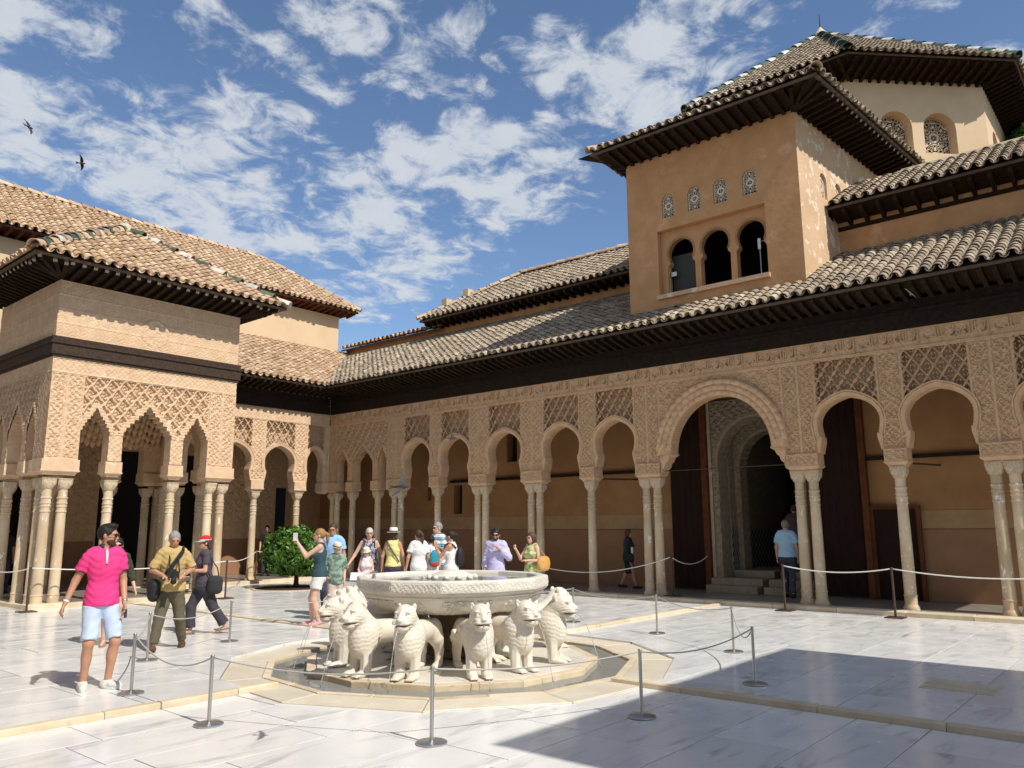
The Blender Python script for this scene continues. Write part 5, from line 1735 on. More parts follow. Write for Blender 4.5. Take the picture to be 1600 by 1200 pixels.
# carved verses and knots round the basin: low relief strips on the lip and bowl
for k in range(12):
    am = PH + PI / 12 + k * PI / 6
    n = Vector((math.cos(am), math.sin(am), 0)); u = Vector((0, 0, 1)).cross(n)
    hw = BR * math.sin(PI / 12)
    Fk = frame(Vector((FC[0], FC[1], 0)) + n * (BR * math.cos(PI / 12)), u, n)
    def hfl(u_, v_):
        e = np.minimum(np.minimum(u_ + hw, hw - u_), np.minimum(v_ - .97, 1.08 - v_))
        return 0.001 + 0.006 * arab(u_ * 1.0, v_, 0.045) * smooth01(e, .006, .014)
    relief('carved_lip', Fk, -hw + .004, hw - .004, .968, 1.082, 0.0075, hfl, MT['marble_basin'], ft)
    # knots low on the bowl wall, sloping with it
    r0, r1, z0, z1 = 0.955, 1.185, 0.695, 0.855
    mbk = MB()
    nu, nv = 44, 22
    uu, vv = np.meshgrid(np.linspace(-1, 1, nu), np.linspace(0, 1, nv))
    rr_ = np.interp(vv, [0, .3, .65, 1], [0.945, 1.055, 1.142, 1.19]); zz_ = np.interp(vv, [0, .3, .65, 1], [0.69, 0.737, 0.80, 0.862])
    wdt = rr_ * math.sin(PI / 12)
    X = uu * wdt * .98
    tri = (1 - np.abs(uu) * 1.15 - vv * .95) if k % 2 else (np.abs(uu) * 1.1 - 1.0 + vv * 1.0 + .45)
    msk = smooth01(tri, 0.0, 0.08)
    h = 0.012 * arab(X, zz_ * 1.2, 0.07) * msk + 0.001
    dist = rr_ * math.cos(PI / 12) + h
    P = np.array(FC)[None, None] + dist[..., None] * np.array(n)[None, None, :2] + X[..., None] * np.array(u)[None, None, :2]
    V = np.concatenate([P, (zz_ - h * .6)[..., None]], -1).reshape(-1, 3)
    idx = np.arange(nu * nv).reshape(nv, nu)
    part('carved_knot', make_mesh('carved_knot', V, [np.stack([idx[:-1, :-1], idx[:-1, 1:], idx[1:, 1:], idx[1:, :-1]], -1).reshape(-1, 4)], True), MT['marble_basin'], ft)

# ---------------------------------------------------------------- solid modelling by distance fields
class SDF:
    def __init__(s, lo, hi, h):
        s.lo = np.array(lo, float); s.h = h
        s.n = np.ceil((np.array(hi) - s.lo) / h).astype(int) + 1
        s.F = np.full(s.n, 1.0, np.float32)
    def sub(s, lo, hi, pad):
        a = np.clip(np.floor((np.array(lo) - pad - s.lo) / s.h).astype(int), 0, s.n - 1)
        b = np.clip(np.ceil((np.array(hi) + pad - s.lo) / s.h).astype(int) + 1, 1, s.n)
        ax = [s.lo[i] + s.h * np.arange(a[i], b[i]) for i in range(3)]
        return (slice(a[0], b[0]), slice(a[1], b[1]), slice(a[2], b[2])), np.stack(np.meshgrid(*ax, indexing='ij'), -1)
    def comb(s, sl, d, k):
        f = s.F[sl]
        if k <= 0:
            s.F[sl] = np.minimum(f, d); return
        hh = np.clip(0.5 + 0.5 * (f - d) / k, 0, 1)
        s.F[sl] = f * (1 - hh) + d * hh - k * hh * (1 - hh)
    def cap(s, a, b, ra, rb=None, k=0.02, flat=False, ell=None):
        """tapered limb from a to b"""
        rb = ra if rb is None else rb
        a = np.array(a, float); b = np.array(b, float); r = max(ra, rb)
        sl, P = s.sub(np.minimum(a, b) - r, np.maximum(a, b) + r, k + 3 * s.h)
        d = b - a; L = np.linalg.norm(d) + 1e-9; e = d / L
        q = P - a
        t = q @ e
        tt = np.clip(t / L, 0, 1)
        w = q - (tt * L)[..., None] * e
        if ell is not None:      # squash across one axis: (axis, factor)
            ax, fc = ell
            ax = np.array(ax, float); ax /= np.linalg.norm(ax)
            c = (w @ ax)
            w = w + (c * (1 / fc - 1))[..., None] * ax
        dd = np.linalg.norm(w, axis=-1) - (ra + (rb - ra) * tt)
        if flat:
            dd = np.maximum(dd, np.maximum(-t, t - L))
        s.comb(sl, dd, k); return s
    def ell(s, c, r, k=0.02, rot=None, sub=False):
        c = np.array(c, float); r = np.array(r, float)
        m = r.max()
        sl, P = s.sub(c - m, c + m, k + 3 * s.h)
        q = P - c
        if rot is not None:
            q = q @ np.array(rot.to_3x3() if hasattr(rot, 'to_3x3') else rot)
        k0 = np.linalg.norm(q / r, axis=-1); k1 = np.linalg.norm(q / (r * r), axis=-1) + 1e-9
        d = k0 * (k0 - 1) / k1
        if sub:
            f = s.F[sl]
            hh = np.clip(0.5 - 0.5 * (f + d) / max(k, 1e-6), 0, 1)
            s.F[sl] = f * (1 - hh) + (-d) * hh + k * hh * (1 - hh)
        else:
            s.comb(sl, d, k)
        return s
    def cut(s, p, n, wob=0.0):
        """remove everything on the side n points to"""
        n = np.array(n, float); n /= np.linalg.norm(n)
        ax = [s.lo[i] + s.h * np.arange(s.n[i]) for i in range(3)]
        P = np.stack(np.meshgrid(*ax, indexing='ij'), -1)
        d = (P - np.array(p, float)) @ n
        if wob:
            d = d + wob * np.sin(P[..., 0] * 31 + P[..., 1] * 17)
        s.F = np.maximum(s.F, d.astype(np.float32)); return s
    def ripple(s, fn, lo, hi):
        sl, P = s.sub(lo, hi, 0)
        s.F[sl] += fn(P).astype(np.float32); return s
    def mesh(s, name, smooth=True):
        """surface nets"""
        F = s.F
        ins = F < 0
        n = F.shape
        c = np.zeros((n[0] - 1, n[1] - 1, n[2] - 1), np.int8)
        for i in (0, 1):
            for j in (0, 1):
                for k in (0, 1):
                    c += ins[i:n[0] - 1 + i, j:n[1] - 1 + j, k:n[2] - 1 + k]
        act = (c > 0) & (c < 8)
        ids = np.argwhere(act)
        if not len(ids):
            return make_mesh(name, [(0, 0, 0), (0.001, 0, 0), (0, 0.001, 0)], [[(0, 1, 2)]])
        vid = np.full(c.shape, -1, np.int32); vid[act] = np.arange(len(ids))
        acc = np.zeros((len(ids), 3)); cnt = np.zeros(len(ids))
        corner = [np.array((i, j, k)) for i in (0, 1) for j in (0, 1) for k in (0, 1)]
        g = lambda o: F[ids[:, 0] + o[0], ids[:, 1] + o[1], ids[:, 2] + o[2]].astype(float)
        val = [g(o) for o in corner]
        for a in range(8):
            for b in range(a + 1, 8):
                dv = corner[b] - corner[a]
                if np.abs(dv).sum() != 1:
                    continue
                fa, fb = val[a], val[b]
                m = (fa < 0) != (fb < 0)
                t = np.where(m, fa / np.where(m, fa - fb, 1), 0)
                p = corner[a][None] + t[:, None] * dv[None]
                acc += np.where(m[:, None], p, 0); cnt += m
        V = s.lo + (ids + acc / cnt[:, None]) * s.h
        Q = []
        for ax in range(3):
            u, v = (ax + 1) % 3, (ax + 2) % 3
            lo = [slice(None)] * 3; hi = [slice(None)] * 3
            lo[ax] = slice(0, n[ax] - 1); hi[ax] = slice(1, n[ax])
            for q in (u, v):
                lo[q] = slice(1, n[q] - 1); hi[q] = slice(1, n[q] - 1)
            a, b = ins[tuple(lo)], ins[tuple(hi)]
            e = np.argwhere(a != b)
            if not len(e):
                continue
            sgn = a[tuple(e.T)]
            base = e.copy(); base[:, u] += 1; base[:, v] += 1
            def cell(du, dv):
                w = base.copy(); w[:, u] -= du; w[:, v] -= dv
                return vid[w[:, 0], w[:, 1], w[:, 2]]
            q = np.stack([cell(1, 1), cell(0, 1), cell(0, 0), cell(1, 0)], 1)
            q = np.where(sgn[:, None], q, q[:, ::-1])
            Q.append(q)
        return make_mesh(name, V, [np.concatenate(Q)], smooth)

# ---------------------------------------------------------------- marble lions
def lion_mesh():
    S = SDF((-0.30, -0.72, -0.02), (0.30, 0.66, 0.90), 0.0105)
    k = .05
    S.cap((0, -0.42, .47), (0, 0.20, .50), .135, .15, k)                       # barrel
    S.ell((0, .27, .45), (.155, .165, .215), .06)                            # chest
    S.ell((0, .30, .33), (.125, .12, .13), .05)
    S.cap((0, .22, .55), (0, .32, .70), .145, .115, .06)                      # neck
    for s in (-1, 1):
        S.ell((s * .085, -.42, .44), (.085, .14, .17), .05)                   # haunch
        S.cap((s * .105, -.44, .36), (s * .11, -.52, .20), .085, .055, .04)
        S.cap((s * .11, -.52, .20), (s * .11, -.50, .05), .052, .05, .03)
        S.ell((s * .11, -.43, .035), (.055, .105, .04), .02)
        S.ell((s * .105, .22, .46), (.07, .11, .17), .05)                     # shoulder
        S.cap((s * .088, .27, .40), (s * .085, .29, .06), .072, .060, .03)     # straight fore leg
        S.ell((s * .085, .34, .035), (.062, .11, .042), .015)
        for t in (-.035, -.012, .012, .035):
            S.cap((s * .085 + t, .40, .03), (s * .085 + t, .455, .022), .016, .013, .006)
            S.cap((s * .11 + t, -.36, .03), (s * .11 + t, -.318, .02), .015, .012, .006)
    S.ell((0, .385, .725), (.118, .128, .142), .04)                          # skull
    S.ell((0, .465, .665), (.100, .102, .092), .03)                          # muzzle
    S.ell((0, .485, .600), (.078, .066, .048), .02)                          # chin
    S.ell((0, .562, .700), (.034, .024, .022), .012)                         # nose
    S.cap((0, .47, .79), (0, .545, .715), .030, .028, .02)                   # bridge
    for s in (-1, 1):
        S.ell((s * .090, .330, .828), (.024, .036, .046), .018)              # ears
        S.ell((s * .095, .360, .828), (.013, .018, .030), .008, sub=True)
        S.ell((s * .064, .478, .782), (.032, .028, .012), .012)              # brow
        S.ell((s * .066, .500, .752), (.022, .020, .015), .006, sub=True)
        S.ell((s * .066, .490, .752), (.017, .016, .012), .003)
        S.ell((s * .060, .520, .668), (.040, .042, .036), .02)               # cheek
    sl, P = S.sub((-.14, .42, .60), (.14, .64, .66), 0)                       # mouth
    dmo = np.abs(P[..., 2] - .634 + .35 * (P[..., 0] ** 2)) - .008
    S.F[sl] = np.maximum(S.F[sl], -np.maximum(dmo, .44 - P[..., 1]))
    S.ell((0, .56, .634), (.014, .05, .014), .004, sub=True)                  # spout hole
    # tail curled forward over the right haunch
    tl = [(.0, -.56, .50), (.05, -.60, .42), (.11, -.58, .34), (.165, -.50, .33), (.185, -.42, .38), (.185, -.36, .43)]
    for a, b in zip(tl, tl[1:]):
        S.cap(a, b, .026, .026, .02)
    S.ell((.185, -.32, .45), (.03, .06, .04), .02)
    # locks of the mane: overlapping scales round chest and neck; whisker lines on the muzzle
    def locks(P):
        x, y, z = P[..., 0], P[..., 1], P[..., 2]
        a = np.arctan2(x, (y - .12)) * .30 + .006 * np.sin(z * 37)
        zz = z + .35 * (y - .3) + .010 * np.sin(a * 23) + .006 * np.sin(a * 61 + 1)
        row = np.floor(zz / .052)
        u = a / .050 + .5 * row
        fu = u - np.floor(u) - .5; fz = zz / .052 - row
        sc = np.sqrt(fu ** 2 * 1.6 + (fz - .9) ** 2)
        w = smooth01(y, .02, .10) * smooth01(z, .27, .33) * (1 - smooth01(z, .64, .72)) * (1 - smooth01(y, .44, .50))
        return w * (smooth01(sc, .55, .95) * .0055 - .001)
    S.ripple(locks, (-.3, 0, .2), (.3, .6, .82))
    def lines(P):
        x, y, z = P[..., 0], P[..., 1], P[..., 2]
        w = smooth01(y, .36, .42) * smooth01(z, .58, .62) * (1 - smooth01(z, .74, .77)) * smooth01(np.abs(x), .03, .05)
        t = z + .5 * (y - .5) ** 2 * 3
        v = np.abs(x) > .055
        h = smooth01(z, .79, .81) * smooth01(y, .36, .40) * (1 - smooth01(y, .54, .57))
        return w * .0045 * np.cos(t * 2 * PI / .034) + h * .003 * np.cos(y * 2 * PI / .03)
    S.ripple(lines, (-.2, .36, .6), (.2, .66, .9))
    # flutes on the fore legs
    def fl(P):
        x, y, z = P[..., 0], P[..., 1], P[..., 2]
        w = smooth01(z, .05, .08) * (1 - smooth01(z, .24, .30)) * smooth01(y, .20, .24)
        return w * .003 * np.cos(np.arctan2(np.abs(x) - .085, y - .28) * 7)
    S.ripple(fl, (-.2, .15, .03), (.2, .42, .32))
    me = S.mesh('lion')
    me.transform(Matrix.Diagonal((1.0, 1.05, 0.955, 1)))
    return me
LION = lion_mesh()
LION.materials.append(MT['marble_lion'])
lions = [(5.89, 7.25, -175, 'white marble lion with water falling from its jaws, second from the left'),
         (6.09, 6.67, -152, 'white marble lion turned slightly left in front of the basin column'),
         (6.65, 6.09, -126, 'white marble lion facing the viewer to the right of the basin column'),
         (7.27, 5.97, -104, 'white marble lion turned right, standing between the facing lion and the rightmost profile'),
         (8.02, 6.04, -72, 'white marble lion in profile at the right edge of the fountain'),
         (6.17, 7.98, 160, 'white marble lion in profile at the left edge of the fountain'),
         (6.98, 8.98, 120, 'white marble lion mostly hidden behind the leftmost lion'),
         (7.4, 9.28, 102, 'white marble lion hidden on the far left side of the basin'),
         (8.1, 9.15, 72, 'white marble lion hidden straight behind the basin'),
         (8.85, 8.6, 42, 'white marble lion hidden on the far right side of the basin'),
         (9.15, 7.75, 12, 'white marble lion hidden behind the right half of the basin'),
         (8.98, 6.8, -25, 'white marble lion hidden behind the rightmost lion')]
for i, (x, y, a, lab) in enumerate(lions):
    d = Vector((math.cos(R(a)), math.sin(R(a)), 0))
    x *= 1.035; y *= 1.035
    r = thing('lion', lab, 'lion statue', (x - d.x * .36, y - d.y * .36, .056), R(a) - PI / 2, 'marble lions round the fountain')
    put('lion_body', LION, None, r)
    if i < 7:
        mb = MB(); pts = [(0, .575 + t * .32, .605 - .02 * t - .62 * t * t) for t in np.linspace(0, 1.0, 14)]
        mb.tube(pts, [0.0042 + .0016 * math.sin(k * 2.1) for k in range(14)], 6)
        put('water_jet', mb.mesh('water_jet', True), MT['jet'], r)
# ---------------------------------------------------------------- people
def cloth(name, c, c2=None, scale=3.0, contrast=0.5, rough=0.85, bump=0.35, **k):
    return mat(name, c, c2 or tuple(x * 0.86 for x in c), scale, contrast, rough, bump, 9, bdist=0.03, **k)
def stripes(name, cols, period):
    m = bpy.data.materials.new(name); m.use_nodes = True
    t = m.node_tree; b = t.nodes['Principled BSDF']; L = t.links.new
    tcn = t.nodes.new('ShaderNodeTexCoord'); sp = t.nodes.new('ShaderNodeSeparateXYZ'); L(tcn.outputs['Object'], sp.inputs[0])
    d = t.nodes.new('ShaderNodeMath'); d.operation = 'DIVIDE'; d.inputs[1].default_value = period; L(sp.outputs[2], d.inputs[0])
    f = t.nodes.new('ShaderNodeMath'); f.operation = 'FRACT'; L(d.outputs[0], f.inputs[0])
    r = t.nodes.new('ShaderNodeValToRGB'); r.color_ramp.interpolation = 'CONSTANT'
    el = r.color_ramp.elements
    while len(el) < len(cols):
        el.new(0.5)
    for i, (p, c) in enumerate(cols):
        el[i].position = p; el[i].color = (*c, 1)
    L(f.outputs[0], r.inputs[0]); L(r.outputs[0], b.inputs['Base Color'])
    b.inputs['Roughness'].default_value = 0.85
    return m
SKIN = {
    'tan': mat('tanned_skin', (0.50, 0.27, 0.17), (0.44, 0.22, 0.135), 8, 0.5, 0.55, 0.05, 30),
    'fair': mat('fair_skin', (0.66, 0.42, 0.31), (0.60, 0.35, 0.25), 8, 0.5, 0.55, 0.05, 30),
    'mid': mat('mid_skin', (0.56, 0.33, 0.22), (0.50, 0.27, 0.175), 8, 0.5, 0.55, 0.05, 30)}
HAIRM = {n: mat(n + '_hair', c, tuple(x * .55 for x in c), 40, 0.5, 0.6, 0.5, 70, stretch=(1, 1, .25)) for n, c in
         dict(black=(0.018, 0.014, 0.012), stubble=(0.07, 0.04, 0.028), brown=(0.085, 0.045, 0.025), grey=(0.36, 0.35, 0.34), pale=(0.62, 0.61, 0.59), ginger=(0.42, 0.22, 0.09), auburn=(0.13, 0.05, 0.03), sand=(0.30, 0.24, 0.17)).items()}
M_BLACK = mat('black_nylon', (0.014, 0.014, 0.015), rough=0.7)
M_LENS = mat('dark_lens', (0.010, 0.010, 0.012), rough=0.08)
M_BLUELENS = mat('mirror_lens', (0.10, 0.45, 0.60), rough=0.1, metal=0.7)
M_EYE = mat('eye', (0.03, 0.02, 0.015), rough=0.2)
M_LIP = mat('lips', (0.42, 0.16, 0.13), rough=0.5)
def rotz(v, a):
    c, s = math.cos(a), math.sin(a)
    return (v[0] * c - v[1] * s, v[0] * s + v[1] * c, v[2])
def V3(*a):
    return np.array(a, float)
def ik(hip, ank, l1, l2, fwd):
    d = ank - hip; L = min(np.linalg.norm(d), (l1 + l2) * .999); e = d / (np.linalg.norm(d) + 1e-9)
    a = (l1 * l1 - l2 * l2 + L * L) / (2 * L); h = math.sqrt(max(l1 * l1 - a * a, 0))
    f = np.array(fwd, float); f = f - e * (f @ e); f /= np.linalg.norm(f) + 1e-9
    return hip + e * a + f * h
def hand(S, w, d, palm_n, s, curl=0.5, side=1):
    """palm, four bent fingers and a thumb from the wrist w along d"""
    d = d / np.linalg.norm(d)
    pn = palm_n - d * (palm_n @ d); pn /= np.linalg.norm(pn) + 1e-9
    ac = np.cross(d, pn) * side
    p1 = w + d * .085 * s
    S.cap(w, p1, .026 * s, .030 * s, .012, ell=(pn, .62))
    for i, (o, l) in enumerate(((-.030, .068), (-.010, .078), (.010, .072), (.029, .058))):
        b = p1 + ac * o * s - d * abs(o) * .25 * s
        m = b + (d * math.cos(curl * .7) + pn * math.sin(curl * .7)) * l * .55 * s
        e = m + (d * math.cos(curl * 1.8) + pn * math.sin(curl * 1.8)) * l * .5 * s
        S.cap(b - d * .02 * s, m, .0098 * s, .0088 * s, .004); S.cap(m, e, .0088 * s, .0072 * s, .003)
    tb = w + d * .03 * s - ac * .024 * s
    tm = tb + (d * .6 - ac * .65 + pn * .35) * .045 * s
    S.cap(tb, tm, .013 * s, .011 * s, .008); S.cap(tm, tm + (d * .85 + pn * .3) * .032 * s, .011 * s, .0085 * s, .004)
def person(label, loc, face, H, skin='mid', hair=('short', 'brown'), top=None, bottom=None, shoes=None, feet=None, arms=None, lean=(0, 0), head=(0, 0), fem=False,
           fat=1.0, res=0.015, glasses=None, hat=None, extras=(), beard=False, hipdrop=0.0, curls=(.5, .5)):
    s = H / 1.75
    root = thing('person', label, 'person', loc, R(face) - PI / 2)
    lx, ly = lean
    hz = (.915 - hipdrop) * s
    hip = V3(lx * .2, ly * .2, hz)
    sh_w = (.140 if fem else .150) * s * (1 + (fat - 1) * .5)
    shz = 1.425 * s
    chest = V3(lx * .8, ly * .8, 1.27 * s); shc = V3(lx, ly, shz); neck = V3(lx * 1.05, ly * 1.05, 1.49 * s)
    hy, hp = R(head[0]), R(head[1])
    RH = Matrix.Rotation(hy, 3, 'Z') @ Matrix.Rotation(hp, 3, 'X')
    RHn = np.array(RH)
    hc = V3(lx * 1.1, ly * 1.1 + .012 * s, 1.615 * s) + RHn @ V3(0, .018 * s, 0)
    hd = lambda x, y, z: hc + RHn @ (np.array((x, y, z), float) * s)
    feet = feet or ((-.10, 0, 8, 0), (.10, .02, -8, 0))
    hips, knees, anks, fdirs = [], [], [], []
    for sx, ft in zip((-1, 1), feet):
        fd = V3(math.sin(-R(ft[2])), math.cos(R(ft[2])), 0)
        an = V3(ft[0] * s, ft[1] * s - .0, (.075 + ft[3]) * s)
        hj = hip + V3(sx * (.078 if not fem else .076) * s, 0, -.02 * s)
        knees.append(ik(hj, an, .425 * s, .42 * s, fd)); hips.append(hj); anks.append(an); fdirs.append(fd)
    arms = arms or (((-.06, -.03, -.29), (-.07, .05, -.54)), ((.06, -.03, -.29), (.07, .05, -.54)))
    shs, elb, wri = [], [], []
    for sx, ar in zip((-1, 1), arms):
        sj = shc + V3(sx * sh_w, 0, -.012 * s)
        shs.append(sj); elb.append(sj + np.array(ar[0]) * s); wri.append(sj + np.array(ar[1]) * s)
    allp = np.array(hips + knees + anks + shs + elb + wri + [hc])
    lo = allp.min(0) - .22 * s; hi = allp.max(0) + .22 * s; lo[2] = -.01; hi[2] = max(H + .06, hi[2])
    def field(z0=None, z1=None, h=res):
        a, b = lo.copy(), hi.copy()
        if z0 is not None:
            a[2] = z0
        if z1 is not None:
            b[2] = z1
        return SDF(a, b, h)
    fw = lambda i: fdirs[i]
    # --- body, one continuous surface
    S = field(h=min(res, .0125))
    r = s * (0.93 if fem else 1.0)
    S.ell(hip + V3(0, -.01, .0) * s, np.array((.142, .106, .13)) * s * fat, .05)
    S.cap(hip, chest, .118 * r * fat, .128 * r * fat, .05, ell=((0, 1, 0), .74))
    S.ell(chest + V3(0, .0, .02) * s, np.array((.138 if fem else .152, .104, .17)) * s * (1 + (fat - 1) * .7), .05)
    if fem:
        for sx in (-1, 1):
            S.ell(chest + V3(sx * .07, .085, -.0) * s, np.array((.062, .058, .065)) * s, .035)
    S.cap(shs[0] + V3(.04, 0, 0) * s, shs[1] - V3(.04, 0, 0) * s, .055 * s, .055 * s, .05)
    S.cap(shc, neck, .075 * r, .054 * r, .03); S.cap(neck, hd(0, -.012, -.06), .052 * r, .05 * r, .02)
    S.ell(hd(0, -.012, .022), np.array((.074, .094, .095)) * s, .02, RHn)
    S.ell(hd(0, .018, -.045), np.array((.058, .072, .072)) * s, .025, RHn)
    S.ell(hd(0, .055, -.095), np.array((.028, .022, .022)) * s, .02, RHn)
    S.cap(hd(0, .082, .005), hd(0, .100, -.030), .009 * s, .014 * s, .010)
    S.ell(hd(0, .078, .022), np.array((.055, .018, .012)) * s, .012, RHn)
    for sx in (-1, 1):
        S.ell(hd(sx * .031, .088, .004), np.array((.016, .012, .011)) * s, .008, RHn, sub=True)
        S.ell(hd(sx * .078, -.006, -.008), np.array((.011, .022, .032)) * s, .006, RHn)
    S.ell(hd(0, .090, -.060), np.array((.024, .012, .009)) * s, .006, RHn)
    for i, sx in enumerate((-1, 1)):
        S.cap(hips[i], knees[i], .078 * s * fat, .056 * s, .04); S.cap(knees[i], anks[i], .054 * s, .036 * s, .02)
        kc = knees[i] * .66 + anks[i] * .34 - fw(i) * .018 * s
        S.ell(kc, np.array((.048, .05, .10)) * s, .03)
        toe = anks[i] + fw(i) * .14 * s; toe[2] = .035 * s if anks[i][2] < .12 else anks[i][2] - .09 * s
        S.cap(anks[i] - V3(0, 0, .035) * s, toe, .036 * s, .028 * s, .015)
        S.cap(shs[i], elb[i], .050 * r, .040 * r, .03); S.cap(elb[i], wri[i], .041 * r, .026 * r, .015)
        d = wri[i] - elb[i]; d /= np.linalg.norm(d)
        pn = V3(-sx, 0, 0) if abs(d[2]) > .7 else V3(0, 0, -1) if abs(d[0]) < .8 else V3(0, -1, 0)
        hand(S, wri[i], d, pn, s, curls[i], side=sx)
    put('body', S.mesh('body'), SKIN[skin], root)
    # --- top
    if top:
        T = field(.6 * s, 1.62 * s)
        ex = top.get('ease', .018)
        hem = top.get('hem', .86) * s
        T.ell(hip + V3(0, -.005, .0) * s, np.array((.146, .120, .20)) * s * fat + ex + .012, .05)
        T.cap(V3(hip[0], hip[1], hem - .06), chest, (.124 if fem else .136) * r * fat + ex, (.124 if fem else .138) * r * fat + ex, .05, ell=((0, 1, 0), .76))
        T.ell(chest + V3(0, 0, .02) * s, np.array((.141 if fem else .154, .108, .175)) * s * (1 + (fat - 1) * .7) + ex, .05)
        if fem:
            for sx in (-1, 1):
                T.ell(chest + V3(sx * .07, .085, -.005) * s, np.array((.064, .06, .067)) * s + ex * .7, .04)
        T.cap(shs[0] + V3(.02, 0, 0) * s, shs[1] - V3(.02, 0, 0) * s, .058 * s + ex * .7, None, .045)
        T.cap(shs[0] + V3(.06, 0, .012) * s, shs[1] - V3(.06, 0, -.012) * s, .060 * s + ex * .7, None, .04)
        T.cap(shc, neck - V3(0, 0, .02) * s, .092 * r + ex * .6, .060 * r + ex * .5, .035)
        sl = top.get('sleeve', .55)
        rng_ = np.random.default_rng(int(loc[0] * 100))
        ph = rng_.random(6) * 6
        def fold(P):
            x, y, z = P[..., 0], P[..., 1], P[..., 2]
            return .0050 * np.sin(z * 27 + x * 19 + ph[0] + 2.6 * np.sin(x * 12 + ph[1])) * np.sin(x * 15 + z * 11 + y * 15 + ph[2]) + .003 * np.sin(z * 85 + y * 40 + ph[3] + 3 * np.sin(x * 19))
        if sl > 0:
            for i in (0, 1):
                a = shs[i]
                if sl <= 1:
                    e = a + (elb[i] - a) * sl
                    T.cap(a, e, .053 * r + ex * .75, (.049 if sl < .8 else .045) * r + ex * 1.05, .012, flat=sl < 1)
                else:
                    T.cap(a, elb[i], .056 * r + ex, .046 * r + ex, .03); T.cap(elb[i], elb[i] + (wri[i] - elb[i]) * (sl - 1), .047 * r + ex, .036 * r + ex, .02, flat=True)
        else:
            for i, sx in enumerate((-1, 1)):
                T.ell(shs[i] + V3(sx * .025, 0, -.01) * s, np.array((.075, .16, .105)) * s, .01, sub=True)
        T.ripple(fold, (-9, -9, hem - .05), (9, 9, 1.5 * s))
        nk = top.get('neck', (.075, .0))
        T.ell(neck + V3(0, .03, .045) * s, np.array((nk[0] * .92, nk[0] * 1.05, .070 + nk[1])) * s, .006, sub=True)
        T.cut((0, 0, hem), (0, 0, -1), .003)
        g = put(top.get('name', 'shirt'), T.mesh('shirt'), top['m'], root)
        if 'collar' in top:
            C = field(1.40 * s, 1.60 * s, .009)
            C.cap(neck - V3(0, -.004, .035) * s, neck + V3(0, -.012, .025) * s, .082 * r, .068 * r, .0, flat=True)
            C.cap(neck - V3(0, -.02, .09) * s, neck + V3(0, -.01, .08) * s, .060 * r, .058 * r, .0, flat=True)
            C2 = field(1.40 * s, 1.60 * s, .009)
            C2.cap(neck - V3(0, -.004, .045) * s, neck + V3(0, -.012, .035) * s, .080 * r, .070 * r, 0, flat=True)
            C2.ell(neck + V3(0, -.005, 0) * s, np.array((.066, .064, .12)) * s, .004, sub=True)
            C2.ell(neck + V3(0, .085, -.02) * s, np.array((.026, .05, .07)) * s, .004, sub=True)
            put('collar', C2.mesh('collar'), top['collar'], root)
    # --- legs
    if bottom:
        B = field(-.005, 1.08 * s)
        ex = bottom.get('ease', .02)
        B.ell(hip + V3(0, -.008, -.01) * s, np.array((.143, .112, .15)) * s * fat + ex * .8, .04)
        B.cap(hip, V3(hip[0], hip[1], 1.02 * s), .122 * s * fat + ex * .5, .118 * s * fat + ex * .3, .03, ell=((0, 1, 0), .78))
        ln = bottom.get('len', 1.0)
        fl = bottom.get('flare', 0.0)
        if bottom.get('skirt'):
            zb = hz * (1 - ln)
            mid = (hips[0] + hips[1]) / 2; low = (knees[0] + knees[1]) / 2
            B.cap(V3(mid[0], mid[1], hz), V3(low[0], low[1], zb), .158 * s * fat + ex * .5, .16 * s + fl, .05, flat=True, ell=((0, 1, 0), .82))
        else:
            for i in (0, 1):
                k_ = knees[i]
                if ln <= 1:
                    e = hips[i] + (k_ - hips[i]) * ln
                    B.cap(hips[i], e, .080 * s * fat + ex, (.080 - .024 * ln) * s + ex + fl, .02, flat=True)
                else:
                    B.cap(hips[i], k_, .080 * s * fat + ex, .055 * s + ex, .03)
                    B.cap(k_, k_ + (anks[i] - k_) * (ln - 1), .056 * s + ex, .044 * s + ex + fl, .025, flat=True)
                B.ell(hips[i], np.array((.080, .086, .11)) * s * fat + ex, .03)
        def fold2(P):
            x, y, z = P[..., 0], P[..., 1], P[..., 2]
            return .0055 * np.sin(z * 38 + x * 25 + 2 * np.sin(y * 21) + loc[1]) * np.sin(x * 19 + z * 12 + loc[0]) + .003 * np.sin(x * 60 + z * 16)
        B.ripple(fold2, (-9, -9, 0), (9, 9, hz + .02))
        B.cut((0, 0, min(bottom.get('waist', 1.0), (top or {}).get('hem', .9) + .012) * s), (0, 0, 1))
        put(bottom.get('name', 'trousers'), B.mesh('trousers'), bottom['m'], root)
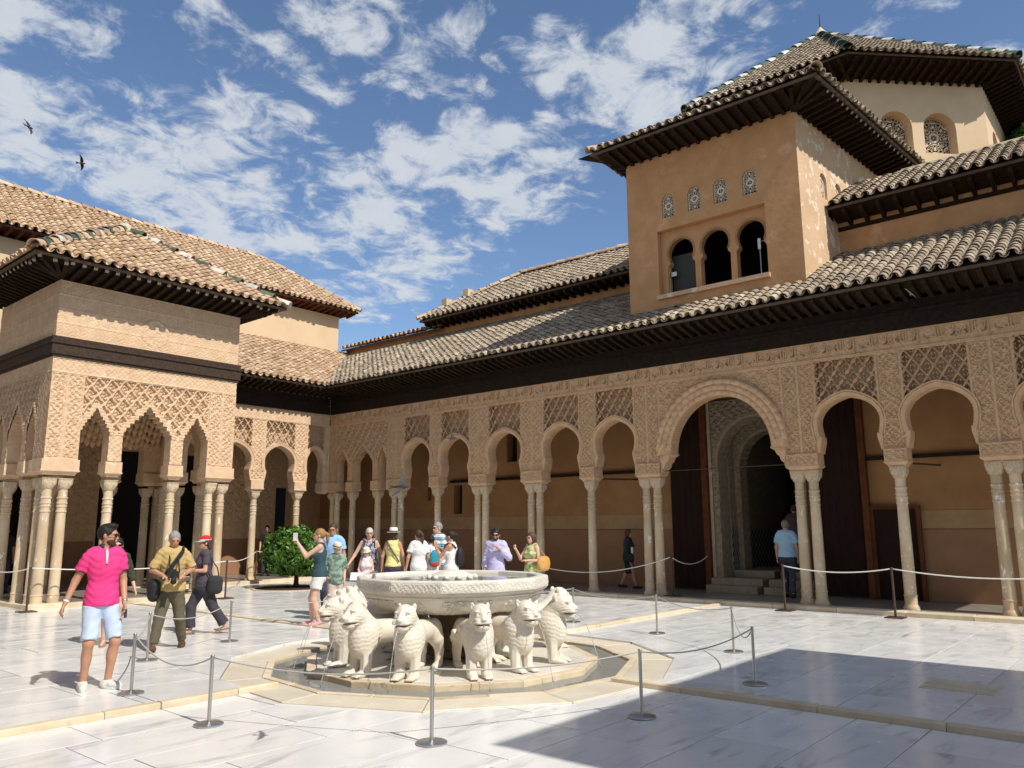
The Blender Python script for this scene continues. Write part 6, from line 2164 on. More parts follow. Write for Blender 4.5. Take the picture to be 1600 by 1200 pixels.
    # --- shoes
    if shoes:
        for i, sx in enumerate((-1, 1)):
            Q = SDF(anks[i] - .26 * s, anks[i] + .26 * s, .011)
            toe = anks[i] + fw(i) * .155 * s; base = anks[i][2] - .075 * s
            f = fw(i)
            heel = anks[i] - f * .045 * s; heel = V3(heel[0], heel[1], base + .042 * s); te = V3(toe[0], toe[1], base + .036 * s)
            Q.cap(heel, te, .044 * s, .040 * s, .02)
            if shoes.get('style') != 'sandal':
                Q.cap(anks[i] - V3(0, 0, .02) * s, anks[i] - V3(0, 0, .045) * s - f * .005, .048 * s, .055 * s, .02)
                Q.ell(anks[i] + f * .06 * s - V3(0, 0, .03) * s, np.array((.044, .055, .035)) * s, .02)
                Q.cut(anks[i] + V3(0, 0, .018) * s, (0, 0, 1))
            else:
                Q.cut(V3(0, 0, base + .03 * s), (0, 0, 1))
            Q.cut((0, 0, base + .003), (0, 0, -1))
            sh = put('shoe', Q.mesh('shoe'), shoes['m'], root)
            so = MB(); pts = []
            for t in np.linspace(0, 2 * PI, 16, endpoint=False):
                c = heel * (.5 - .5 * math.cos(t)) + te * (.5 + .5 * math.cos(t))
                wv = np.cross(f, (0, 0, 1)) * math.sin(t) * .047 * s
                q = c + wv + f * math.cos(t) * .042 * s
                pts.append((q[0], q[1]))
            so.prism(pts, lambda a, b, h: (a, b, base + h), 0.002, .022 * s)
            put('sole', so.mesh('sole'), shoes.get('sole', shoes['m']), sh)
    # --- hair
    st, hcol = hair
    if st:
        Hh = SDF(hc - .34 * s, hc + .22 * s, .0095)
        gr = .008 if st in ('short', 'quiff', 'pony', 'bun') else .015
        Hh.ell(hd(0, -.022, .030), np.array((.078 + gr * .7, .096 + gr * .7, .094 + gr)) * s, .01, RHn)
        if st == 'curly':
            rg = np.random.default_rng(5)
            for _ in range(46):
                v = rg.normal(size=3); v[2] = abs(v[2]) * .9 + .1; v /= np.linalg.norm(v)
                if v[1] > .55 and v[2] < .55:
                    continue
                Hh.ell(hd(v[0] * .085, v[1] * .105 - .02, v[2] * .105 + .025), np.array((.022, .022, .022)) * s, .008)
        Hh.ell(hd(0, .095, -.035), np.array((.070, .085, .088)) * s, .012, RHn, sub=True)
        fcut = hd(0, -.055, -.035)
        if st in ('short', 'curly', 'bun', 'pony', 'quiff'):
            nrm = RHn @ V3(0, .75, -.66)
            Hh.cut(hd(0, .012, -.025), nrm) if st != 'curly' else Hh.cut(hd(0, .02, -.02), nrm)
        if st == 'quiff':
            Hh.ell(hd(0, .030, .106), np.array((.064, .058, .030)) * s, .02, RHn)
        if st == 'long':
            for x in (-.07, -.045, 0, .045, .07):
                Hh.cap(hd(x * 1.0, -.055 - (.07 - abs(x)) * .5, .03), hd(x * 1.1, -.075, -.20), .034 * s, .026 * s, .02)
            for sx in (-1, 1):
                Hh.cap(hd(sx * .076, .012, .03), hd(sx * .084, .0, -.17), .022 * s, .018 * s, .02)
        if st == 'bob':
            for x in (-.06, 0, .06):
                Hh.cap(hd(x, -.06, .02), hd(x * 1.1, -.07, -.10), .036 * s, .03 * s, .02)
        if st == 'pony':
            p = [hd(0, -.115, .045), hd(0, -.155, .01), hd(.01, -.16, -.08), hd(.02, -.15, -.19)]
            for a, b, r1, r2 in zip(p, p[1:], (.026, .034, .030), (.034, .030, .012)):
                Hh.cap(a, b, r1 * s, r2 * s, .012)
        if st == 'bun':
            Hh.ell(hd(.0, -.135, .03), np.array((.048, .042, .045)) * s, .015)
            Hh.cap(hd(.01, -.15, .0), hd(.02, -.155, -.07), .03 * s, .012 * s, .015)
        Hh.ripple(lambda P: .0035 * np.sin(P[..., 0] * 190 + 3 * np.sin(P[..., 2] * 60)) * np.sin(P[..., 2] * 70 + P[..., 1] * 120), hc - .4, hc + .4)
        put('hair', Hh.mesh('hair'), HAIRM[hcol], root)
    if beard:
        Q = SDF(hc - .16 * s, hc + .14 * s, .0085)
        Q.ell(hd(0, .018, -.047), np.array((.0605, .0745, .0745)) * s, .01, RHn)
        Q.ell(hd(0, .055, -.096), np.array((.031, .025, .025)) * s, .015, RHn)
        Q.ell(hd(0, .100, -.060), np.array((.021, .026, .008)) * s, .004, RHn, sub=True)
        Q.cut(hd(0, .0, -.046), RHn @ V3(0, -.10, .99)); Q.cut(hd(0, -.012, 0), RHn @ V3(0, -1, .0))
        put('beard', Q.mesh('beard'), HAIRM['stubble'], root)
    MH = Matrix.Translation(Vector(hc)) @ RH.to_4x4() @ Matrix.Scale(s, 4)
    def hput(name, mb, m, smooth=True):
        o = put(name, mb.mesh(name, smooth), m, root, MH)
        return o
    if glasses:
        g = MB()
        dark = glasses in ('sun', 'mirror')
        for sx in (-1, 1):
            c = [(sx * .034 + .024 * math.cos(t), .098 - abs(math.cos(t)) * .004 * (1 if math.cos(t) * sx > 0 else 0), .004 + .019 * math.sin(t)) for t in np.linspace(0, 2 * PI, 14, endpoint=False)]
            if dark:
                g.add([(x, y + .002, z) for x, y, z in c], [np.arange(14)[None]]); g.add([(x, y - .003, z) for x, y, z in c], [np.arange(14)[::-1][None]])
            g.tube(c + [c[0]], .0028, 5)
            g.tube([(sx * .058, .094, .008), (sx * .080, .05, .008), (sx * .082, -.01, .004)], .003, 5)
        g.tube([(-.012, .100, .006), (.012, .100, .006)], .003, 5)
        hput('glasses', g, M_BLUELENS if glasses == 'mirror' else M_LENS, False)
    if glasses not in ('sun', 'mirror'):
        for sx in (-1, 1):
            hput('eye', MB().lathe([(.001, -.008), (.007, -.004), (.008, 0), (.007, .004), (.001, .008)], 8, (sx * .031, .0835, .003)), M_EYE)
    hput('lips', MB().lathe([(.001, -.007), (.018, -.003), (.020, 0), (.018, .003), (.001, .007)], 10, (0, .0838, -.061)), M_LIP)
    if hat:
        hm, band, kind = hat
        if kind == 'cap':
            Q = SDF(hc - .2 * s, hc + .26 * s, .009)
            Q.ell(hd(0, -.015, .045), np.array((.092, .112, .098)) * s, .01, RHn)
            Q.cut(hd(0, 0, .045), RHn @ V3(0, -.08, -1))
            put('cap', Q.mesh('cap'), hm, root)
            bm_ = MB(); pts = []
            f = lambda a, b, h: tuple(hd(a, b, .048 + h - (abs(a) ** 2) * 2.2 - .12 * max(0, b - .08)))
            pl = [(-.088, .02)] + [(.088 * -math.cos(t), .06 + .12 * math.sin(t)) for t in np.linspace(0, PI, 14)] + [(.088, .02)]
            bm_.prism(pl[::-1], f, 0, .006)
            o = put('cap_brim', bm_.mesh('cap_brim'), band, root); fix_normals(o.data)
            Q = SDF(hc - .2 * s, hc + .26 * s, .009); Q.ell(hd(0, -.015, .045), np.array((.0945, .1145, .10)) * s, .01, RHn); Q.cut(hd(0, 0, .045), RHn @ V3(0, -.08, -1)); Q.cut(hd(0, 0, .066), RHn @ V3(0, 0, 1))
            put('cap_band', Q.mesh('cap_band'), band, root)
        else:
            w = .155 if kind == 'wide' else .125
            prof = [(.09, .052), (w * .85, .046), (w, .056), (w + .003, .060), (w * .85, .052), (.098, .060), (.094, .075), (.090, .12), (.082, .150), (.065, .160), (.045, .152), (.002, .150)]
            o = hput('hat', MB().lathe([(r_ * 1.06, z_) for r_, z_ in prof], 24, (0, -.01, 0), cap=False), hm)
            o.data.transform(Matrix.Diagonal((.95, 1.12, 1, 1)))
            if band:
                b_ = MB().lathe([(.1045, .062), (.1055, .064), (.102, .084), (.100, .086)], 24, (0, -.01, 0), cap=False)
                o2 = put('hat_band', b_.mesh('hat_band', True), band, o); o2.data.transform(Matrix.Diagonal((.95, 1.12, 1, 1)))
    for ex_ in extras:
        ex_(dict(root=root, s=s, sh=shs, el=elb, wr=wri, hip=hip, chest=chest, neck=neck, hd=hd, hz=hz, fem=fem))
    return root
def lab_loc(d, dist):
    return (d[0] * dist, d[1] * dist, 0.045)
# things people wear or carry
def x_strap(m, a=1, wide=.022, name='strap'):
    def f(k):
        s = k['s']; c = k['chest']; pts = []
        for t in np.linspace(0, 1, 12):
            ang = t * PI
            x = a * (.12 - .27 * t); z = (.17 - .42 * t)
            pts.append(tuple(c + V3(x, (.135 + .015 * math.sin(ang)), z) * s))
        bp = [tuple(c + V3(a * (.12 - .27 * t), -(.135 + .01 * math.sin(t * PI)), .17 - .42 * t) * s) for t in np.linspace(0, 1, 12)]
        mb = MB()
        for P in (pts, bp):
            V = []
            for p in P:
                V += [(p[0] - wide * .7, p[1], p[2] - wide * .7), (p[0] + wide * .7, p[1], p[2] + wide * .7)]
            n = len(P)
            mb.add(V, [[(2 * i, 2 * i + 1, 2 * i + 3, 2 * i + 2) for i in range(n - 1)]])
        mb.tube([pts[0], tuple(c + V3(a * .125, 0, .225) * s), bp[0]], wide * .6, 6)
        o = put(name, mb.mesh(name), m, k['root']); md = o.modifiers.new('thickness', 'SOLIDIFY'); md.thickness = .006; md.offset = 1
    return f
def bag(m, pos, size, name='shoulder_bag', strap=None, flap=True):
    def f(k):
        s = k['s']; p = k['hip'] + V3(*pos) * s
        w, d, h = size
        Q = SDF(p - max(size) * .9, p + max(size) * .9, .012)
        for z in (-h * .3, h * .25):
            Q.cap(p + V3(0, -d * .25, z), p + V3(0, d * .25, z), w * .5, None, .06)
        Q.ell(p, (w * .62, d * .6, h * .55), .03)
        o = put(name, Q.mesh(name), m, k['root'])
        if strap is not None:
            sj = k['sh'][strap] + V3(0, 0, .05) * s
            put('bag_strap', MB().tube([tuple(p + V3(0, d * .3, h * .4)), tuple((p + sj) / 2 + V3(0, .08, 0)), tuple(sj), tuple((p + sj) / 2 - V3(0, .10, 0)), tuple(p + V3(0, -d * .3, h * .4))], .010, 6).mesh('bag_strap', True), m, o)
    return f
def backpack(m, m2=None):
    def f(k):
        s = k['s']; c = k['chest']
        Q = SDF(c + V3(-.2, -.40, -.36) * s, c + V3(.2, .1, .25) * s, .013)
        Q.ell(c + V3(0, -.20, -.06) * s, np.array((.13, .085, .19)) * s, .02); Q.ell(c + V3(0, -.19, -.16) * s, np.array((.125, .085, .11)) * s, .04)
        o = put('backpack', Q.mesh('backpack'), m, k['root'])
        if m2:
            Q = SDF(c + V3(-.2, -.40, -.40) * s, c + V3(.2, .1, .0) * s, .013)
            Q.ell(c + V3(0, -.20, -.19) * s, np.array((.128, .092, .10)) * s, .03); Q.cut(c + V3(0, 0, -.15) * s, (0, 0, 1))
            put('backpack_pocket', Q.mesh('backpack_pocket'), m2, o)
        mb = MB()
        for sx in (-1, 1):
            mb.tube([tuple(c + V3(sx * .09, -.14, .10) * s), tuple(c + V3(sx * .105, -.02, .235) * s), tuple(c + V3(sx * .11, .10, .17) * s), tuple(c + V3(sx * .115, .125, .02) * s), tuple(c + V3(sx * .14, .03, -.12) * s)], .016, 6)
        put('backpack_strap', mb.mesh('backpack_strap', True), m, o)
    return f
def held(name, m, size, off=(0, .08, 0), which=1, tilt=0.0):
    def f(k):
        s = k['s']; w = k['wr'][which]; d = w - k['el'][which]; d /= np.linalg.norm(d)
        p = w + d * .09 * s + V3(*off) * s
        Mx = Matrix.Translation(Vector(p)) @ Matrix.Rotation(tilt, 4, 'X')
        put(name, MB().obox(Mx, -size[0] / 2, size[0] / 2, -size[1] / 2, size[1] / 2, -size[2] / 2, size[2] / 2).mesh(name), m, k['root'])
    return f
def watch(m, which):
    def f(k):
        w = k['wr'][which]; d = w - k['el'][which]; d /= np.linalg.norm(d)
        put('watch', MB().tube([tuple(w - d * .035), tuple(w - d * .015)], .031 * k['s'], 12).mesh('watch', True), m, k['root'])
    return f
def camera_body(k):
    s = k['s']; p = (k['wr'][0] + k['wr'][1]) / 2 + V3(0, .10, .02) * s
    mb = MB().obox(Matrix.Translation(Vector(p)), -.07, .07, -.03, .03, -.045, .045)
    mb.obox(Matrix.Translation(Vector(p) + Vector((0, 0, .055))), -.03, .03, -.025, .025, -.015, .02)
    o = put('camera_body', mb.mesh('camera_body'), M_BLACK, k['root'])
    put('lens', MB().tube([tuple(p + V3(0, .03, -.01)), tuple(p + V3(.01, .10, -.07)), tuple(p + V3(.015, .13, -.10))], [.036, .038, .042], 12).mesh('lens', True), M_BLACK, o)
    put('neck_strap', MB().tube([tuple(p + V3(-.07, 0, .03)), tuple(k['chest'] + V3(-.06, .16, .05) * s), tuple(k['neck'] + V3(-.07, .0, -.01) * s), tuple(k['neck'] + V3(0, -.075, 0) * s), tuple(k['neck'] + V3(.07, .0, -.01) * s), tuple(k['chest'] + V3(.06, .16, .05) * s), tuple(p + V3(.07, 0, .03))], .010, 5).mesh('neck_strap', True), M_BLACK, o)
def placket(m):
    def f(k):
        s = k['s']; c = k['chest']
        put('placket', MB().tube([tuple(c + V3(0, .135, .04) * s), tuple(c + V3(0, .125, .13) * s), tuple(c + V3(0, .085, .19) * s)], [.012, .013, .012], 6).mesh('placket', True), m, k['root'])
    return f
def cuff(m, which, frac, rr=.066):
    def f(k):
        a = k['sh'][which]; b = a + (k['el'][which] - a) * frac; d = (b - a) / np.linalg.norm(b - a)
        put('sleeve_trim', MB().tube([tuple(b - d * .014), tuple(b + d * .002)], rr * k['s'], 14).mesh('sleeve_trim', True), m, k['root'])
    return f

C_PINK = cloth('pink_cotton', (0.78, 0.050, 0.235), (0.70, 0.035, 0.19), bump=.4)
C_NAVY = cloth('navy_cloth', (0.035, 0.03, 0.055)); C_WHITE = cloth('white_cloth', (0.78, 0.77, 0.75)); C_LBLUE = cloth('pale_blue_cloth', (0.50, 0.60, 0.76))
C_CANVAS = cloth('white_canvas', (0.72, 0.70, 0.64))
person('man in a bright pink polo shirt and pale blue shorts looking to his left', (3.92, 9.22, .05), -104, 1.755, 'tan', ('quiff', 'black'),
       dict(m=C_PINK, sleeve=.62, ease=.016, hem=.865, collar=C_NAVY), dict(m=C_LBLUE, len=.93, ease=.016, flare=.010, name='shorts'), dict(m=C_CANVAS, sole=C_WHITE),
       feet=((-.115, .05, 34, 0), (.115, .0, -6, 0)), arms=(((-.06, -.05, -.29), (-.07, .08, -.53)), ((.11, -.06, -.28), (.20, -.0, -.51))), head=(58, -2), res=.0115, glasses='sun', beard=True,
       extras=(watch(MT['steel'], 0), placket(C_WHITE), cuff(C_NAVY, 0, .62), cuff(C_NAVY, 1, .62), watch(MT['rope'], 1), held('folded_sunglasses', C_NAVY, (.03, .012, .09), (.0, .03, -.03), 0)))
person('woman in a dark olive jacket half hidden behind the man in pink', (5.42, 12.35, .05), -114, 1.56, 'fair', ('bob', 'black'),
       dict(m=cloth('olive_jacket', (0.045, 0.045, 0.03)), sleeve=1.5, hem=.62, ease=.025, name='jacket'), dict(m=cloth('beige_cloth', (0.45, 0.36, 0.28)), len=.55, ease=.01, skirt=True, name='skirt'), dict(m=cloth('tan_leather', (0.40, 0.25, 0.15)), style='sandal'),
       fem=True, glasses='sun', arms=(((-.10, -.03, -.28), (-.17, .05, -.51)), ((.06, -.03, -.29), (.07, .05, -.54))), res=.014)
C_KHAKI = cloth('mustard_cotton', (0.52, 0.38, 0.16), (0.44, 0.31, 0.12)); C_OLIVE = cloth('olive_twill', (0.115, 0.10, 0.06), (0.085, 0.075, 0.045))
person('grey haired man in a mustard shirt looking down at his camera', (5.82, 11.38, .05), -112, 1.66, 'tan', ('short', 'grey'),
       dict(m=C_KHAKI, sleeve=.9, ease=.026, hem=.84), dict(m=C_OLIVE, len=1.92, ease=.024), dict(m=cloth('brown_leather', (0.14, 0.06, 0.035))),
       feet=((-.20, -.12, -8, 0), (.24, .26, -14, 0)), arms=(((-.13, .0, -.25), (.02, .22, -.33)), ((.13, .0, -.25), (-.02, .22, -.33))), lean=(.02, .05), head=(8, -15), res=.0125, hipdrop=.03, fat=1.06,
       extras=(camera_body, x_strap(M_BLACK, -1, .03), bag(M_BLACK, (.25, .0, -.02), (.16, .22, .28), 'camera_bag'), watch(MT['steel'], 0)))
C_PLUM = cloth('charcoal_plum_cotton', (0.075, 0.062, 0.080)); C_CHAR = cloth('charcoal_trousers', (0.048, 0.045, 0.055))
C_RED = cloth('red_cloth', (0.62, 0.02, 0.02))
person('woman in a red and white cap and dark clothes walking to the left', (6.90, 12.45, .05), 158, 1.57, 'mid', ('bob', 'brown'),
       dict(m=C_PLUM, sleeve=.6, ease=.02, hem=.80), dict(m=C_CHAR, len=1.9, ease=.03, flare=.01), dict(m=cloth('sandal_leather', (0.20, 0.15, 0.13)), style='sandal'),
       feet=((-.07, -.40, 5, .06), (.07, .18, -6, 0)), arms=(((-.05, .02, -.29), (.02, .26, -.28)), ((.05, -.04, -.29), (.0, .22, -.30))), fem=True, res=.0125, head=(10, -3), hat=(C_RED, C_WHITE, 'cap'), fat=1.08, hipdrop=.02,
       extras=(bag(cloth('black_bag_cloth', (0.03, 0.03, 0.032)), (-.22, -.16, -.02), (.14, .20, .26), 'shoulder_bag', 0), watch(MT['steel'], 0)))
C_TEAL = cloth('teal_jersey', (0.030, 0.075, 0.095)); C_PINKSHOE = cloth('pink_trainer', (0.68, 0.33, 0.38))
person('woman with curly ginger hair in a teal tank top and white shorts photographing the arcade', (8.70, 11.80, .05), 140, 1.68, 'fair', ('pony', 'ginger'),
       dict(m=C_TEAL, sleeve=0, ease=.010, hem=.86, neck=(.10, .04), name='tank_top'), dict(m=C_WHITE, len=.56, ease=.022, flare=.012, name='shorts'), dict(m=C_PINKSHOE, sole=C_WHITE),
       feet=((-.08, -.03, 10, 0), (.08, .10, -6, 0)), arms=(((.0, .24, -.17), (.10, .40, .06)), ((.0, .24, -.17), (-.10, .40, .06))), fem=True, res=.0125, head=(0, 0),
       extras=(held('phone', cloth('pale_phone', (0.6, 0.6, 0.6)), (.015, .075, .14), (-.05, .0, .05), 0),))
C_CAMO = cloth('green_print', (0.24, 0.34, 0.27), (0.10, 0.15, 0.12), 7, .12); C_ROSE = cloth('dusty_rose_trousers', (0.50, 0.40, 0.36)); C_STRAW = cloth('straw', (0.74, 0.66, 0.50), (0.62, 0.53, 0.38), 30, .4)
person('boy in a white straw hat and green patterned shirt with a hand on his hip', (9.42, 12.27, .045), -120, 1.40, 'fair', ('short', 'sand'),
       dict(m=C_CAMO, sleeve=.75, ease=.03, hem=.82), dict(m=C_ROSE, len=1.9, ease=.026), dict(m=C_CANVAS), head=(18, -12), hat=(C_STRAW, M_BLACK, 'fedora'),
       arms=(((-.05, -.04, -.28), (-.04, .06, -.50)), ((.17, -.08, -.20), (.08, .06, -.38))))
C_SKY = cloth('sky_blue_cotton', (0.30, 0.52, 0.80)); C_DKTR = cloth('dark_trousers', (0.05, 0.055, 0.08))
person('tall man in a sky blue polo shirt and glasses behind the boy', (9.88, 13.0, .045), -140, 1.79, 'tan', ('short', 'brown'), dict(m=C_SKY, sleeve=.62, ease=.024, hem=.84, collar=C_SKY), dict(m=C_DKTR, len=1.9, ease=.03),
       dict(m=M_BLACK), head=(0, -8), glasses='clear', fat=1.08)
C_PRINT = cloth('navy_print', (0.42, 0.42, 0.48), (0.03, 0.035, 0.09), 26, .10)
person('white haired woman in a navy patterned sleeveless top smiling toward the court', (11.2, 13.48, .045), -128, 1.69, 'fair', ('short', 'pale'), dict(m=C_PRINT, sleeve=0, ease=.022, hem=.80, neck=(.095, .05)), dict(m=C_WHITE, len=1.85, ease=.03), dict(m=C_CANVAS), fem=True, fat=1.22,
       arms=(((-.13, -.03, -.27), (-.15, .02, -.52)), ((.15, .0, -.26), (.27, .12, -.44))), glasses='clear', extras=(backpack(C_NAVY),))
person('small girl in a straw hat holding a white paper', (10.78, 13.05, .045), -140, 1.27, 'fair', ('bob', 'sand'), dict(m=cloth('pale_pink_cotton', (0.72, 0.58, 0.62), (0.75, 0.72, 0.74), 20, .2), sleeve=0, ease=.016, hem=.8), dict(m=C_WHITE, len=1.3, ease=.02), dict(m=C_CANVAS), fem=True,
       head=(0, -18), hat=(C_STRAW, None, 'fedora'), arms=(((-.06, .06, -.27), (.02, .26, -.33)), ((.06, .06, -.27), (.0, .26, -.36))), extras=(held('paper', C_WHITE, (.24, .01, .17), (.08, .06, -.03), 1, .5),))
C_YEL = cloth('lemon_cotton', (0.76, 0.70, 0.28)); C_PURP = cloth('dark_violet_cloth', (0.06, 0.045, 0.085)); C_HATW = cloth('white_felt', (0.80, 0.77, 0.70))
person('woman seen from behind in a lemon sleeveless top and white hat with a black band', (11.35, 12.88, .045), 44, 1.665, 'tan', ('bob', 'brown'), dict(m=C_YEL, sleeve=0, ease=.02, hem=.92, neck=(.09, .02)), dict(m=C_PURP, len=1.3, ease=.03, waist=1.04), dict(m=C_CANVAS), fem=True,
       hat=(C_HATW, M_BLACK, 'wide'), arms=(((-.09, -.02, -.28), (-.11, .04, -.53)), ((.09, -.02, -.28), (.11, .04, -.53))), extras=(x_strap(cloth('olive_strap', (0.12, 0.11, 0.09)), -1, .018),))
C_DENIM = cloth('pale_denim', (0.45, 0.55, 0.66))
person('woman with a brown ponytail in a loose white shirt and pale denim shorts', (11.68, 12.45, .045), 60, 1.64, 'mid', ('pony', 'brown'), dict(m=C_WHITE, sleeve=.62, ease=.032, hem=.84, neck=(.10, .03)), dict(m=C_DENIM, len=.7, ease=.02, name='shorts'), dict(m=C_CANVAS), fem=True, head=(20, -4),
       arms=(((-.10, -.02, -.28), (-.13, .04, -.53)), ((.09, .02, -.28), (.06, .12, -.50))))
C_TQ = cloth('turquoise_nylon', (0.02, 0.27, 0.36)); C_BRICK = cloth('brick_nylon', (0.42, 0.07, 0.07))
person('dark haired boy carrying a turquoise and red backpack', (12.05, 12.45, .045), 70, 1.52, 'mid', ('short', 'black'), dict(m=C_WHITE, sleeve=.6, ease=.02, hem=.84), dict(m=C_BRICK, len=.9, ease=.03, name='shorts'), dict(m=C_CANVAS), extras=(backpack(C_TQ, C_BRICK),), head=(-20, 0))
C_STR = stripes('striped_cotton', [(0, (0.72, 0.75, 0.76)), (.40, (0.02, 0.03, 0.07)), (.50, (0.20, 0.42, 0.56)), (.78, (0.02, 0.03, 0.07)), (.86, (0.72, 0.75, 0.76))], .135)
person('tall grey haired man in a white and blue striped polo shirt and sunglasses', (12.35, 12.55, .045), 170, 1.80, 'fair', ('short', 'grey'), dict(m=C_STR, sleeve=.7, ease=.03, hem=.84), dict(m=cloth('taupe_trousers', (0.16, 0.13, 0.11)), len=1.9, ease=.03), dict(m=M_BLACK), glasses='sun', fat=1.16,
       arms=(((-.06, -.03, -.29), (-.05, .10, -.52)), ((.06, -.03, -.29), (.02, .14, -.50))))
C_AQUA = stripes('aqua_stripe', [(0, (0.62, 0.66, 0.60)), (.5, (0.22, 0.48, 0.50)), (.8, (0.60, 0.62, 0.56))], .07)
person('dark haired woman in a white sleeveless blouse raising a phone', (11.46, 11.28, .045), 118, 1.625, 'tan', ('bun', 'black'), dict(m=C_WHITE, sleeve=0, ease=.03, hem=.86, neck=(.09, .02)), dict(m=C_AQUA, len=.9, ease=.022, name='shorts'), dict(m=C_CANVAS), fem=True,
       arms=(((.0, .20, -.21), (.10, .34, .0)), ((.02, .16, -.23), (-.08, .33, .0))), extras=(held('phone', M_BLACK, (.075, .012, .15), (-.04, .0, .05), 0), backpack(M_BLACK)))
C_LILAC = cloth('lilac_cotton', (0.52, 0.49, 0.72), (0.46, 0.43, 0.66))
person('man with dark curly hair in a lilac shirt and sunglasses holding his chin', (12.02, 10.58, .045), -146, 1.66, 'tan', ('curly', 'black'), dict(m=C_LILAC, sleeve=1.75, ease=.024, hem=.80, collar=C_LILAC), dict(m=C_DKTR, len=1.9, ease=.02), dict(m=M_BLACK), glasses='sun', beard=True, head=(-2, -6),
       arms=(((-.13, .05, -.27), (.10, .20, -.06)), ((.08, -.04, -.29), (.10, .03, -.54))), curls=(1.2, .5))
C_LIME = cloth('lime_print', (0.62, 0.66, 0.36), (0.34, 0.40, 0.10), 15, .12); C_TANBAG = cloth('tan_handbag', (0.62, 0.33, 0.09), rough=.5)
person('woman with long auburn hair in a lime print top raising her hand', (12.50, 10.05, .045), 176, 1.585, 'fair', ('long', 'auburn'), dict(m=C_LIME, sleeve=0, ease=.022, hem=.84, neck=(.095, .04)), dict(m=C_WHITE, len=1.85, ease=.02), dict(m=C_CANVAS), fem=True, glasses='mirror', fat=1.1,
       arms=(((-.08, .04, -.28), (.06, .24, -.27)), ((.05, .16, -.24), (.03, .33, -.03))), curls=(.4, 1.1), extras=(bag(C_TANBAG, (-.26, -.08, .16), (.13, .30, .26), 'handbag', 0),))
C_BOTTLE = cloth('bottle_green_wool', (0.018, 0.035, 0.028))
person('woman in a bottle green blazer and black skirt walking along the shaded arcade', (18.15, 11.35, .126), -68, 1.53, 'tan', ('long', 'auburn'), dict(m=C_BOTTLE, sleeve=1.8, ease=.03, hem=.70, name='blazer'), dict(m=M_BLACK, len=.52, ease=.012, skirt=True, name='skirt'), dict(m=M_BLACK), fem=True,
       feet=((-.06, -.26, 4, .03), (.06, .20, -4, 0)), extras=(bag(M_BLACK, (.20, .06, .0), (.10, .20, .22), 'handbag'), held('scarf', C_WHITE, (.10, .05, .22), (-.10, .06, .30), 1)), res=.016)
C_LB2 = cloth('light_blue_polo', (0.36, 0.58, 0.74))
person('grey haired man in a light blue polo shirt walking into the dark doorway', (18.05, 7.08, .126), 12, 1.735, 'mid', ('short', 'sand'), dict(m=C_LB2, sleeve=.7, ease=.03, hem=.90), dict(m=C_DKTR, len=1.95, ease=.02), dict(m=M_BLACK), feet=((-.08, .10, 4, 0), (.09, -.10, -4, 0)), res=.016, fat=1.08)
person('visitor in a dull purple shirt on the steps inside the dark doorway', (19.55, 7.42, .62), 20, 1.62, 'mid', ('short', 'brown'), dict(m=cloth('dull_purple', (0.10, 0.06, 0.09)), sleeve=.7, ease=.03, hem=.88), dict(m=C_DKTR, len=1.95), dict(m=M_BLACK), res=.018)
C_DARKT = cloth('black_cotton', (0.02, 0.02, 0.022))
person('dark haired visitor in black in the far arcade left of the clipped tree', (15.55, 24.1, .126), -120, 1.70, 'mid', ('short', 'black'), dict(m=C_DARKT, sleeve=.7, ease=.025, hem=.86), dict(m=C_DKTR, len=1.9), dict(m=M_BLACK), res=.02)
person('dark haired visitor standing in the far arcade behind the clipped tree', (16.35, 23.5, .126), 120, 1.68, 'tan', ('short', 'black'), dict(m=C_WHITE, sleeve=.7, ease=.025, hem=.86), dict(m=C_DKTR, len=1.9), dict(m=M_BLACK), res=.02)
person('visitor in dark clothes in the deep shade at the left edge of the pavilion', (7.35, 23.2, .15), -100, 1.66, 'tan', ('short', 'black'), dict(m=C_DARKT, sleeve=.7, ease=.025, hem=.86), dict(m=C_DKTR, len=1.9), dict(m=M_BLACK), res=.02)
# ---------------------------------------------------------------- rope barriers
POST = MB().lathe([(0.0165, 0.012), (0.0165, 0.575), (0.0185, 0.577), (0.0185, 0.60), (0.016, 0.605)], 14).mesh('pole', True); POST.set_sharp_from_angle(angle=R(35)); POST.materials.append(MT['steel'])
BASE = MB().lathe([(0.125, 0.0), (0.13, 0.006), (0.13, 0.014), (0.12, 0.020), (0.03, 0.026), (0.018, 0.03)], 28).mesh('base', True); BASE.set_sharp_from_angle(angle=R(35)); BASE.materials.append(MT['steel'])
TPOLE = MB().lathe([(0.022, 0.012), (0.022, 0.86), (0.028, 0.862), (0.028, 0.90), (0.018, 0.91)], 12).mesh('pole', True); TPOLE.set_sharp_from_angle(angle=R(35)); TPOLE.materials.append(MT['rust_iron'])
TBASE = MB().bbox(-.16, .16, -.16, .16, 0, .02, .004).mesh('base'); TBASE.materials.append(MT['rust_iron'])
def qz(x, y):
    if y < YK:
        return QZ[1] if x < XK else QZ[4]
    return QZ[2] if x < 8.55 else QZ[3]
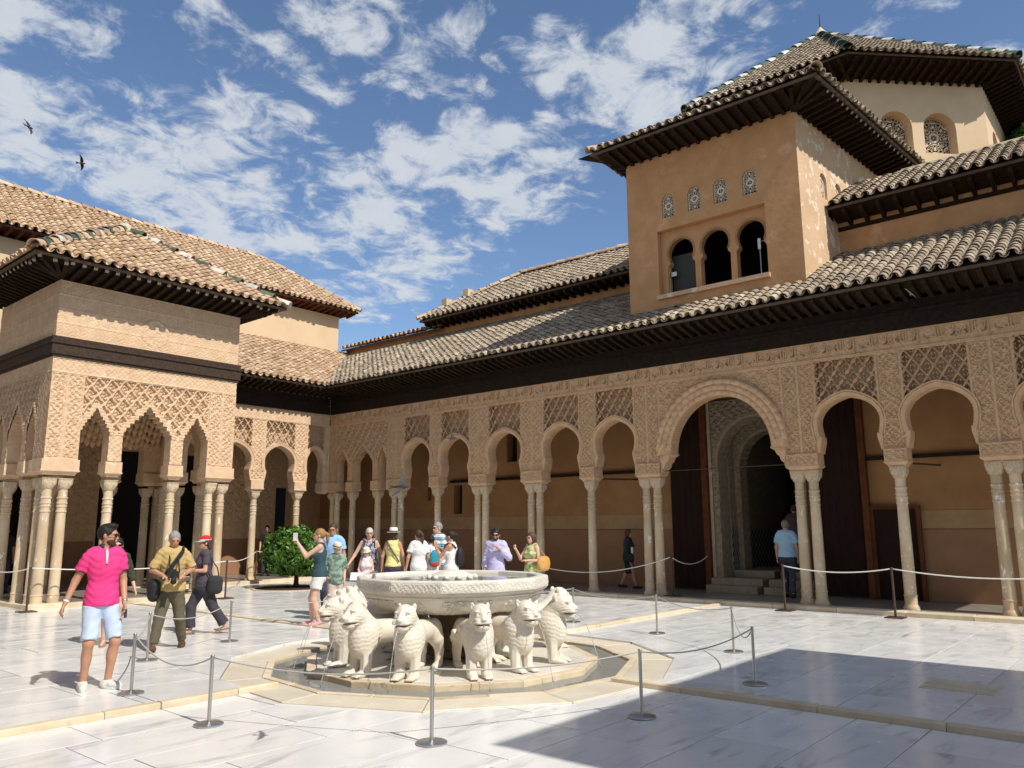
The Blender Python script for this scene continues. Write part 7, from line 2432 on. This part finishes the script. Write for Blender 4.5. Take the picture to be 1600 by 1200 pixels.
posts = [
    (4.82, 4.95, 'short steel barrier post nearest the viewer, straight in front of the fountain'),
    (3.98, 6.95, 'short steel barrier post by the stone kerb at the lower left'),
    (4.04, 8.62, 'short steel barrier post beside the feet of the man in pink'),
    (5.12, 10.55, 'short steel barrier post between the man in pink and the photographer'),
    (6.72, 11.28, 'short steel barrier post in front of the woman in the red cap'),
    (6.67, 4.08, 'short steel barrier post at the tip of the big floor shadow, right of the fountain'),
    (8.58, 3.81, 'short steel barrier post standing inside the big floor shadow'),
    (10.52, 4.95, 'short steel barrier post just beyond the big floor shadow'),
    (11.52, 6.71, 'short steel barrier post on the sunlit floor before the big arch'),
    (11.88, 8.62, 'short steel barrier post right behind the rightmost lion'),
    (9.6, 11.3, 'short steel barrier post hidden behind the basin')]
P3 = []
for x, y, lab in posts:
    z = qz(x, y)
    t = thing('barrier_post', lab, 'barrier post', (x, y, z), 0, 'short steel posts of the fountain rope barrier')
    put('pole', POST, None, t); put('base', BASE, None, t)
    P3.append(Vector((x, y, z + .585)))
tall = [
    (6.40, 18.55, 0.05, 'brown iron rope post at the left corner of the pavilion'),
    (10.60, 18.1, 0.05, 'brown iron rope post at the right corner of the pavilion'),
    (13.95, 22.15, GZ, 'brown iron rope post beside the clipped tree at the far arcade'),
    (16.78, 9.33, GZ, 'brown iron rope post on the step left of the big arch'),
    (16.10, 6.42, 0.04, 'brown iron rope post on the court floor right of the big arch'),
    (16.10, 4.35, 0.04, 'brown iron rope post on the court floor by the wicket door'),
    (16.10, 1.2, 0.04, 'brown iron rope post beyond the right edge of the picture')]
T3 = []
for x, y, z, lab in tall:
    t = thing('rope_post', lab, 'rope post', (x, y, z), 0, 'brown iron posts along the arcades')
    put('pole', TPOLE, None, t); put('base', TBASE, None, t)
    T3.append(Vector((x, y, z + .885)))
def rope(a, b, sag, lab, m, r, group):
    n = 18; P = []
    for i in range(n + 1):
        t = i / n; p = a.lerp(b, t); p.z -= sag * 4 * t * (1 - t); P.append(p)
    mid = (a + b) / 2
    t = tag(part('rope', MB().tube(P, r, 6), m, None, smooth=True), lab, 'rope', group)
    return t
g1, g2 = 'thin cords of the fountain barrier', 'white ropes along the arcades'
cords = [(2, 1, .17, 'slack grey cord from the post by the man in pink to the kerb post'), (1, 0, .09, 'grey cord running in front of the lions from the kerb post to the nearest post'),
         (0, 5, .06, 'grey cord from the nearest post to the post at the shadow tip'), (5, 6, .10, 'grey cord from the post at the shadow tip to the post inside the shadow'),
         (6, 7, .22, 'slack cord from the post inside the shadow to the one beyond it'), (7, 8, .10, 'cord between the two posts on the sunlit floor at the right'),
         (8, 9, .10, 'cord from the sunlit post toward the rightmost lion'), (9, 10, .12, 'cord passing behind the basin'), (2, 3, .10, 'short slack cord across the legs of the photographer'),
         (3, 4, .14, 'cord in front of the woman in the red cap'), (4, 10, .12, 'cord running from the red cap woman behind the lions')]
for a, b, s_, lab in cords:
    rope(P3[a], P3[b], s_, lab, MT['rope_grey'], 0.0075, g1)
rp_ = [(T3[0], T3[1], .10, 'white rope across the front of the pavilion'), (T3[1], T3[2], .10, 'white rope from the pavilion corner to the clipped tree'), (T3[2], Vector((16.6, 22.6, 1.0)), .08, 'white rope behind the clipped tree along the far arcade'),
       (T3[3], Vector((16.75, 13.5, .75)), .28, 'white rope hanging low along the step left of the big arch'), (T3[3], Vector((18.78, 9.35, 1.02)), .20, 'slack white rope from the iron post to the door leaf'),
       (T3[4], T3[5], .10, 'white rope between the two iron posts in front of the double columns'), (T3[5], T3[6], .12, 'white rope running off the right edge of the picture'), (T3[0], Vector((6.3, 22.2, 1.0)), .16, 'white rope along the left side of the pavilion')]
for a, b, s_, lab in rp_:
    rope(a, b, s_, lab, MT['rope'], 0.012, g2)

# ---------------------------------------------------------------- clipped orange tree in its bed
tx, ty = 13.64, 19.58
tree = thing('clipped_tree', 'round clipped green orange tree in a dark soil bed near the far arcade', 'tree', (tx, ty, .05))
structure('soil_bed', MB().lathe([(1.02, 0.0), (1.02, 0.052), (0.3, 0.075), (0.02, 0.08)], 40, (tx - .1, ty + .05, 0.0), cap=False), MT['soil'], True)
bk_ = MB()
for k in range(28):
    a, b = 2 * PI * k / 28, 2 * PI * (k + .96) / 28
    bk_.add([(tx - .1 + r_ * math.cos(t), ty + .05 + r_ * math.sin(t), z) for z in (0.03, 0.062) for r_, t in ((1.0, a), (1.12, a), (1.12, b), (1.0, b))],
            [[(4, 5, 6, 7), (0, 1, 5, 4), (1, 2, 6, 5), (2, 3, 7, 6), (3, 0, 4, 7)]])
bo = part('bed_kerb', bk_, MT['kerb'], None, fix=True); bo['kind'] = 'structure'
part('trunk', MB().tube([(tx, ty, .03), (tx + .01, ty, .3), (tx - .01, ty + .01, .55), (tx, ty, .9)], [.085, .065, .06, .05], 10), MT['bark'], tree, smooth=True)
br_ = MB()
for i in range(9):
    a = i * 2.4; br_.tube([(tx, ty, .5 + .05 * i), (tx + .3 * math.cos(a), ty + .3 * math.sin(a), .8 + .05 * i), (tx + .6 * math.cos(a), ty + .6 * math.sin(a), 1.0 + .06 * i)], [.03, .02, .008], 6)
part('limb', br_, MT['bark'], tree, smooth=True)
def leaf_mat():
    m = bpy.data.materials.new('citrus_leaf'); m.use_nodes = True
    t = m.node_tree; b = t.nodes['Principled BSDF']; L = t.links.new
    at = t.nodes.new('ShaderNodeAttribute'); at.attribute_name = 'rnd'
    r = t.nodes.new('ShaderNodeValToRGB'); el = r.color_ramp.elements
    for i, (p, c) in enumerate(((0, (0.018, 0.055, 0.006)), (.45, (0.065, 0.16, 0.015)), (.8, (0.12, 0.24, 0.025)), (1, (0.20, 0.32, 0.045)))):
        if i > 1:
            el.new(p)
        el[min(i, len(el) - 1)].position = p
    for e, (p, c) in zip(sorted(el, key=lambda e: e.position), ((0, (0.018, 0.055, 0.006)), (.45, (0.065, 0.16, 0.015)), (.8, (0.12, 0.24, 0.025)), (1, (0.20, 0.32, 0.045)))):
        e.color = (*c, 1)
    L(at.outputs['Fac'], r.inputs[0]); L(r.outputs[0], b.inputs['Base Color'])
    b.inputs['Roughness'].default_value = 0.38
    b.inputs['Transmission Weight'].default_value = 0.0
    tr = t.nodes.new('ShaderNodeBsdfTranslucent'); L(r.outputs[0], tr.inputs[0])
    ms = t.nodes.new('ShaderNodeMixShader'); ms.inputs[0].default_value = 0.25
    out = t.nodes['Material Output']
    L(b.outputs[0], ms.inputs[1]); L(tr.outputs[0], ms.inputs[2]); L(ms.outputs[0], out.inputs[0])
    return m
LEAFM = leaf_mat()
def leaves(cx, cy, cz, rx, ry, rz, n, ln, flat=0.0, shell=0.72, r=None):
    g = r or rng
    v = g.normal(size=(n, 3)); v /= np.linalg.norm(v, axis=1, keepdims=True)
    rad = shell + (1 - shell) * g.random((n, 1)) ** .6
    bump = 1 + .11 * np.sin(v[:, :1] * 7 + 1) * np.sin(v[:, 1:2] * 8 + 2) * np.sin(v[:, 2:] * 9)
    P = v * rad * bump * np.array((rx, ry, rz)) + np.array((cx, cy, cz))
    if flat:
        P[:, 2] = np.maximum(P[:, 2], cz - rz * flat + g.random(n) * .08)
    out = v * .8 + g.normal(size=(n, 3)) * .55; out /= np.linalg.norm(out, axis=1, keepdims=True)
    t = np.cross(out, g.normal(size=(n, 3))); t /= np.linalg.norm(t, axis=1, keepdims=True); t[:, 2] -= .35; t /= np.linalg.norm(t, axis=1, keepdims=True)
    w = np.cross(out, t)
    l = ln * (.7 + .6 * g.random((n, 1))); ww = l * .23
    nrm = np.cross(w, t)
    V = np.stack([P - t * l * .5, P - t * l * .1 + w * ww + nrm * ww * .35, P + t * l * .22 + w * ww * .8 + nrm * ww * .3, P + t * l * .5 - nrm * l * .08, P + t * l * .22 - w * ww * .8 + nrm * ww * .3, P - t * l * .1 - w * ww + nrm * ww * .35, P], 1)
    k = np.arange(n)[:, None] * 7
    F = np.concatenate([k + np.array(f)[None] for f in ((0, 1, 6), (1, 2, 6), (2, 3, 6), (3, 4, 6), (4, 5, 6), (5, 0, 6))])
    return make_mesh('crown', V.reshape(-1, 3), [F], False, np.repeat(np.clip(g.normal(.42, .24, n) + .25 * np.sin(P[:, 0] * 6) * np.sin(P[:, 1] * 7 + P[:, 2] * 5), 0, 1), 7))
part('crown', leaves(tx, ty, 1.03, .97, .97, .76, 7500, .15, .80, .55), LEAFM, tree, kind='stuff')
core = MB().lathe([(.02, .52), (.55, .55), (.62, .8), (.62, 1.2), (.4, 1.5), (.02, 1.58)], 14, (tx, ty, 0))  # solid dark green core that fills the crown
part('crown_core', core, mat('dark_core', (0.020, 0.035, 0.008), (0.012, 0.02, 0.006), 20, .5, .9), tree)
# dark tree just beyond the lantern at the right edge
ct = thing('background_tree', 'dark green tree crown beside the lantern tower at the right edge', 'tree', (30.5, 2.2, 0))
part('trunk', MB().tube([(30.5, 2.2, 0), (30.6, 2.1, 8), (30.5, 2.2, 13)], [.35, .25, .12], 10), MT['bark'], ct, smooth=True)
part('crown', leaves(30.6, 2.1, 13.6, 1.5, 1.5, 1.9, 3500, .28, 0, .3), LEAFM, ct, kind='stuff')

# ---------------------------------------------------------------- birds
M_BIRD = mat('bird_feather', (0.028, 0.025, 0.024), (0.05, 0.045, 0.042), 20, .5, .7)
M_BIRDG = mat('bird_underwing', (0.10, 0.09, 0.08), (0.05, 0.045, 0.04), 20, .5, .7)
def bird(label, loc, scale, heading, bank, up, m2, pitch=0.0):
    r = thing('bird', label, 'bird', loc)
    r.rotation_euler = (bank, pitch, heading)
    Q = SDF((-.12, -.05, -.05), (.12, .05, .05), .007)
    Q.cap((-.06, 0, 0), (.05, 0, 0), .012, .024, .02); Q.ell((.03, 0, -.004), (.045, .026, .024), .015); Q.ell((.078, 0, .006), (.02, .017, .016), .01); Q.cap((.09, 0, .004), (.108, 0, .001), .006, .002, .004)
    o = put('body', Q.mesh('body'), M_BIRD, r, Matrix.Scale(scale, 4))
    for s in (-1, 1):
        mb = MB(); pts = [(.045, .02), (.06, .08), (.035, .15), (-.03, .235), (-.015, .14), (-.02, .07), (-.022, .02)]
        V = []
        for dz in (.004, -.002):
            for x, y in pts:
                V.append((x, s * y, dz + up * (y / .23) ** 1.3 * .2 - (y / .23) ** 3 * .03))
        n = len(pts); F = [(0, 1, 5, 6), (1, 2, 4, 5)]; T = [(2, 3, 4)]
        mb.add(V, [np.array(F), np.array(T), np.array(F)[:, ::-1] + n, np.array(T)[:, ::-1] + n])
        k = np.arange(n); k2 = (k + 1) % n
        mb.add(V, [np.stack([k2, k, k + n, k2 + n], 1)])
        w = put('wing', mb.mesh('wing'), m2, r, Matrix.Scale(scale, 4))
    tl = MB(); V = [(-.05, .012, .004), (-.05, -.012, .004), (-.13, -.038, 0), (-.105, 0, 0), (-.13, .038, 0)]; V += [(x, y, z - .004) for x, y, z in V]
    tl.add(V, [[(0, 3, 2, 1)], [(0, 4, 3)], [(5, 6, 7, 8)], [(5, 8, 9)]])
    put('tail', tl.mesh('tail'), M_BIRD, r, Matrix.Scale(scale, 4))
    return r
bird('small dark swift in the sky at the far left', (10.32, 34.96, 18.2), 2.0, R(25), R(60), .1, M_BIRD)
bird('small dark swift in the sky above the tiled hall', (13.92, 39.06, 19.2), 1.9, R(-30), R(-40), .3, M_BIRD)
bird('grey bird flying with wings raised in front of the arcade columns', (3.99, 4.47, 2.04), 0.66, R(-58), R(38), 0.35, M_BIRDG)
bird('dark bird gliding before the second arch from the inner corner', (7.2, 7.1, 2.86), 0.62, R(-50), R(25), .2, M_BIRD)
bird('pale bird darting under the eaves at the right', (14.6, 3.25, 5.70), 0.62, R(20), R(50), .2, M_BIRDG, R(-50))
